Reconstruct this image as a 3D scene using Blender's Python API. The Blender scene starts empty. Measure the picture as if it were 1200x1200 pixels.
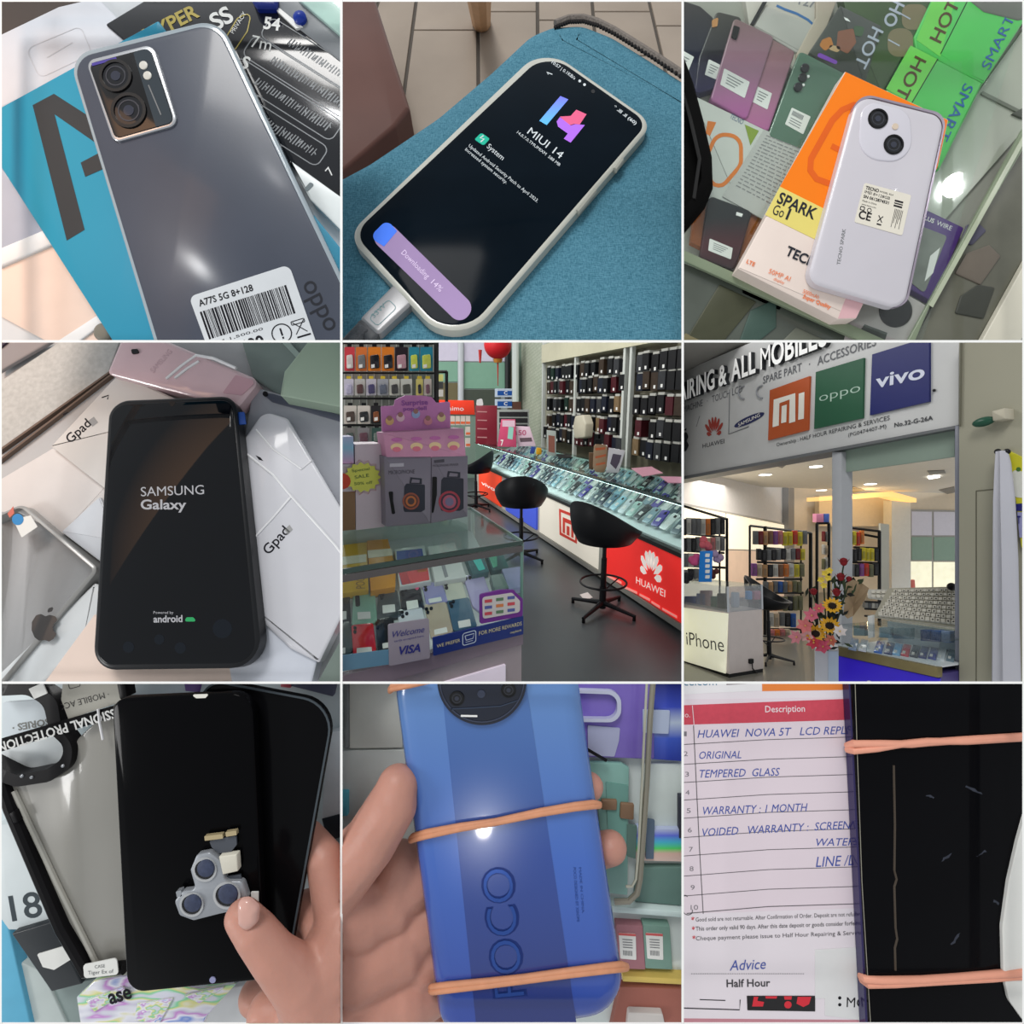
import bpy, bmesh, math, random
from mathutils import Vector, Matrix, noise
random.seed(7)
SC = bpy.context.scene
COL = SC.collection
FPX = 600.0                      # focal length in pixels of a 1200 px frame: a 90 degree lens
# ---------------------------------------------------------------- camera, world, light, exposure
cam_d = bpy.data.cameras.new('camera'); cam_d.sensor_width = 36; cam_d.lens = 18; cam_d.clip_start = .05
cam = bpy.data.objects.new('camera', cam_d); COL.objects.link(cam)
cam.rotation_euler = (math.pi/2, 0, 0)
SC.camera = cam
SC.view_settings.view_transform = 'Standard'; SC.view_settings.look = 'None'
SC.view_settings.gamma = 1; SC.view_settings.use_curve_mapping = False
SC.view_settings.exposure = 0.0
w = bpy.data.worlds.new('world'); SC.world = w; w.use_nodes = True
w.node_tree.nodes['Background'].inputs[0].default_value = (.95, .98, 1, 1)
w.node_tree.nodes['Background'].inputs[1].default_value = .6
def area(name, loc, target, size, power, col=(1, 1, 1), shape='SQUARE', sy=None):
    l = bpy.data.lights.new(name, 'AREA'); l.energy = power; l.size = size; l.color = col; l.shape = shape
    if sy: l.size_y = sy
    o = bpy.data.objects.new(name, l); COL.objects.link(o); o.location = loc
    o.rotation_euler = (Vector(target)-Vector(loc)).to_track_quat('-Z', 'Y').to_euler(); return o
def lamp(name, loc, r, power, col=(1, 1, 1)):
    l = bpy.data.lights.new(name, 'POINT'); l.energy = power; l.shadow_soft_size = r; l.color = col
    o = bpy.data.objects.new(name, l); COL.objects.link(o); o.location = loc; return o
area('ceiling_panel_light', (-3.5, -8, 13), (0, 1.7, 0), 5, 1450, (1, .985, .96))  # added key light, high up behind the camera
area('ceiling_panel_light', (-16, -8, -4.5), (0, 1.7, 0), 4, 900, (1, .99, .98))  # added fill light from the lower left, out of view
# ---------------------------------------------------------------- materials (all node based)
def lin(c):
    c = c/255.0
    return c/12.92 if c <= .04045 else ((c+.055)/1.055)**2.4
def rgb(c): return (lin(c[0]), lin(c[1]), lin(c[2]), 1)
_mats = {}
def mat(name, c, rough=.5, metal=0, spec=.3, coat=0, var=.06, vs=12, bump=0, bs=60, emit=0, coatr=.05, alpha=None, tc='Object'):
    if name in _mats: return _mats[name]
    m = bpy.data.materials.new(name); m.use_nodes = True; nt = m.node_tree; N = nt.nodes; L = nt.links
    b = N['Principled BSDF']; b.inputs['Roughness'].default_value = rough; b.inputs['Metallic'].default_value = metal
    b.inputs['Specular IOR Level'].default_value = spec
    b.inputs['Coat Weight'].default_value = coat; b.inputs['Coat Roughness'].default_value = coatr
    co = N.new('ShaderNodeTexCoord')
    nz = N.new('ShaderNodeTexNoise'); nz.inputs['Scale'].default_value = vs; nz.inputs['Detail'].default_value = 4
    L.new(co.outputs[tc], nz.inputs['Vector'])
    mx = N.new('ShaderNodeMix'); mx.data_type = 'RGBA'
    r = rgb(c); k1 = 1-var; k2 = 1+var
    mx.inputs[6].default_value = (r[0]*k1, r[1]*k1, r[2]*k1, 1); mx.inputs[7].default_value = (min(r[0]*k2, 1), min(r[1]*k2, 1), min(r[2]*k2, 1), 1)
    L.new(nz.outputs[0], mx.inputs[0]); L.new(mx.outputs[2], b.inputs['Base Color'])
    if emit:
        L.new(mx.outputs[2], b.inputs['Emission Color']); b.inputs['Emission Strength'].default_value = emit
    if bump:
        n2 = N.new('ShaderNodeTexNoise'); n2.inputs['Scale'].default_value = bs; n2.inputs['Detail'].default_value = 3
        bp = N.new('ShaderNodeBump'); bp.inputs['Strength'].default_value = bump; bp.inputs['Distance'].default_value = .01
        L.new(co.outputs[tc], n2.inputs['Vector']); L.new(n2.outputs[0], bp.inputs['Height']); L.new(bp.outputs[0], b.inputs['Normal'])
    _mats[name] = m; return m
def ramp(name, stops, axis='Z', span=(0, 1), rough=.3, coat=0, spec=.3, emit=0, loc=None, rot=0, noisy=0):
    """a colour gradient that runs across an object: stops = [(pos, colour)], along a generated axis"""
    if name in _mats: return _mats[name]
    m = bpy.data.materials.new(name); m.use_nodes = True; nt = m.node_tree; N = nt.nodes; L = nt.links
    b = N['Principled BSDF']; b.inputs['Roughness'].default_value = rough; b.inputs['Specular IOR Level'].default_value = spec
    b.inputs['Coat Weight'].default_value = coat; b.inputs['Coat Roughness'].default_value = .05
    co = N.new('ShaderNodeTexCoord'); mp = N.new('ShaderNodeMapping'); mp.inputs['Rotation'].default_value = (0, rot, 0)
    L.new(co.outputs['Generated'], mp.inputs[0]); sp = N.new('ShaderNodeSeparateXYZ'); L.new(mp.outputs[0], sp.inputs[0])
    cr = N.new('ShaderNodeValToRGB'); e = cr.color_ramp.elements
    while len(e) > 1: e.remove(e[0])
    e[0].position = stops[0][0]; e[0].color = rgb(stops[0][1])
    for p, c in stops[1:]:
        q = e.new(p); q.color = rgb(c)
    src = sp.outputs[axis]
    if noisy:
        nz = N.new('ShaderNodeTexNoise'); nz.inputs['Scale'].default_value = noisy; L.new(co.outputs['Generated'], nz.inputs['Vector'])
        src = nz.outputs[0]
    L.new(src, cr.inputs[0]); L.new(cr.outputs[0], b.inputs['Base Color'])
    if emit: L.new(cr.outputs[0], b.inputs['Emission Color']); b.inputs['Emission Strength'].default_value = emit
    _mats[name] = m; return m
def glassmat(name, c=(200, 230, 220), refl=.06, tint=.92, rough=.02):
    if name in _mats: return _mats[name]
    m = bpy.data.materials.new(name); m.use_nodes = True; nt = m.node_tree; N = nt.nodes; L = nt.links
    N.remove(N['Principled BSDF'])
    t = N.new('ShaderNodeBsdfTransparent'); r = rgb(c); t.inputs[0].default_value = (r[0]*.3+tint*.7, r[1]*.3+tint*.7, r[2]*.3+tint*.7, 1)
    g = N.new('ShaderNodeBsdfGlossy'); g.inputs['Roughness'].default_value = rough
    mx = N.new('ShaderNodeMixShader'); mx.inputs[0].default_value = refl
    L.new(t.outputs[0], mx.inputs[1]); L.new(g.outputs[0], mx.inputs[2]); L.new(mx.outputs[0], N['Material Output'].inputs[0])
    _mats[name] = m; return m
# ---------------------------------------------------------------- planes: flat working surfaces standing in the scene
OX = OY = 0.0
CLIP = []
def use_bay(col, row):
    """one of the nine bays of the display; keeps everything built next inside its partitions"""
    global OX, OY, CLIP
    OX, OY = col*400.0, row*400.0
    u0, u1, v0, v1 = OX+1-600, OX+399-600, 600-OY-1, 600-OY-399
    CLIP = [Vector((FPX, -u0, 0)), Vector((-FPX, u1, 0)), Vector((0, v0, -FPX)), Vector((0, -v1, FPX))]   # inside: n.p >= 0
def ray(x, y): return Vector((OX+x/3.0-600, FPX, 600-(OY+y/3.0)))/FPX
class Pl:
    def __init__(s, O, S, N):
        s.O = Vector(O); s.N = Vector(N).normalized(); s.S = Vector(S); s.S = (s.S-s.N*s.S.dot(s.N)).normalized()
        s.D = s.N.cross(s.S).normalized()          # 'down'
        s.D = s.S.cross(s.N)*1.0
        if s.D.z > 0 and abs(s.N.z) < .9: s.D = -s.D
        if abs(s.N.z) >= .9 and s.D.y > 0: s.D = -s.D
        s.k = s.O.y/FPX/3.0; s.hs = 1.0
    def px(s, x, y, h=0):
        h = h*s.hs
        r = ray(x, y); t = (s.O+s.N*h).dot(s.N)/r.dot(s.N); p = r*t-s.O
        return (p.dot(s.S), p.dot(s.D))
    def w(s, a, b, h=0): return s.O+s.S*a+s.D*b+s.N*(h*s.hs)
    def pw(s, x, y, h=0): return s.w(*s.px(x, y, h), h)
def board(Y=1.7, tilt=0, cx=600, cy=600, yaw=0, hs=.5):
    t = math.radians(tilt); ya = math.radians(yaw)
    n = Vector((math.sin(ya)*math.cos(t), -math.cos(t)*math.cos(ya), math.sin(t))); O = ray(cx, cy)*Y
    q = Pl(O, (math.cos(ya), math.sin(ya), 0), n); q.hs = hs; return q
def area2(p): return sum(p[i][0]*p[(i+1) % len(p)][1]-p[(i+1) % len(p)][0]*p[i][1] for i in range(len(p)))/2
def fillet(p, r, n=5):
    if not isinstance(r, (list, tuple)): r = [r]*len(p)
    out = []
    for i in range(len(p)):
        a, b, c = Vector(p[i-1]), Vector(p[i]), Vector(p[(i+1) % len(p)])
        u, v = (a-b), (c-b); lu, lv = u.length, v.length; u.normalize(); v.normalize()
        ang = math.acos(max(-1, min(1, u.dot(v)))); rr = r[i]
        if rr <= 0 or ang > 3.1: out.append((b.x, b.y)); continue
        t = min(rr/math.tan(ang/2), lu*.48, lv*.48); rr = t*math.tan(ang/2)
        q0, q1 = b+u*t, b+v*t; cc = b+(u+v).normalized()*(rr/math.sin(ang/2))
        a0 = math.atan2(q0.y-cc.y, q0.x-cc.x); a1 = math.atan2(q1.y-cc.y, q1.x-cc.x); da = (a1-a0+math.pi) % (2*math.pi)-math.pi
        for k in range(n+1):
            A = a0+da*k/n; out.append((cc.x+rr*math.cos(A), cc.y+rr*math.sin(A)))
    return out
def inset(p, d):
    s = 1 if area2(p) > 0 else -1; out = []
    for i in range(len(p)):
        a, b, c = Vector(p[i-1]), Vector(p[i]), Vector(p[(i+1) % len(p)])
        e1, e2 = (b-a), (c-b)
        if e1.length < 1e-9: e1 = e2
        if e2.length < 1e-9: e2 = e1
        n1 = Vector((-e1.y, e1.x)).normalized()*s; n2 = Vector((-e2.y, e2.x)).normalized()*s
        n = (n1+n2); n = n.normalized() if n.length > 1e-6 else n1
        k = d/max(.5, n.dot(n1)); out.append((b.x+n.x*k, b.y+n.y*k))
    return out
def circle(cx, cy, r, n=24, ry=None):
    return [(cx+r*math.cos(2*math.pi*i/n), cy+(ry or r)*math.sin(2*math.pi*i/n)) for i in range(n)]
def rrect(a, b, w_, h_, r, n=4): return fillet([(a, b), (a+w_, b), (a+w_, b+h_), (a, b+h_)], r, n)
# ---------------------------------------------------------------- frames: a rectangle w x h laid on four points of a plane
class Fr:
    def __init__(s, pl, q, w_, h_, H=0, local=False):
        s.pl, s.H = pl, H
        Q = q if local else [pl.px(x, y, H) for x, y in q]
        (x0, y0), (x1, y1), (x2, y2), (x3, y3) = Q
        sx, sy = x0-x1+x2-x3, y0-y1+y2-y3; dx1, dy1, dx2, dy2 = x1-x2, y1-y2, x3-x2, y3-y2
        den = dx1*dy2-dx2*dy1
        g = (sx*dy2-dx2*sy)/den; h = (dx1*sy-sx*dy1)/den
        s.c = (x1-x0+g*x1, x3-x0+h*x3, x0, y1-y0+g*y1, y3-y0+h*y3, y0, g, h); s.W, s.Hh = w_, h_
        s.u = (Vector(Q[1])-Vector(Q[0])).length/w_
    def m(s, a, b):
        a, b = a/s.W, b/s.Hh; c = s.c; d = c[6]*a+c[7]*b+1
        return ((c[0]*a+c[1]*b+c[2])/d, (c[3]*a+c[4]*b+c[5])/d)
    def P(s, pts): return [s.m(*p) for p in pts]
_txt = {}
def textmesh(t, bold=0, shear=0):
    bold = 0 if set(t) & set('MWmw') else min(bold, .025); k = (t, bold, shear)
    if k not in _txt:
        c = bpy.data.curves.new('t', 'FONT'); c.body = t; c.size = 1; c.resolution_u = 4 if len(t) < 8 else 2; c.offset = bold; c.shear = shear; c.fill_mode = 'FRONT' if hasattr(c, 'fill_mode') else 'BOTH'
        o = bpy.data.objects.new('t', c); me = o.to_mesh()
        V = [(v.co.x, -v.co.y) for v in me.vertices]; Fc = [tuple(p.vertices) for p in me.polygons]
        o.to_mesh_clear(); bpy.data.objects.remove(o); bpy.data.curves.remove(c)
        if V:
            x0 = min(v[0] for v in V); x1 = max(v[0] for v in V)
            V = [(v[0]-x0, v[1]) for v in V]; wd = x1-x0
        else: wd = 0
        _txt[k] = (V, Fc, wd)
    return _txt[k]
# ---------------------------------------------------------------- mesh builder
def resample(P, n):
    L = [0]
    for i in range(len(P)): L.append(L[-1]+(Vector(P[(i+1) % len(P)])-Vector(P[i])).length)
    out = []; j = 0
    for k in range(n):
        t = L[-1]*k/n
        while L[j+1] < t: j += 1
        f = (t-L[j])/max(1e-9, L[j+1]-L[j]); a, b = Vector(P[j]), Vector(P[(j+1) % len(P)]); q = a.lerp(b, f); out.append((q.x, q.y))
    return out
class MB:
    def __init__(s): s.v = []; s.f = []; s.mi = []; s.m = 0
    def add(s, V, Fc):
        o = len(s.v); s.v += [Vector(p) for p in V]
        for f in Fc: s.f.append(tuple(i+o for i in f)); s.mi.append(s.m)
        return s
    def solid(s, pl, pts, h0, h1, bev=0, back=True):
        n = len(pts); rings = [(pts, h0)]
        if bev: rings += [(pts, h1-bev), (inset(pts, bev*.35), h1-bev*.35), (inset(pts, bev), h1)]
        else: rings += [(pts, h1)]
        V = [pl.w(a, b, h) for P, h in rings for a, b in P]; Fc = []
        for k in range(len(rings)-1):
            for i in range(n):
                j = (i+1) % n; Fc.append((k*n+i, k*n+j, (k+1)*n+j, (k+1)*n+i))
        Fc.append(tuple((len(rings)-1)*n+i for i in range(n)))
        if back: Fc.append(tuple(reversed(range(n))))
        return s.add(V, Fc)
    def ring(s, pl, outer, inner, h0, h1):
        if len(outer) != len(inner): outer, inner = resample(outer, 72), resample(inner, 72)
        n = len(outer); V = [pl.w(a, b, h) for P, h in ((outer, h0), (outer, h1), (inner, h1), (inner, h0)) for a, b in P]; Fc = []
        for k in range(4):
            for i in range(n):
                j = (i+1) % n; k2 = (k+1) % 4; Fc.append((k*n+i, k*n+j, k2*n+j, k2*n+i))
        return s.add(V, Fc)
    def text(s, fr, t, a, b, size, ang=0, H=.001, sx=1, bold=0, shear=0, align='L', mirror=False, fit=None):
        """baseline starts at (a,b) in the frame, running at ang degrees (clockwise)"""
        V, Fc, wd = textmesh(t, bold, shear)
        if fit: sx = fit/(wd*size)
        off = {'L': 0, 'C': -wd/2, 'R': -wd}[align]; ca, sa = math.cos(math.radians(ang)), math.sin(math.radians(ang)); W = []
        for x, y in V:
            x = (x+off)*size*sx; y = y*size*(-1 if mirror else 1)
            q = fr.m(a+x*ca-y*sa, b+x*sa+y*ca); W.append(fr.pl.w(q[0], q[1], fr.H+H))
        return s.add(W, Fc)
    def fsolid(s, fr, pts, H0, H1, bev=0): return s.solid(fr.pl, fr.P(pts), fr.H+H0, fr.H+H1, bev)
    def frect(s, fr, a, b, w_, h_, H=.001, r=0): return s.flat(fr, rrect(a, b, w_, h_, r) if r else [(a, b), (a+w_, b), (a+w_, b+h_), (a, b+h_)], H)
    def flat(s, fr, pts, H=.001):
        P = fr.P(pts); V = [fr.pl.w(x, y, fr.H+H) for x, y in P]; return s.add(V, [tuple(range(len(V)))])
    def stroke(s, fr, pts, wd, H=.001, closed=False):
        n = len(pts); L, R = [], []
        for i in range(n):
            a = Vector(pts[i-1] if (i or closed) else pts[i]); c = Vector(pts[(i+1) % n] if (i < n-1 or closed) else pts[i]); d = (c-a)
            d = d.normalized() if d.length > 1e-9 else Vector((1, 0)); q = Vector((-d.y, d.x))*wd/2; p = Vector(pts[i])
            L.append(p+q); R.append(p-q)
        V = [fr.pl.w(*fr.m(*p), fr.H+H) for p in L+R]
        return s.add(V, [(i, (i+1) % n, n+(i+1) % n, n+i) for i in range(n if closed else n-1)])
    def box8(s, c): return s.add(c, [(0, 1, 2, 3), (7, 6, 5, 4), (0, 4, 5, 1), (1, 5, 6, 2), (2, 6, 7, 3), (3, 7, 4, 0)])
    def tube(s, pts, rads, n=8, flatz=1, upv=None):
        """a tapered tube through world points with rounded ends"""
        pts = [Vector(p) for p in pts]
        if not isinstance(rads, (list, tuple)): rads = [rads]*len(pts)
        V = []; Fc = []; m = len(pts); prev = None
        for i in range(m):
            d = (pts[min(i+1, m-1)]-pts[max(i-1, 0)]).normalized()
            if prev is None:
                a = Vector(upv) if upv else Vector((0, 0, 1))
                if abs(a.dot(d)) > .95: a = Vector((1, 0, 0))
            else: a = prev
            a = (a-d*a.dot(d)).normalized(); b = d.cross(a); prev = a
            for k in range(n):
                t = 2*math.pi*k/n; V.append(pts[i]+(a*math.cos(t)*flatz+b*math.sin(t))*rads[i])
        for i in range(m-1):
            for k in range(n):
                j = (k+1) % n; Fc.append((i*n+k, i*n+j, (i+1)*n+j, (i+1)*n+k))
        Fc.append(tuple(reversed(range(n)))); Fc.append(tuple((m-1)*n+k for k in range(n)))
        return s.add(V, Fc)
    def ball(s, c, rx, ry=None, rz=None, axes=None, nu=12, nv=8):
        ry = ry or rx; rz = rz or rx; c = Vector(c); X, Y, Z = axes or (Vector((1, 0, 0)), Vector((0, 1, 0)), Vector((0, 0, 1)))
        V = [c+Z*rz]; Fc = []
        for i in range(1, nv):
            t = math.pi*i/nv
            for k in range(nu):
                p = 2*math.pi*k/nu; V.append(c+X*rx*math.sin(t)*math.cos(p)+Y*ry*math.sin(t)*math.sin(p)+Z*rz*math.cos(t))
        V.append(c-Z*rz); e = len(V)-1
        for k in range(nu):
            j = (k+1) % nu; Fc.append((0, 1+k, 1+j)); Fc.append((e, 1+(nv-2)*nu+j, 1+(nv-2)*nu+k))
            for i in range(nv-2): Fc.append((1+i*nu+k, 1+(i+1)*nu+k, 1+(i+1)*nu+j, 1+i*nu+j))
        return s.add(V, Fc)
    def loft(s, rings, caps=True):
        n = len(rings[0]); V = [p for r in rings for p in r]; Fc = []
        for k in range(len(rings)-1):
            for i in range(n):
                j = (i+1) % n; Fc.append((k*n+i, k*n+j, (k+1)*n+j, (k+1)*n+i))
        if caps: Fc += [tuple(reversed(range(n))), tuple((len(rings)-1)*n+i for i in range(n))]
        return s.add(V, Fc)
def make(name, mb, mats, parent=None, clip=True, smooth=35, loc=None):
    """link what a builder holds as ONE mesh object (cut along the bay's partitions)"""
    if not mb.f: return None
    if not isinstance(mats, (list, tuple)): mats = [mats]
    planes = [n for n in CLIP if any(n.dot(v) < -1e-6 for v in mb.v)] if clip else []
    bm = bmesh.new(); vs = [bm.verts.new(v) for v in mb.v]
    for f, mi in zip(mb.f, mb.mi):
        if len(set(f)) < 3: continue
        try: fc = bm.faces.new([vs[i] for i in f]); fc.material_index = mi
        except ValueError: pass
    for n in planes:
        bmesh.ops.bisect_plane(bm, geom=bm.verts[:]+bm.edges[:]+bm.faces[:], plane_co=(0, 0, 0), plane_no=-n, clear_outer=True)
        ed = [e for e in bm.edges if e.is_boundary and abs(n.normalized().dot(e.verts[0].co)) < 1e-5 and abs(n.normalized().dot(e.verts[1].co)) < 1e-5]
        if ed and len(bm.faces) > 4:
            try: bmesh.ops.holes_fill(bm, edges=ed, sides=0)
            except Exception: pass
    if not bm.faces: bm.free(); return None
    loose = [v for v in bm.verts if not v.link_faces]
    if loose: bmesh.ops.delete(bm, geom=loose, context='VERTS')
    bmesh.ops.recalc_face_normals(bm, faces=bm.faces)
    th = parent if isinstance(parent, Th) else None
    xs = [v.co for v in bm.verts]
    cen = Vector(((min(v.x for v in xs)+max(v.x for v in xs))/2, (min(v.y for v in xs)+max(v.y for v in xs))/2, min(v.z for v in xs)))
    if th:
        if th.o.get('_set') is None: th.o.location = cen; th.o['_set'] = 1
        off = th.o.location.copy()
    elif parent is not None: off = Vector(parent.get('_off', (0, 0, 0)))
    else: off = Vector(loc) if loc else cen
    bmesh.ops.translate(bm, verts=bm.verts, vec=-off)
    me = bpy.data.meshes.new(name); bm.to_mesh(me); bm.free()
    for m in mats: me.materials.append(m)
    if smooth:
        me.polygons.foreach_set('use_smooth', [True]*len(me.polygons)); me.set_sharp_from_angle(angle=math.radians(smooth))
    o = bpy.data.objects.new(name, me); COL.objects.link(o)
    if th: o.parent = th.o; o['_off'] = list(off)
    elif parent is not None: o.parent = parent; o['_off'] = list(off)
    else: o.location = off; o['_off'] = list(off)
    return o
class Th:
    def __init__(s, name, label, cat, group=None):
        s.o = bpy.data.objects.new(name, None); COL.objects.link(s.o); s.o.empty_display_size = .05
        s.o['label'] = label; s.o['category'] = cat
        if group: s.o['group'] = group
    def part(s, name, mb, mats, label=None, kind=None, **k):
        o = make(name, mb, mats, s, **k)
        if o is not None:
            if label: o['label'] = label
            if kind: o['kind'] = kind
        return o
def tag(o, label, cat, group=None, kind=None):
    if o is None: return o
    o['label'] = label; o['category'] = cat
    if group: o['group'] = group
    if kind: o['kind'] = kind
    return o
def struct(name, mb, mats, **k):
    o = make(name, mb, mats, **k)
    if o is not None: o['kind'] = 'structure'
    return o
def plate(pl, q, h0, h1, r=0, bev=0, n=5):
    P = [pl.px(x, y, h1) for x, y in q]
    rr = [x*pl.k for x in r] if isinstance(r, (list, tuple)) else r*pl.k
    return MB().solid(pl, fillet(P, rr, n) if r else P, h0, h1, bev)
def slab(name, label, cat, pl, q, h0, h1, m, r=0, bev=0, group=None, **k):
    """a thing that is one plain slab"""
    return tag(make(name, plate(pl, q, h0, h1, r, bev), m, **k), label, cat, group)
def copy_thing(root, loc, rot=None, label=None, name=None, mats=None):
    c = root.copy(); COL.objects.link(c); c.location = loc
    if rot is not None: c.rotation_euler = rot
    if label: c['label'] = label
    for ch in list(root.children):
        d = ch.copy(); COL.objects.link(d); d.parent = c
        for g in ch.children:
            e = g.copy(); COL.objects.link(e); e.parent = d
    return c
# ---------------------------------------------------------------- shared materials
WHITE = mat('white_card_and_glare', (232, 232, 230), .45); INK = mat('black_ink', (28, 28, 34), .5, spec=.1); BLK = mat('black_plastic', (14, 14, 16), .35, spec=.2)
GLS = mat('black_glass', (7, 8, 11), .08, spec=.12); LENS = mat('lens_glass', (10, 11, 18), .05, spec=.5); SILV = mat('silver_metal', (190, 193, 198), .25, metal=.7)
GREYINK = mat('grey_ink', (120, 122, 124), .6); STK = mat('sticker_white', (222, 222, 218), .5); GLASS = glassmat('clear_glass'); DKM = mat('black_metal', (16, 16, 18), .4, spec=.3)
def lens(th, fr, a, b, r, H, name='camera_lens', rim=None):
    """a phone camera lens: rim ring, recessed glass and pupil"""
    m = MB(); m.m = 0
    m.ring(fr.pl, fr.P(circle(a, b, r, 28)), fr.P(circle(a, b, r*.82, 28)), fr.H+H, fr.H+H+r*fr.u*.16)
    m.m = 1; m.solid(fr.pl, fr.P(circle(a, b, r*.83, 24)), fr.H+H, fr.H+H+r*fr.u*.06)
    m.m = 2; m.ring(fr.pl, fr.P(circle(a, b, r*.62, 24)), fr.P(circle(a, b, r*.55, 24)), fr.H+H, fr.H+H+r*fr.u*.09)
    m.m = 3; m.solid(fr.pl, fr.P(circle(a, b, r*.3, 16)), fr.H+H, fr.H+H+r*fr.u*.1)
    return th.part(name, m, [rim or DKM, LENS, mat('lens_ring', (60, 62, 70), .3), mat('lens_pupil', (40, 44, 60), .1, spec=.6)])
# ---------------------------------------------------------------- the white partitions between the nine bays
def partition(name, u0, u1, v0, v1, Y0, Y1):
    m = MB(); f = lambda u, v, Y: Vector(((u-600)/FPX*Y, Y, (600-v)/FPX*Y))
    m.box8([f(u0, v0, Y0), f(u1, v0, Y0), f(u1, v1, Y0), f(u0, v1, Y0), f(u0, v0, Y1), f(u1, v0, Y1), f(u1, v1, Y1), f(u0, v1, Y1)])
    o = make(name, m, mat('white_partition', (246, 246, 244), .6, emit=0), clip=False); o['kind'] = 'structure'
CLIP = []
n_ = 1
for c in range(4):
    for r in range(3):
        a = max(0, c*400-1.4)-(3 if c == 0 else 0); b = min(1200, c*400+1.4)+(3 if c == 3 else 0)
        if c == 0: b = 2
        if c == 3: a = 1198
        partition('trim_%d' % n_, a, b, r*400, r*400+400, 1.6, 18 if (r == 1 and c == 2) else 1.615); n_ += 1
for r in range(4):
    for c in range(3):
        a = r*400-1.4; b = r*400+1.4
        if r == 0: a, b = -3, 2
        if r == 3: a, b = 1198, 1203
        partition('trim_%d' % n_, c*400+1.5, c*400+398.5, a, b, 1.601, 1.615); n_ += 1

def skin_mat():
    m = mat('skin', (190, 138, 122), .45, spec=.35, var=.14, vs=9, bump=.12, bs=70)
    b = m.node_tree.nodes['Principled BSDF']; b.inputs['Subsurface Weight'].default_value = .12; b.inputs['Subsurface Radius'].default_value = (.02, .008, .004); b.inputs['Subsurface Scale'].default_value = .5
    return m
def skinned(mb, voxel=.007, sm=6):
    """fuse overlapping limbs into one continuous surface"""
    me = bpy.data.meshes.new('tmp'); me.from_pydata([tuple(v) for v in mb.v], [], mb.f); o = bpy.data.objects.new('tmp', me); COL.objects.link(o)
    bm = bmesh.new(); bm.from_mesh(me); bmesh.ops.recalc_face_normals(bm, faces=bm.faces); bm.to_mesh(me); bm.free()
    r = o.modifiers.new('r', 'REMESH'); r.mode = 'VOXEL'; r.voxel_size = voxel
    s = o.modifiers.new('s', 'SMOOTH'); s.iterations = sm; s.factor = .5
    ev = o.evaluated_get(bpy.context.evaluated_depsgraph_get()); m2 = ev.to_mesh()
    out = MB(); out.add([v.co.copy() for v in m2.vertices], [tuple(p.vertices) for p in m2.polygons]); ev.to_mesh_clear()
    bpy.data.objects.remove(o); return out
def limb(mb, pts, rads):
    """a soft tapered limb: a chain of balls joined by tubes"""
    for p, r in zip(pts, rads): mb.ball(p, r, nu=14, nv=10)
    for i in range(len(pts)-1): mb.tube([pts[i], pts[i+1]], [rads[i], rads[i+1]], 14)

class Room:
    """a level room seen by the camera: deep axis towards a vanishing point, eye height hc"""
    def __init__(s, vpx, hz, hc):
        s.U = Vector((0, hz-600, 600)).normalized()*1.0; s.U = Vector((0, -(600-hz), 600)).normalized()
        s.A = Vector((vpx-600, 600, 600-hz)).normalized(); s.R = s.A.cross(s.U).normalized(); s.hc = hc
    def P(s, x, y, z): return s.R*x+s.A*y+s.U*(z-s.hc)
    def Hz(s, z): return Pl(s.P(0, 3, z), s.R, s.U)
    def hit(s, x, y, z=0):
        p = s.Hz(z).pw(x, y); return (p.dot(s.R), p.dot(s.A))
    def Vx(s, x): return Pl(s.P(x, 3, 0), -s.A, -s.R)
    def Vy(s, y): return Pl(s.P(0, y, 0), s.R, -s.A)
    def along(s, p0, p1):
        """upright plane through two ground points, facing the camera"""
        a, b = s.P(p0[0], p0[1], 0), s.P(p1[0], p1[1], 0); d = (b-a).normalized(); n = d.cross(s.U)
        if n.dot(a) > 0: n = -n
        return Pl(a, d if d.x > 0 else -d, n)
    def face(s, x, y, z, yaw=0):
        """upright plane through pixel (x,y) at height z, its face turned to the camera by yaw"""
        g = s.hit(x, y, z); a = s.P(g[0], g[1], z); n = -a; n = n-s.U*n.dot(s.U); n.normalize(); n = Matrix.Rotation(math.radians(yaw), 3, s.U) @ n
        return Pl(a, s.U.cross(n)*(1 if s.U.cross(n).x > 0 else -1), n)
    def prism(s, m, pts, z0, z1):
        n = len(pts); V = [s.P(x, y, z) for z in (z0, z1) for x, y in pts]
        return m.add(V, [tuple(range(n-1, -1, -1)), tuple(range(n, 2*n))]+[(i, (i+1) % n, n+(i+1) % n, n+i) for i in range(n)])
    def box(s, m, x0, x1, y0, y1, z0, z1): return s.prism(m, [(x0, y0), (x1, y0), (x1, y1), (x0, y1)], z0, z1)
def ptext(m, pl, t, p0, p1, hpx, H=.002, bold=0, shear=0):
    a = pl.px(*p0, H); b = pl.px(*p1, H); c = pl.px(p0[0], p0[1]-hpx, H)
    cap = math.hypot(c[0]-a[0], c[1]-a[1])/.7; L = math.hypot(b[0]-a[0], b[1]-a[1]); ang = math.degrees(math.atan2(b[1]-a[1], b[0]-a[0]))
    fr = Fr(pl, [(0, 0), (1, 0), (1, 1), (0, 1)], 1, 1, 0, local=True)
    return m.text(fr, t, a[0], a[1], cap, ang, H, bold=bold, shear=shear, fit=L)
def pflat(m, pl, q, H=.002): return m.add([pl.pw(x, y, H) for x, y in q], [tuple(range(len(q)))])
def frame_of(pl, q, w_, h_, H): return Fr(pl, q, w_, h_, H)
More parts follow.
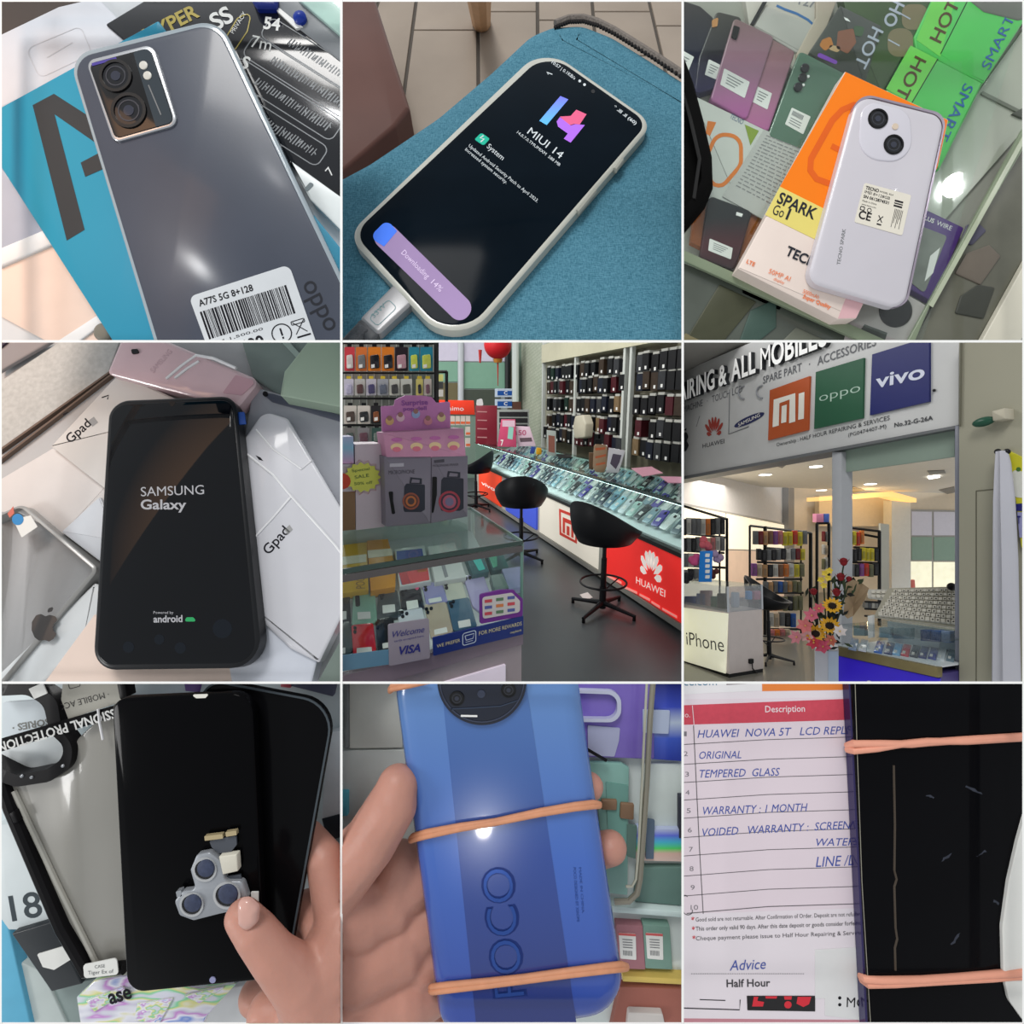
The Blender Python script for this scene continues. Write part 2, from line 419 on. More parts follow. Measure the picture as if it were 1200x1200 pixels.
def downlight(P, target, r, power, ang=3.2):
    l = bpy.data.lights.new('downlight', 'SPOT'); l.energy = power; l.shadow_soft_size = r; l.spot_size = math.radians(ang); l.spot_blend = .3
    o = bpy.data.objects.new('downlight', l); COL.objects.link(o); o.location = P; o.rotation_euler = (Vector(target)-Vector(P)).to_track_quat('-Z', 'Y').to_euler()
# ================================================================ bay 1: phone in a clear case on a teal box
use_bay(0, 0)
def bay1():
    p = board()
    full = [(-20, -20), (1220, -20), (1220, 1220), (-20, 1220)]
    slab('display_counter', 'pale grey counter top under the teal box', 'counter', p, full, -.06, 0, mat('pale_counter', (205, 210, 214), .35, var=.05, vs=3))
    slab('paper_sheet', 'dull brown paper under the white box, in the corner above it', 'paper', p, [(-20, -20), (400, -20), (230, 40), (-20, 130)], 0, .012, mat('brown_grey', (74, 66, 62), .7))
    # white embossed box, left
    t = Th('gift_box', 'white box with a faint embossed frame, behind the teal box', 'box')
    t.part('lid', plate(p, [(-20, 130), (205, 22), (340, -10), (500, 150), (250, 260), (-20, 390)], 0, .04, 14, .006), mat('white_soft_box', (206, 210, 218), .4))
    fr = Fr(p, [(60, 170), (300, 70), (350, 190), (120, 300)], 100, 60, .04)
    m = MB(); m.stroke(fr, rrect(10, 6, 80, 48, 10), 1.2, .0012, closed=True); m.stroke(fr, [(30, 30), (70, 25)], 1.5, .0012)
    t.part('embossed_frame', m, mat('emboss_grey', (196, 198, 204), .5))
    # left lower things
    slab('tablet_cover', 'blue grey cover poking out left of the teal box', 'cover', p, [(-20, 560), (170, 800), (60, 870), (-20, 890)], 0, .02, mat('blue_grey_case', (168, 176, 192), .35), 8, .004)
    slab('shelf_edge', 'white shelf lip below the blue grey cover', 'shelf', p, [(-20, 880), (170, 800), (200, 850), (-20, 945)], 0, .035, mat('white_lip', (226, 230, 232), .3), 4, .006)
    slab('cream_tray', 'peach coloured tray at the left of the teal box', 'tray', p, [(-20, 950), (190, 855), (420, 1220), (200, 1220), (-20, 1100)], 0, .015, mat('peach_tray', (226, 205, 192), .5), 10, .003)
    slab('shelf_edge', 'white shelf lip below the peach tray', 'shelf', p, [(160, 1225), (345, 1105), (370, 1130), (240, 1225)], .015, .03, mat('white_lip', 0), 4, .004)
    slab('pebble', 'small grey knob at the bottom edge near the teal box', 'knob', p, circle(355, 1165, 32, 16), .015, .05, mat('olive_grey', (120, 118, 108), .4), 0, .012)
    # teal box with the big A
    t = Th('phone_box', 'teal phone box printed with a big dark letter A', 'box')
    t.part('lid', plate(p, [(-97, 431), (555, 72), (1500, 1250), (750, 1750)], 0, .085, 6, .005), mat('teal_card', (34, 140, 172), .4, var=.05, vs=4))
    fr = Fr(p, [(0, 0), (1200, 0), (1200, 1200), (0, 1200)], 1200, 1200, .085)
    m = MB(); m.flat(fr, [(115, 370), (190, 330), (330, 420), (420, 640), (330, 498), (192, 402), (298, 808), (235, 846)]); m.flat(fr, [(284, 572), (420, 500), (420, 570), (300, 622)], .0012)
    t.part('lettering', m, mat('dark_print', (38, 46, 52), .4))
    # black accessory pack
    t = Th('screen_protector_pack', 'black glossy screen protector pack with rounded panels and yellow lettering', 'package')
    t.part('card', plate(p, [(370, 85), (560, -30), (900, -10), (1260, 240), (1260, 745), (1000, 560), (560, 250)], 0, .05, 5, .004), mat('black_gloss_card', (26, 28, 33), .12, spec=.35, coat=.2))
    fr = Fr(p, [(0, 0), (1200, 0), (1200, 1200), (0, 1200)], 1200, 1200, .05)
    gi = mat('pack_grey_print', (126, 130, 134), .4); yi = mat('pack_yellow_print', (168, 152, 66), .4)
    m = MB()
    for (x, y, L, W) in ((955, 55, 420, 95), (895, 118, 430, 100), (840, 195, 440, 96), (790, 285, 440, 96)):
        f2 = Fr(p, [(x, y), (x+L*.845, y+L*.535), (x+L*.845-W*.5, y+L*.535+W*.75), (x-W*.5, y+W*.75)], L, W, .05)
        m.stroke(f2, rrect(3, 3, L-6, W-6, 26), 4, .0012, closed=True)
        for k in range(28):
            a = 105+k*11; h = random.uniform(22, 40)
            m.stroke(f2, [(a, 48-h/2), (a-4, 48+h/2)], random.choice((3, 4, 5)), .0012)
            if k % 3 == 0: m.stroke(f2, [(a, 48-random.uniform(-15, 15)), (a+8, 48-random.uniform(-15, 15))], 4, .0013)
    t.part('panel_print', m, gi)
    m = MB(); m.text(fr, 'HYPER', 520, 150, 70, -27, .0014, bold=.03); m.stroke(fr, fillet([(835, 65), (885, 40), (870, 110), (810, 200), (775, 165)], 14, 3), 4, .0013, closed=True)
    t.part('lettering', m, yi)
    m = MB(); m.text(fr, 'SS', 760, 108, 84, -30, .0014, bold=.05); m.text(fr, '54', 925, 100, 60, 8, .0014, bold=.04); m.text(fr, '7m', 880, 165, 62, 12, .0014, bold=.04); m.text(fr, 'S', 845, 235, 60, 20, .0014, bold=.04)
    m.text(fr, 'PRIVACY', 822, 120, 22, -58, .0014); m.text(fr, '7', 1165, 620, 44, -50, .0014)
    t.part('white_lettering', m, mat('white_print', (214, 216, 214), .4))
    slab('display_ledge', 'grey metal ledge behind the black pack, at the top right', 'ledge', p, [(900, -20), (1080, -20), (1230, 120), (1230, 240)], 0, .06, mat('grey_ledge', (130, 134, 138), .4), 3, .006)
    slab('acrylic_sheet', 'mint green acrylic sheet in the corner behind the grey ledge', 'sheet', p, [(1030, -20), (1230, -20), (1230, 150)], .06, .085, mat('mint_acrylic', (186, 218, 208), .2, coat=.4), 3, .004)
    slab('push_pin', 'round blue pin on the grey ledge', 'pin', p, circle(1048, 48, 23, 20), .06, .1, mat('pin_blue', (24, 52, 150), .3), 0, .02)
    slab('pen_cap', 'dark blue pen end lying at the top edge by the ledge', 'pen', p, [(870, -20), (975, -20), (972, 25), (900, 25)], .05, .09, mat('pen_blue', (22, 40, 120), .3), 12, .012)
    slab('paper_slip', 'narrow white slip beside the black pack and the blue pen end', 'paper', p, [(955, 20), (985, 30), (1065, 95), (1040, 100)], .05, .065, WHITE)
    t = Th('white_tray', 'white tray showing between the teal box and the black pack', 'tray')
    t.part('tray_body', plate(p, [(1015, 560), (1230, 715), (1230, 840), (1090, 700)], 0, .1, 2, .005), mat('white_tray', (222, 228, 228), .3))
    t.part('slot', plate(p, [(1068, 664), (1090, 640), (1106, 648), (1082, 672)], .1, .102, 6), mat('slot_grey', (110, 122, 126), .5))
    # the phone in its clear case
    t = Th('smartphone', 'dark grey phone in a clear case lying back up on the teal box', 'phone')
    q = [(234, 190), (768, 58), (1450, 1500), (690, 1700)]
    t.part('clear_case', plate(p, q, .086, .165, [75, 95, 10, 10], .012, 8), mat('case_rim', (150, 162, 170), .18, spec=.5, coat=.5))
    q2 = [(250, 205), (757, 78), (1436, 1500), (705, 1700)]
    t.part('back_cover', plate(p, q2, .13, .170, [66, 85, 10, 10], .005, 8), mat('graphite_back', (62, 68, 82), .34, spec=.3, coat=.2, coatr=.12, var=.12, vs=7, bump=.015, bs=160))
    H = .170
    b = t.part('camera_frame', plate(p, [(300, 212), (536, 152), (626, 436), (398, 500)], H, H+.014, [26, 34, 30, 26], .005, 6), SILV)
    t.part('camera_module', plate(p, [(309, 222), (528, 164), (614, 430), (404, 489)], H, H+.017, [22, 30, 26, 22], .004, 6), mat('module_black', (12, 12, 15), .12, spec=.3, coat=.3))
    t.part('module_panel', plate(p, [(468, 184), (526, 168), (610, 428), (548, 446)], H+.017, H+.019, [6, 22, 20, 4], 0, 5), mat('module_slate', (44, 54, 62), .2, coat=.3))
    t.part('violet_strip', plate(p, [(322, 222), (408, 200), (410, 208), (324, 232)], H+.017, H+.0185), mat('violet_glint', (74, 64, 150), .3), label='thin violet strip at the edge of the camera module')
    fr = Fr(p, [(0, 0), (1200, 0), (1200, 1200), (0, 1200)], 1200, 1200, H+.017)
    lens(t, fr, 408, 268, 57, 0); lens(t, fr, 454, 390, 62, 0)
    for c in ((503, 228), (517, 264)):
        t.part('flash_lamp', plate(p, circle(c[0], c[1], 15, 14), H+.019, H+.024, 0, .002), mat('flash_white', (205, 205, 198), .3))
    m = MB(); m.stroke(fr, [(523, 300), (567, 405)], 4, .003); t.part('module_print', m, GREYINK)
    t.part('sticker', plate(p, [(664, 1043), (1016, 930), (1180, 1400), (830, 1500)], H, H+.004, [22, 26, 5, 5]), mat('sticker_grey', (204, 208, 212), .5))
    fr = Fr(p, [(664, 1043), (1016, 930), (1116, 1228), (764, 1330)], 350, 300, H+.004)
    m = MB(); m.text(fr, 'A77S 5G 8+128', 24, 44, 33, 1, .001, bold=.02, fit=190); x = 18
    while x < 322:
        w_ = random.choice((2, 3, 3, 5, 7)); m.frect(fr, x, 62, w_, 100); x += w_+random.choice((2, 3, 4))
    m.text(fr, 'RM 1,500.00', 22, 184, 13, 0, .001, fit=180); m.text(fr, '500', 110, 238, 56, 0, .001, bold=.03)
    m.stroke(fr, circle(256, 214, 32, 28), 4, closed=True); m.frect(fr, 253, 196, 6, 26); m.frect(fr, 253, 226, 6, 7)
    m.stroke(fr, [(300, 190), (338, 232)], 3); m.stroke(fr, [(338, 190), (300, 232)], 3); m.stroke(fr, rrect(296, 186, 44, 12, 3), 3, closed=True); m.frect(fr, 300, 240, 46, 6)
    t.part('sticker_print', m, INK)
    fr = Fr(p, [(0, 0), (1200, 0), (1200, 1200), (0, 1200)], 1200, 1200, H)
    m = MB(); m.text(fr, 'oppo', 1062, 1000, 95, 63, .001, fit=190, bold=.005); t.part('logo', m, mat('logo_dark', (34, 36, 44), .3))
    # a ceiling lamp whose reflection shows in the glossy back
    for (x, y, hh) in ((560, 905, H), (1150, 500, .05)):
        r = ray(x, y); P = p.pw(x, y, hh); d = Vector((r.x, -r.y, r.z)).normalized()
        downlight(P+d*7, P, .13, 150 if x < 600 else 90)
bay1()
# ================================================================ bay 2: phone updating on a teal fabric seat
use_bay(1, 0)
def bay2():
    p = board(2.05, 20, 600, 600)
    fl = Pl(p.O-p.N*.6, p.S, p.N)
    # floor of the cafe, seen past the seat: every tile its own piece
    root = make('floor', MB().solid(fl, [fl.px(*c) for c in ((-60, -80), (1260, -80), (1260, 800), (-60, 800))], -.05, -.012), mat('grout_dark', (84, 78, 72), .8)); root['kind'] = 'structure'
    tm = mat('cafe_tile', (152, 139, 126), .5, var=.12, vs=4)
    def tile(q):
        o = make('tile', MB().solid(fl, inset([fl.px(*c) for c in q], .006*(1 if area2([fl.px(*c) for c in q]) > 0 else 1)), -.012, 0, .004), tm, root)
    ed = [(-60, -260), (130, 30), (262, 222), (478, 480), (688, 690), (880, 905), (1080, 1150), (1230, 1330)]   # joint x at the top and at y=300
    X = lambda i, y: ed[i][0]+(ed[i][1]-ed[i][0])*y/300.0
    cut = {0: [-60, 800], 1: [-60, 800], 2: [-60, 105, 800], 3: [-60, 40, 800], 4: [-60, 70, 800], 5: [-60, 40, 195, 800], 6: [-60, 90, 800]}
    for i in range(7):
        c = cut[i]
        for a, b in zip(c, c[1:]): tile([(X(i, a)+4, a), (X(i+1, a)-1, a), (X(i+1, b)-1, b), (X(i, b)+4, b)])
    # brown furniture at the left and a wooden leg
    t = Th('cabinet', 'dark reddish brown wooden furniture side at the left of the teal seat', 'furniture')
    t.part('side_panel', plate(fl, [(-40, -40), (108, -40), (240, 375), (190, 440), (-40, 640)], 0, .35, [2, 2, 18, 18, 2], .02), mat('brown_wood_dark', (92, 58, 50), .4, var=.15, vs=5))
    t.part('foot', plate(fl, [(150, 440), (212, 425), (212, 455), (155, 490)], 0, .2, 4, .01), mat('dark_foot', (52, 42, 38), .5))
    m = MB(); a = fl.pw(493, 80, .0); b = fl.pw(478, -80, .55); m.tube([a, b], [.062, .075], 10)
    tag(make('chair_leg', m, mat('pale_wood', (190, 150, 112), .5, var=.15)), 'tapered pale wooden leg standing on the floor tiles behind the seat', 'chair leg')
    # seat cushion
    fab = bpy.data.materials.new('teal_weave'); fab.use_nodes = True; nt = fab.node_tree; N, L = nt.nodes, nt.links; b = N['Principled BSDF']; b.inputs['Roughness'].default_value = .9; b.inputs['Specular IOR Level'].default_value = .1
    co = N.new('ShaderNodeTexCoord'); mx = N.new('ShaderNodeMix'); mx.data_type = 'RGBA'; mx.inputs[6].default_value = rgb((54, 104, 124)); mx.inputs[7].default_value = rgb((96, 148, 168))
    n1 = N.new('ShaderNodeTexNoise'); n1.inputs['Scale'].default_value = 60; n1.inputs['Detail'].default_value = 5
    mp = N.new('ShaderNodeMapping'); mp.inputs['Scale'].default_value = (1, 1, 5); mp.inputs['Rotation'].default_value = (0, .6, 0); mp2 = N.new('ShaderNodeMapping'); mp2.inputs['Scale'].default_value = (5, 1, 1); mp2.inputs['Rotation'].default_value = (0, .6, 0)
    n2 = N.new('ShaderNodeTexNoise'); n2.inputs['Scale'].default_value = 66; n2.inputs['Detail'].default_value = 4
    L.new(co.outputs['Object'], mp.inputs[0]); L.new(co.outputs['Object'], mp2.inputs[0]); L.new(mp.outputs[0], n1.inputs[0]); L.new(mp2.outputs[0], n2.inputs[0])
    ad = N.new('ShaderNodeMath'); ad.operation = 'ADD'; L.new(n1.outputs[0], ad.inputs[0]); L.new(n2.outputs[0], ad.inputs[1])
    mr = N.new('ShaderNodeMapRange'); mr.inputs[1].default_value = .72; mr.inputs[2].default_value = 1.28; L.new(ad.outputs[0], mr.inputs[0]); L.new(mr.outputs[0], mx.inputs[0]); L.new(mx.outputs[2], b.inputs['Base Color'])
    bp = N.new('ShaderNodeBump'); bp.inputs['Strength'].default_value = .35; bp.inputs['Distance'].default_value = .006; L.new(ad.outputs[0], bp.inputs['Height']); L.new(bp.outputs[0], b.inputs['Normal'])
    t = Th('seat_cushion', 'teal woven fabric seat with a dark piped back edge under the phone', 'seat')
    out = [(-60, 640), (90, 560), (330, 400), (520, 240), (660, 110), (740, 78), (850, 72), (960, 115), (1090, 195), (1300, 330), (1500, 900), (1300, 1500), (-60, 1500)]
    P = fillet([p.px(x, y, 0) for x, y in out], [0, .3, .5, .5, .25, .12, .12, .3, .5, .1, 0, 0, 0], 6)
    m = MB(); n = len(P); R = []
    for ins, h in ((.02, -.5), (-.02, -.24), (-.02, -.16), (-.01, -.09), (.015, -.03), (.06, -.004), (.14, 0)):
        R.append([p.w(a, b_, h) for a, b_ in inset(P, ins)])
    m.loft(R); t.part('cushion', m, fab, smooth=60)
    pts = [p.pw(x, y, .0) for x, y in ((752, 84), (800, 66), (850, 64), (900, 78), (960, 108), (1020, 145), (1090, 189), (1160, 235), (1250, 296))]
    m = MB()
    m.tube(pts, .016, 8); t.part('piping', m, mat('piping_grey', (120, 112, 106), .8, var=.4, vs=90, bump=.5, bs=120))
    m = MB()
    L_ = []
    for a, b2 in zip(pts, pts[1:]):
        for k in range(6): L_.append(a.lerp(b2, k/6))
    for i, q in enumerate(L_): m.ball(q+p.D*.024, .009, nu=6, nv=4)
    t.part('stitching', m, mat('stitch_dark', (38, 34, 34), .8), kind='stuff')
    # the phone
    H0, H1 = .004, .085
    t = Th('smartphone', 'black screen phone in a translucent white case showing an update page, on the teal seat', 'phone')
    q = [(712, 158), (1098, 428), (400, 1238), (18, 822)]
    t.part('case', plate(p, q, H0, H1, [110, 90, 120, 100], .014, 9), mat('milky_case', (196, 196, 186), .25, spec=.5, coat=.3))
    q = [(722, 180), (1078, 430), (400, 1212), (42, 820)]
    t.part('screen', plate(p, q, H1-.01, H1+.004, [95, 80, 105, 90], .004, 9), mat('screen_night', (11, 20, 28), .1, spec=.02, var=.35, vs=3, emit=.08))
    for a, b_ in (((985, 565), (960, 600)), ((890, 672), (828, 748))):
        m = MB(); m.tube([p.pw(a[0], a[1], H1-.02), p.pw(b_[0], b_[1], H1-.02)], .012, 8); t.part('side_button', m, mat('milky_button', (170, 170, 160), .3))
    fr = Fr(p, [(722, 180), (1078, 430), (400, 1212), (42, 820)], 360, 780, H1+.004)
    def scr(c, n): return mat('screen_'+n, c, .4, spec=.05, emit=.18, var=.02)
    f2 = Fr(p, [(0, 0), (1200, 0), (1200, 1200), (0, 1200)], 1200, 1200, H1+.004)
    m = MB(); m.flat(f2, [(770, 338), (798, 350), (722, 440), (696, 425)]); t.part('digit', m, ramp('digit_blue', [(0, (90, 190, 245)), (1, (120, 120, 250))], 'Z', emit=.2), label='blue stroke of the number 14')
    m = MB(); m.flat(f2, [(826, 386), (862, 402), (838, 438), (818, 436), (800, 442), (768, 410), (806, 408)]); t.part('digit', m, scr((226, 100, 140), 'rose'), label='pink stroke of the number 14')
    m = MB(); m.flat(f2, [(757, 428), (768, 412), (806, 442), (822, 437), (856, 440), (806, 502), (782, 488), (796, 470), (762, 446)], .0012); t.part('digit', m, scr((176, 110, 235), 'violet'), label='violet stroke of the number 14')
    wt = scr((205, 212, 216), 'white')
    for (s_, x, y, sz, an, bo, ft) in (('MIUI 14', 652, 468, 38, 38, 0, 148), ('14.0.7.0.TMUMIXM  588 MB', 616, 468, 15, 38, 0, 190), ('System', 510, 518, 26, 40, .02, 72), ('Updated Android Security Patch to April 2023.', 446, 515, 17, 39.3, 0, 312), ('Increased system security.', 434, 528, 17, 39.5, 0, 188), ('10:57 | 0.1KB/s', 738, 222, 16, 36, .01, 100), ('* .ill .il (60)', 955, 378, 16, 38, .02, 100)):
        m = MB(); m.text(f2, s_, x, y, sz, an, bold=bo, fit=ft); t.part('screen_text', m, wt)
    m = MB(); m.stroke(f2, [(742, 262), (722, 254), (728, 262)], 3); t.part('back_arrow', m, wt)
    for x, y in ((838, 285), (855, 298)): m = MB(); m.flat(f2, circle(x, y, 5, 10)); t.part('status_dot', m, wt)
    t.part('front_camera', plate(p, circle(885, 321, 7, 12), H1+.004, H1+.006), LENS)
    t.part('app_icon', plate(p, [(492, 466), (522, 488), (500, 512), (468, 490)], H1+.004, H1+.006, 8), scr((40, 178, 150), 'teal'))
    m = MB(); f3 = f2; m.stroke(f3, [(500, 478), (488, 486), (502, 490), (490, 500)], 5, .003); t.part('icon_mark', m, wt)
    cap = fillet([(160, 772), (472, 1080), (418, 1142), (98, 834)], 41, 8)
    t.part('progress_bar', MB().solid(p, [p.px(x, y, H1+.006) for x, y in cap], H1+.004, H1+.006), scr((158, 134, 176), 'lilac'))
    cap = fillet([(160, 772), (196, 812), (150, 866), (98, 834)], [41, 0, 0, 41], 8)
    t.part('progress_fill', MB().solid(p, [p.px(x, y, H1+.0075) for x, y in cap], H1+.006, H1+.0075), scr((76, 128, 246), 'blue'))
    m = MB(); m.text(f2, 'Downloading', 210, 892, 28, 45, .004, fit=128); m.text(f2, '14%', 314, 996, 28, 45, .004, fit=46); t.part('progress_text', m, scr((226, 206, 236), 'pale'))
    # cable
    t = Th('charging_cable', 'grey charging cable with a metal plug pushed into the phone bottom', 'cable')
    t.part('plug', plate(p, [(196, 985), (262, 1052), (128, 1176), (64, 1118)], H0, H1-.012, [14, 14, 14, 14], .012), mat('plug_metal', (150, 150, 152), .35, metal=.3))
    f4 = Fr(p, [(196, 985), (262, 1052), (128, 1176), (64, 1118)], 92, 176, H1-.012)
    m = MB(); m.stroke(f4, rrect(26, 62, 42, 92, 12), 2.5, .0015, closed=True); m.text(f4, '33W', 38, 142, 24, -90, .0015, fit=60); t.part('plug_emblem', m, mat('plug_print', (90, 130, 136), .4))
    t.part('strain_relief', plate(p, [(70, 1108), (136, 1172), (100, 1204), (42, 1150)], H0+.008, H1-.02, 16, .012), mat('relief_dark', (70, 72, 76), .5))
    m = MB(); q = [p.pw(x, y, .035) for x, y in ((80, 1160), (58, 1180), (36, 1200), (0, 1235))]; m.tube(q, [.03, .028, .026, .024], 10)
    t.part('cord', m, mat('cord_grey', (84, 86, 90), .6, var=.4, vs=80, bump=.4, bs=150))
bay2()
# ================================================================ bay 3: white phone on its box, on a glass counter
use_bay(2, 0)
def bay3():
    p = board()
    ct = Th('display_counter', 'glass counter with pale green edges holding rows of phones and boxes', 'counter')
    ct.part('shelf_board', plate(p, [(-20, -20), (1220, -20), (1220, 1220), (-20, 1220)], -.16, -.12), mat('inner_shelf', (146, 148, 138), .6, var=.2, vs=3))
    h0, h1 = -.12, -.07
    C = lambda n, c, r=.35, **k: mat(n, c, r, **k)
    def f1(H): return Fr(p, [(0, 0), (1200, 0), (1200, 1200), (0, 1200)], 1200, 1200, H)
    # phones in the counter, top left
    def ph(label, q, m, st=None, lens_=None, hh=(h0, h1), r=16):
        t = Th('smartphone', label, 'phone', None)
        t.part('back_cover', plate(p, q, hh[0], hh[1], r, .005), m)
        if st:
            t.part('sticker', plate(p, st, hh[1], hh[1]+.002, 3), STK)
            m2 = MB(); fs = Fr(p, st, 100, 60, hh[1]+.002)
            for i in range(4): m2.stroke(fs, [(18, 14+i*10), (80-i*8, 14+i*10)], 3)
            t.part('sticker_print', m2, GREYINK)
        if lens_:
            for (x, y, rr) in lens_: t.part('camera_lens', plate(p, circle(x, y, rr, 16), hh[1], hh[1]+.01, 0, .003), LENS)
        return t
    a = ph('black phone with a dark blue base, furthest left in the display row', [(-30, -10), (62, 20), (110, 62), (70, 300), (30, 330), (-30, 250)], ramp('navy_grad', [(0, (18, 16, 62)), (.5, (16, 20, 40)), (1, (46, 44, 42))]), [(-30, 160), (40, 200), (20, 250), (-30, 230)])
    ph('dark phone with a copper camera corner, second from the left', [(120, 38), (210, 60), (150, 300), (40, 330), (58, 200)], ramp('navy_grad2', [(0, (20, 12, 70)), (.5, (34, 34, 40)), (1, (60, 58, 52))]), [(92, 208), (140, 232), (120, 280), (78, 262)], None, (h0, h1+.005))
    t = ph('pink lilac phone with square sticker, left one of the lilac pair', [(182, 60), (322, 128), (226, 420), (98, 350)], ramp('lilac1', [(0, (170, 92, 152)), (.45, (152, 112, 134)), (1, (122, 96, 96))]), [(146, 240), (236, 288), (218, 345), (132, 297)], None, (h0, h1+.02), 14)
    t.part('camera_bar', plate(p, [(180, 88), (202, 96), (190, 138), (172, 128)], h1+.02, h1+.03, 5), BLK)
    t.part('side_key', plate(p, [(104, 70), (126, 60), (122, 92), (104, 96)], h1, h1+.01, 4), C('copper', (186, 132, 80), .3))
    ph('pink lilac phone behind, right one of the lilac pair', [(306, 130), (396, 180), (302, 462), (216, 424)], ramp('lilac2', [(0, (176, 100, 150)), (.45, (158, 112, 132)), (1, (128, 98, 98))]), [(262, 303), (314, 328), (298, 385), (246, 358)], None, (h0, h1+.006), 12)
    t = Th('smartphone', 'green phone with three stacked lenses and a barcode sticker', 'phone')
    q = [(412, 176), (580, 262), (430, 530), (300, 478)]
    t.part('back_cover', plate(p, q, h0, h1+.02, 16, .005), mat('sage_green', (82, 112, 94), .25, var=.25, vs=5, coat=.3))
    for (x, y) in ((432, 236), (424, 270), (408, 303)): t.part('camera_lens', plate(p, circle(x, y, 15, 18), h1+.02, h1+.034, 0, .003), LENS)
    for (x, y) in ((442, 268), (425, 298)): t.part('flash_lamp', plate(p, circle(x, y, 5, 8), h1+.02, h1+.026), WHITE)
    t.part('sticker', plate(p, [(384, 378), (450, 410), (424, 472), (360, 436)], h1+.02, h1+.022, 3), STK)
    fs = Fr(p, [(384, 378), (450, 410), (424, 472), (360, 436)], 100, 100, h1+.022); m = MB()
    for i in range(12): m.frect(fs, 12+i*5, 12, 3, 26)
    for i in range(3): m.stroke(fs, [(14, 54+i*14), (74, 54+i*14)], 4)
    t.part('sticker_print', m, GREYINK)
    # white boxes behind
    t = Th('phone_box', 'white box with grey numbers and blue swoosh, behind the lilac phones', 'box')
    t.part('lid', plate(p, [(215, -40), (560, -40), (420, 200), (395, 250), (235, 90)], h0, -.075, 3, .004), mat('box_grey_white', (186, 182, 172), .5))
    m = MB(); f = f1(-.075); m.stroke(f, [(330, 20), (360, 34), (400, 48), (440, 70), (462, 90), (458, 110)], 9); t.part('blue_swoosh', m, C('swoosh_blue', (52, 104, 158)))
    m = MB(); m.text(f, 'Y27s', 395, 12, 42, 14, bold=.02); t.part('lettering', m, GREYINK)
    slab('phone_box', 'plain grey white box between the lilac phones and the numbered box', 'box', p, [(295, 20), (466, 90), (425, 190), (398, 182), (250, 92)], -.075, -.062, mat('box_grey_plain', (172, 170, 164), .5), 3, .004)
    slab('phone_box', 'beige box edge at the top, left of the game themed box', 'box', p, [(470, -30), (555, -30), (470, 190), (410, 260), (400, 190), (470, 60)], -.075, -.055, mat('box_beige', (168, 156, 140), .5), 3, .004)
    slab('shelf_rail', 'dark metal rail line at the top left, behind the phones', 'rail', p, [(296, -20), (312, -20), (250, 88), (238, 84)], -.062, -.055, DKM)
    # 10 box
    t = Th('phone_box', 'white box with a large orange number 10', 'box')
    t.part('lid', plate(p, [(30, 330), (340, 480), (220, 770), (40, 690)], h0, -.06, 3, .004), mat('box_white10', (196, 198, 192), .35, coat=.3))
    f = f1(-.06); m = MB(); m.stroke(f, fillet([(205, 480), (205, 580), (110, 690), (80, 560), (120, 470)], 45, 5), 14, closed=True); m.flat(f, [(88, 425), (118, 430), (96, 478), (80, 470)])
    t.part('lettering', m, C('orange_print', (214, 118, 40)))
    m = MB(); m.text(f, 'TECNO', 164, 415, 26, 28, fit=50); t.part('small_lettering', m, C('blue_print', (70, 96, 130)))
    m = MB(); m.flat(f, [(218, 438), (268, 460), (238, 512)]); t.part('leaf_print', m, C('lime_print', (128, 150, 50)))
    t = Th('leaflet', 'white leaflet covered in lines of small print, beside the orange number box', 'leaflet')
    q = [(285, 455), (440, 515), (300, 780), (140, 690)]
    t.part('sheet', plate(p, q, -.06, -.052, 2), mat('leaflet_grey', (178, 178, 174), .6)); f = Fr(p, q, 160, 300, -.052); m = MB()
    for i in range(17):
        a = 20
        while a < 140:
            w_ = random.uniform(8, 26); m.stroke(f, [(a, 20+i*14), (min(146, a+w_), 20+i*14)], 4); a += w_+5
    t.part('print', m, mat('pale_print', (132, 132, 132), .6))
    # dark phone with red, orange
    t = Th('phone_box', 'dark orange box under the black phone at the lower left', 'box')
    t.part('lid', plate(p, [(120, 675), (295, 745), (200, 935), (30, 850), (40, 770)], h0, -.075, 4, .004), C('rust_orange', (150, 84, 40)))
    t = ph('black and maroon phone with a small sticker, in front of the dark orange box', [(92, 685), (245, 742), (185, 950), (60, 905)], ramp('maroon_grad', [(0, (52, 22, 30)), (.35, (70, 24, 32)), (.7, (22, 26, 30)), (1, (28, 32, 36))]), [(95, 838), (176, 872), (170, 912), (90, 880)], None, (-.075, -.05), 18)
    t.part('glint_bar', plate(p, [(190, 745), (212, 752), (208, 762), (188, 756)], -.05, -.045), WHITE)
    # game box, green boxes
    t = Th('phone_box', 'dark box with colourful armoured game artwork and pale lettering', 'box')
    t.part('lid', plate(p, [(555, 18), (700, 90), (640, 300), (440, 190)], h0, -.05, 4, .005), mat('game_dark', (52, 56, 50), .3, var=.4, vs=9, coat=.4))
    f = f1(-.05)
    for (pts, c, nm) in (([(490, 140), (520, 128), (530, 160), (500, 180), (480, 160)], (176, 112, 48), 'amber'), ([(545, 110), (600, 100), (610, 150), (580, 190), (540, 170)], (130, 84, 64), 'rust'), ([(480, 185), (545, 215), (540, 228), (470, 198)], (120, 72, 170), 'purple'), ([(600, 90), (640, 95), (630, 130), (605, 125)], (66, 90, 64), 'moss'), ([(515, 158), (560, 165), (545, 185), (515, 175)], (180, 150, 110), 'sand')):
        m = MB(); m.flat(f, fillet(pts, 8, 3)); t.part('artwork_patch', m, C('art_'+nm, c, .4))
    m = MB(); m.text(f, 'HOT', 668, 92, 62, 116, bold=.01, fit=150); t.part('lettering', m, mat('pale_lavender', (170, 176, 190), .4))
    m = MB(); m.flat(f, [(565, 60), (580, 66), (590, 78), (572, 72)], .0015); t.part('glint_print', m, WHITE)
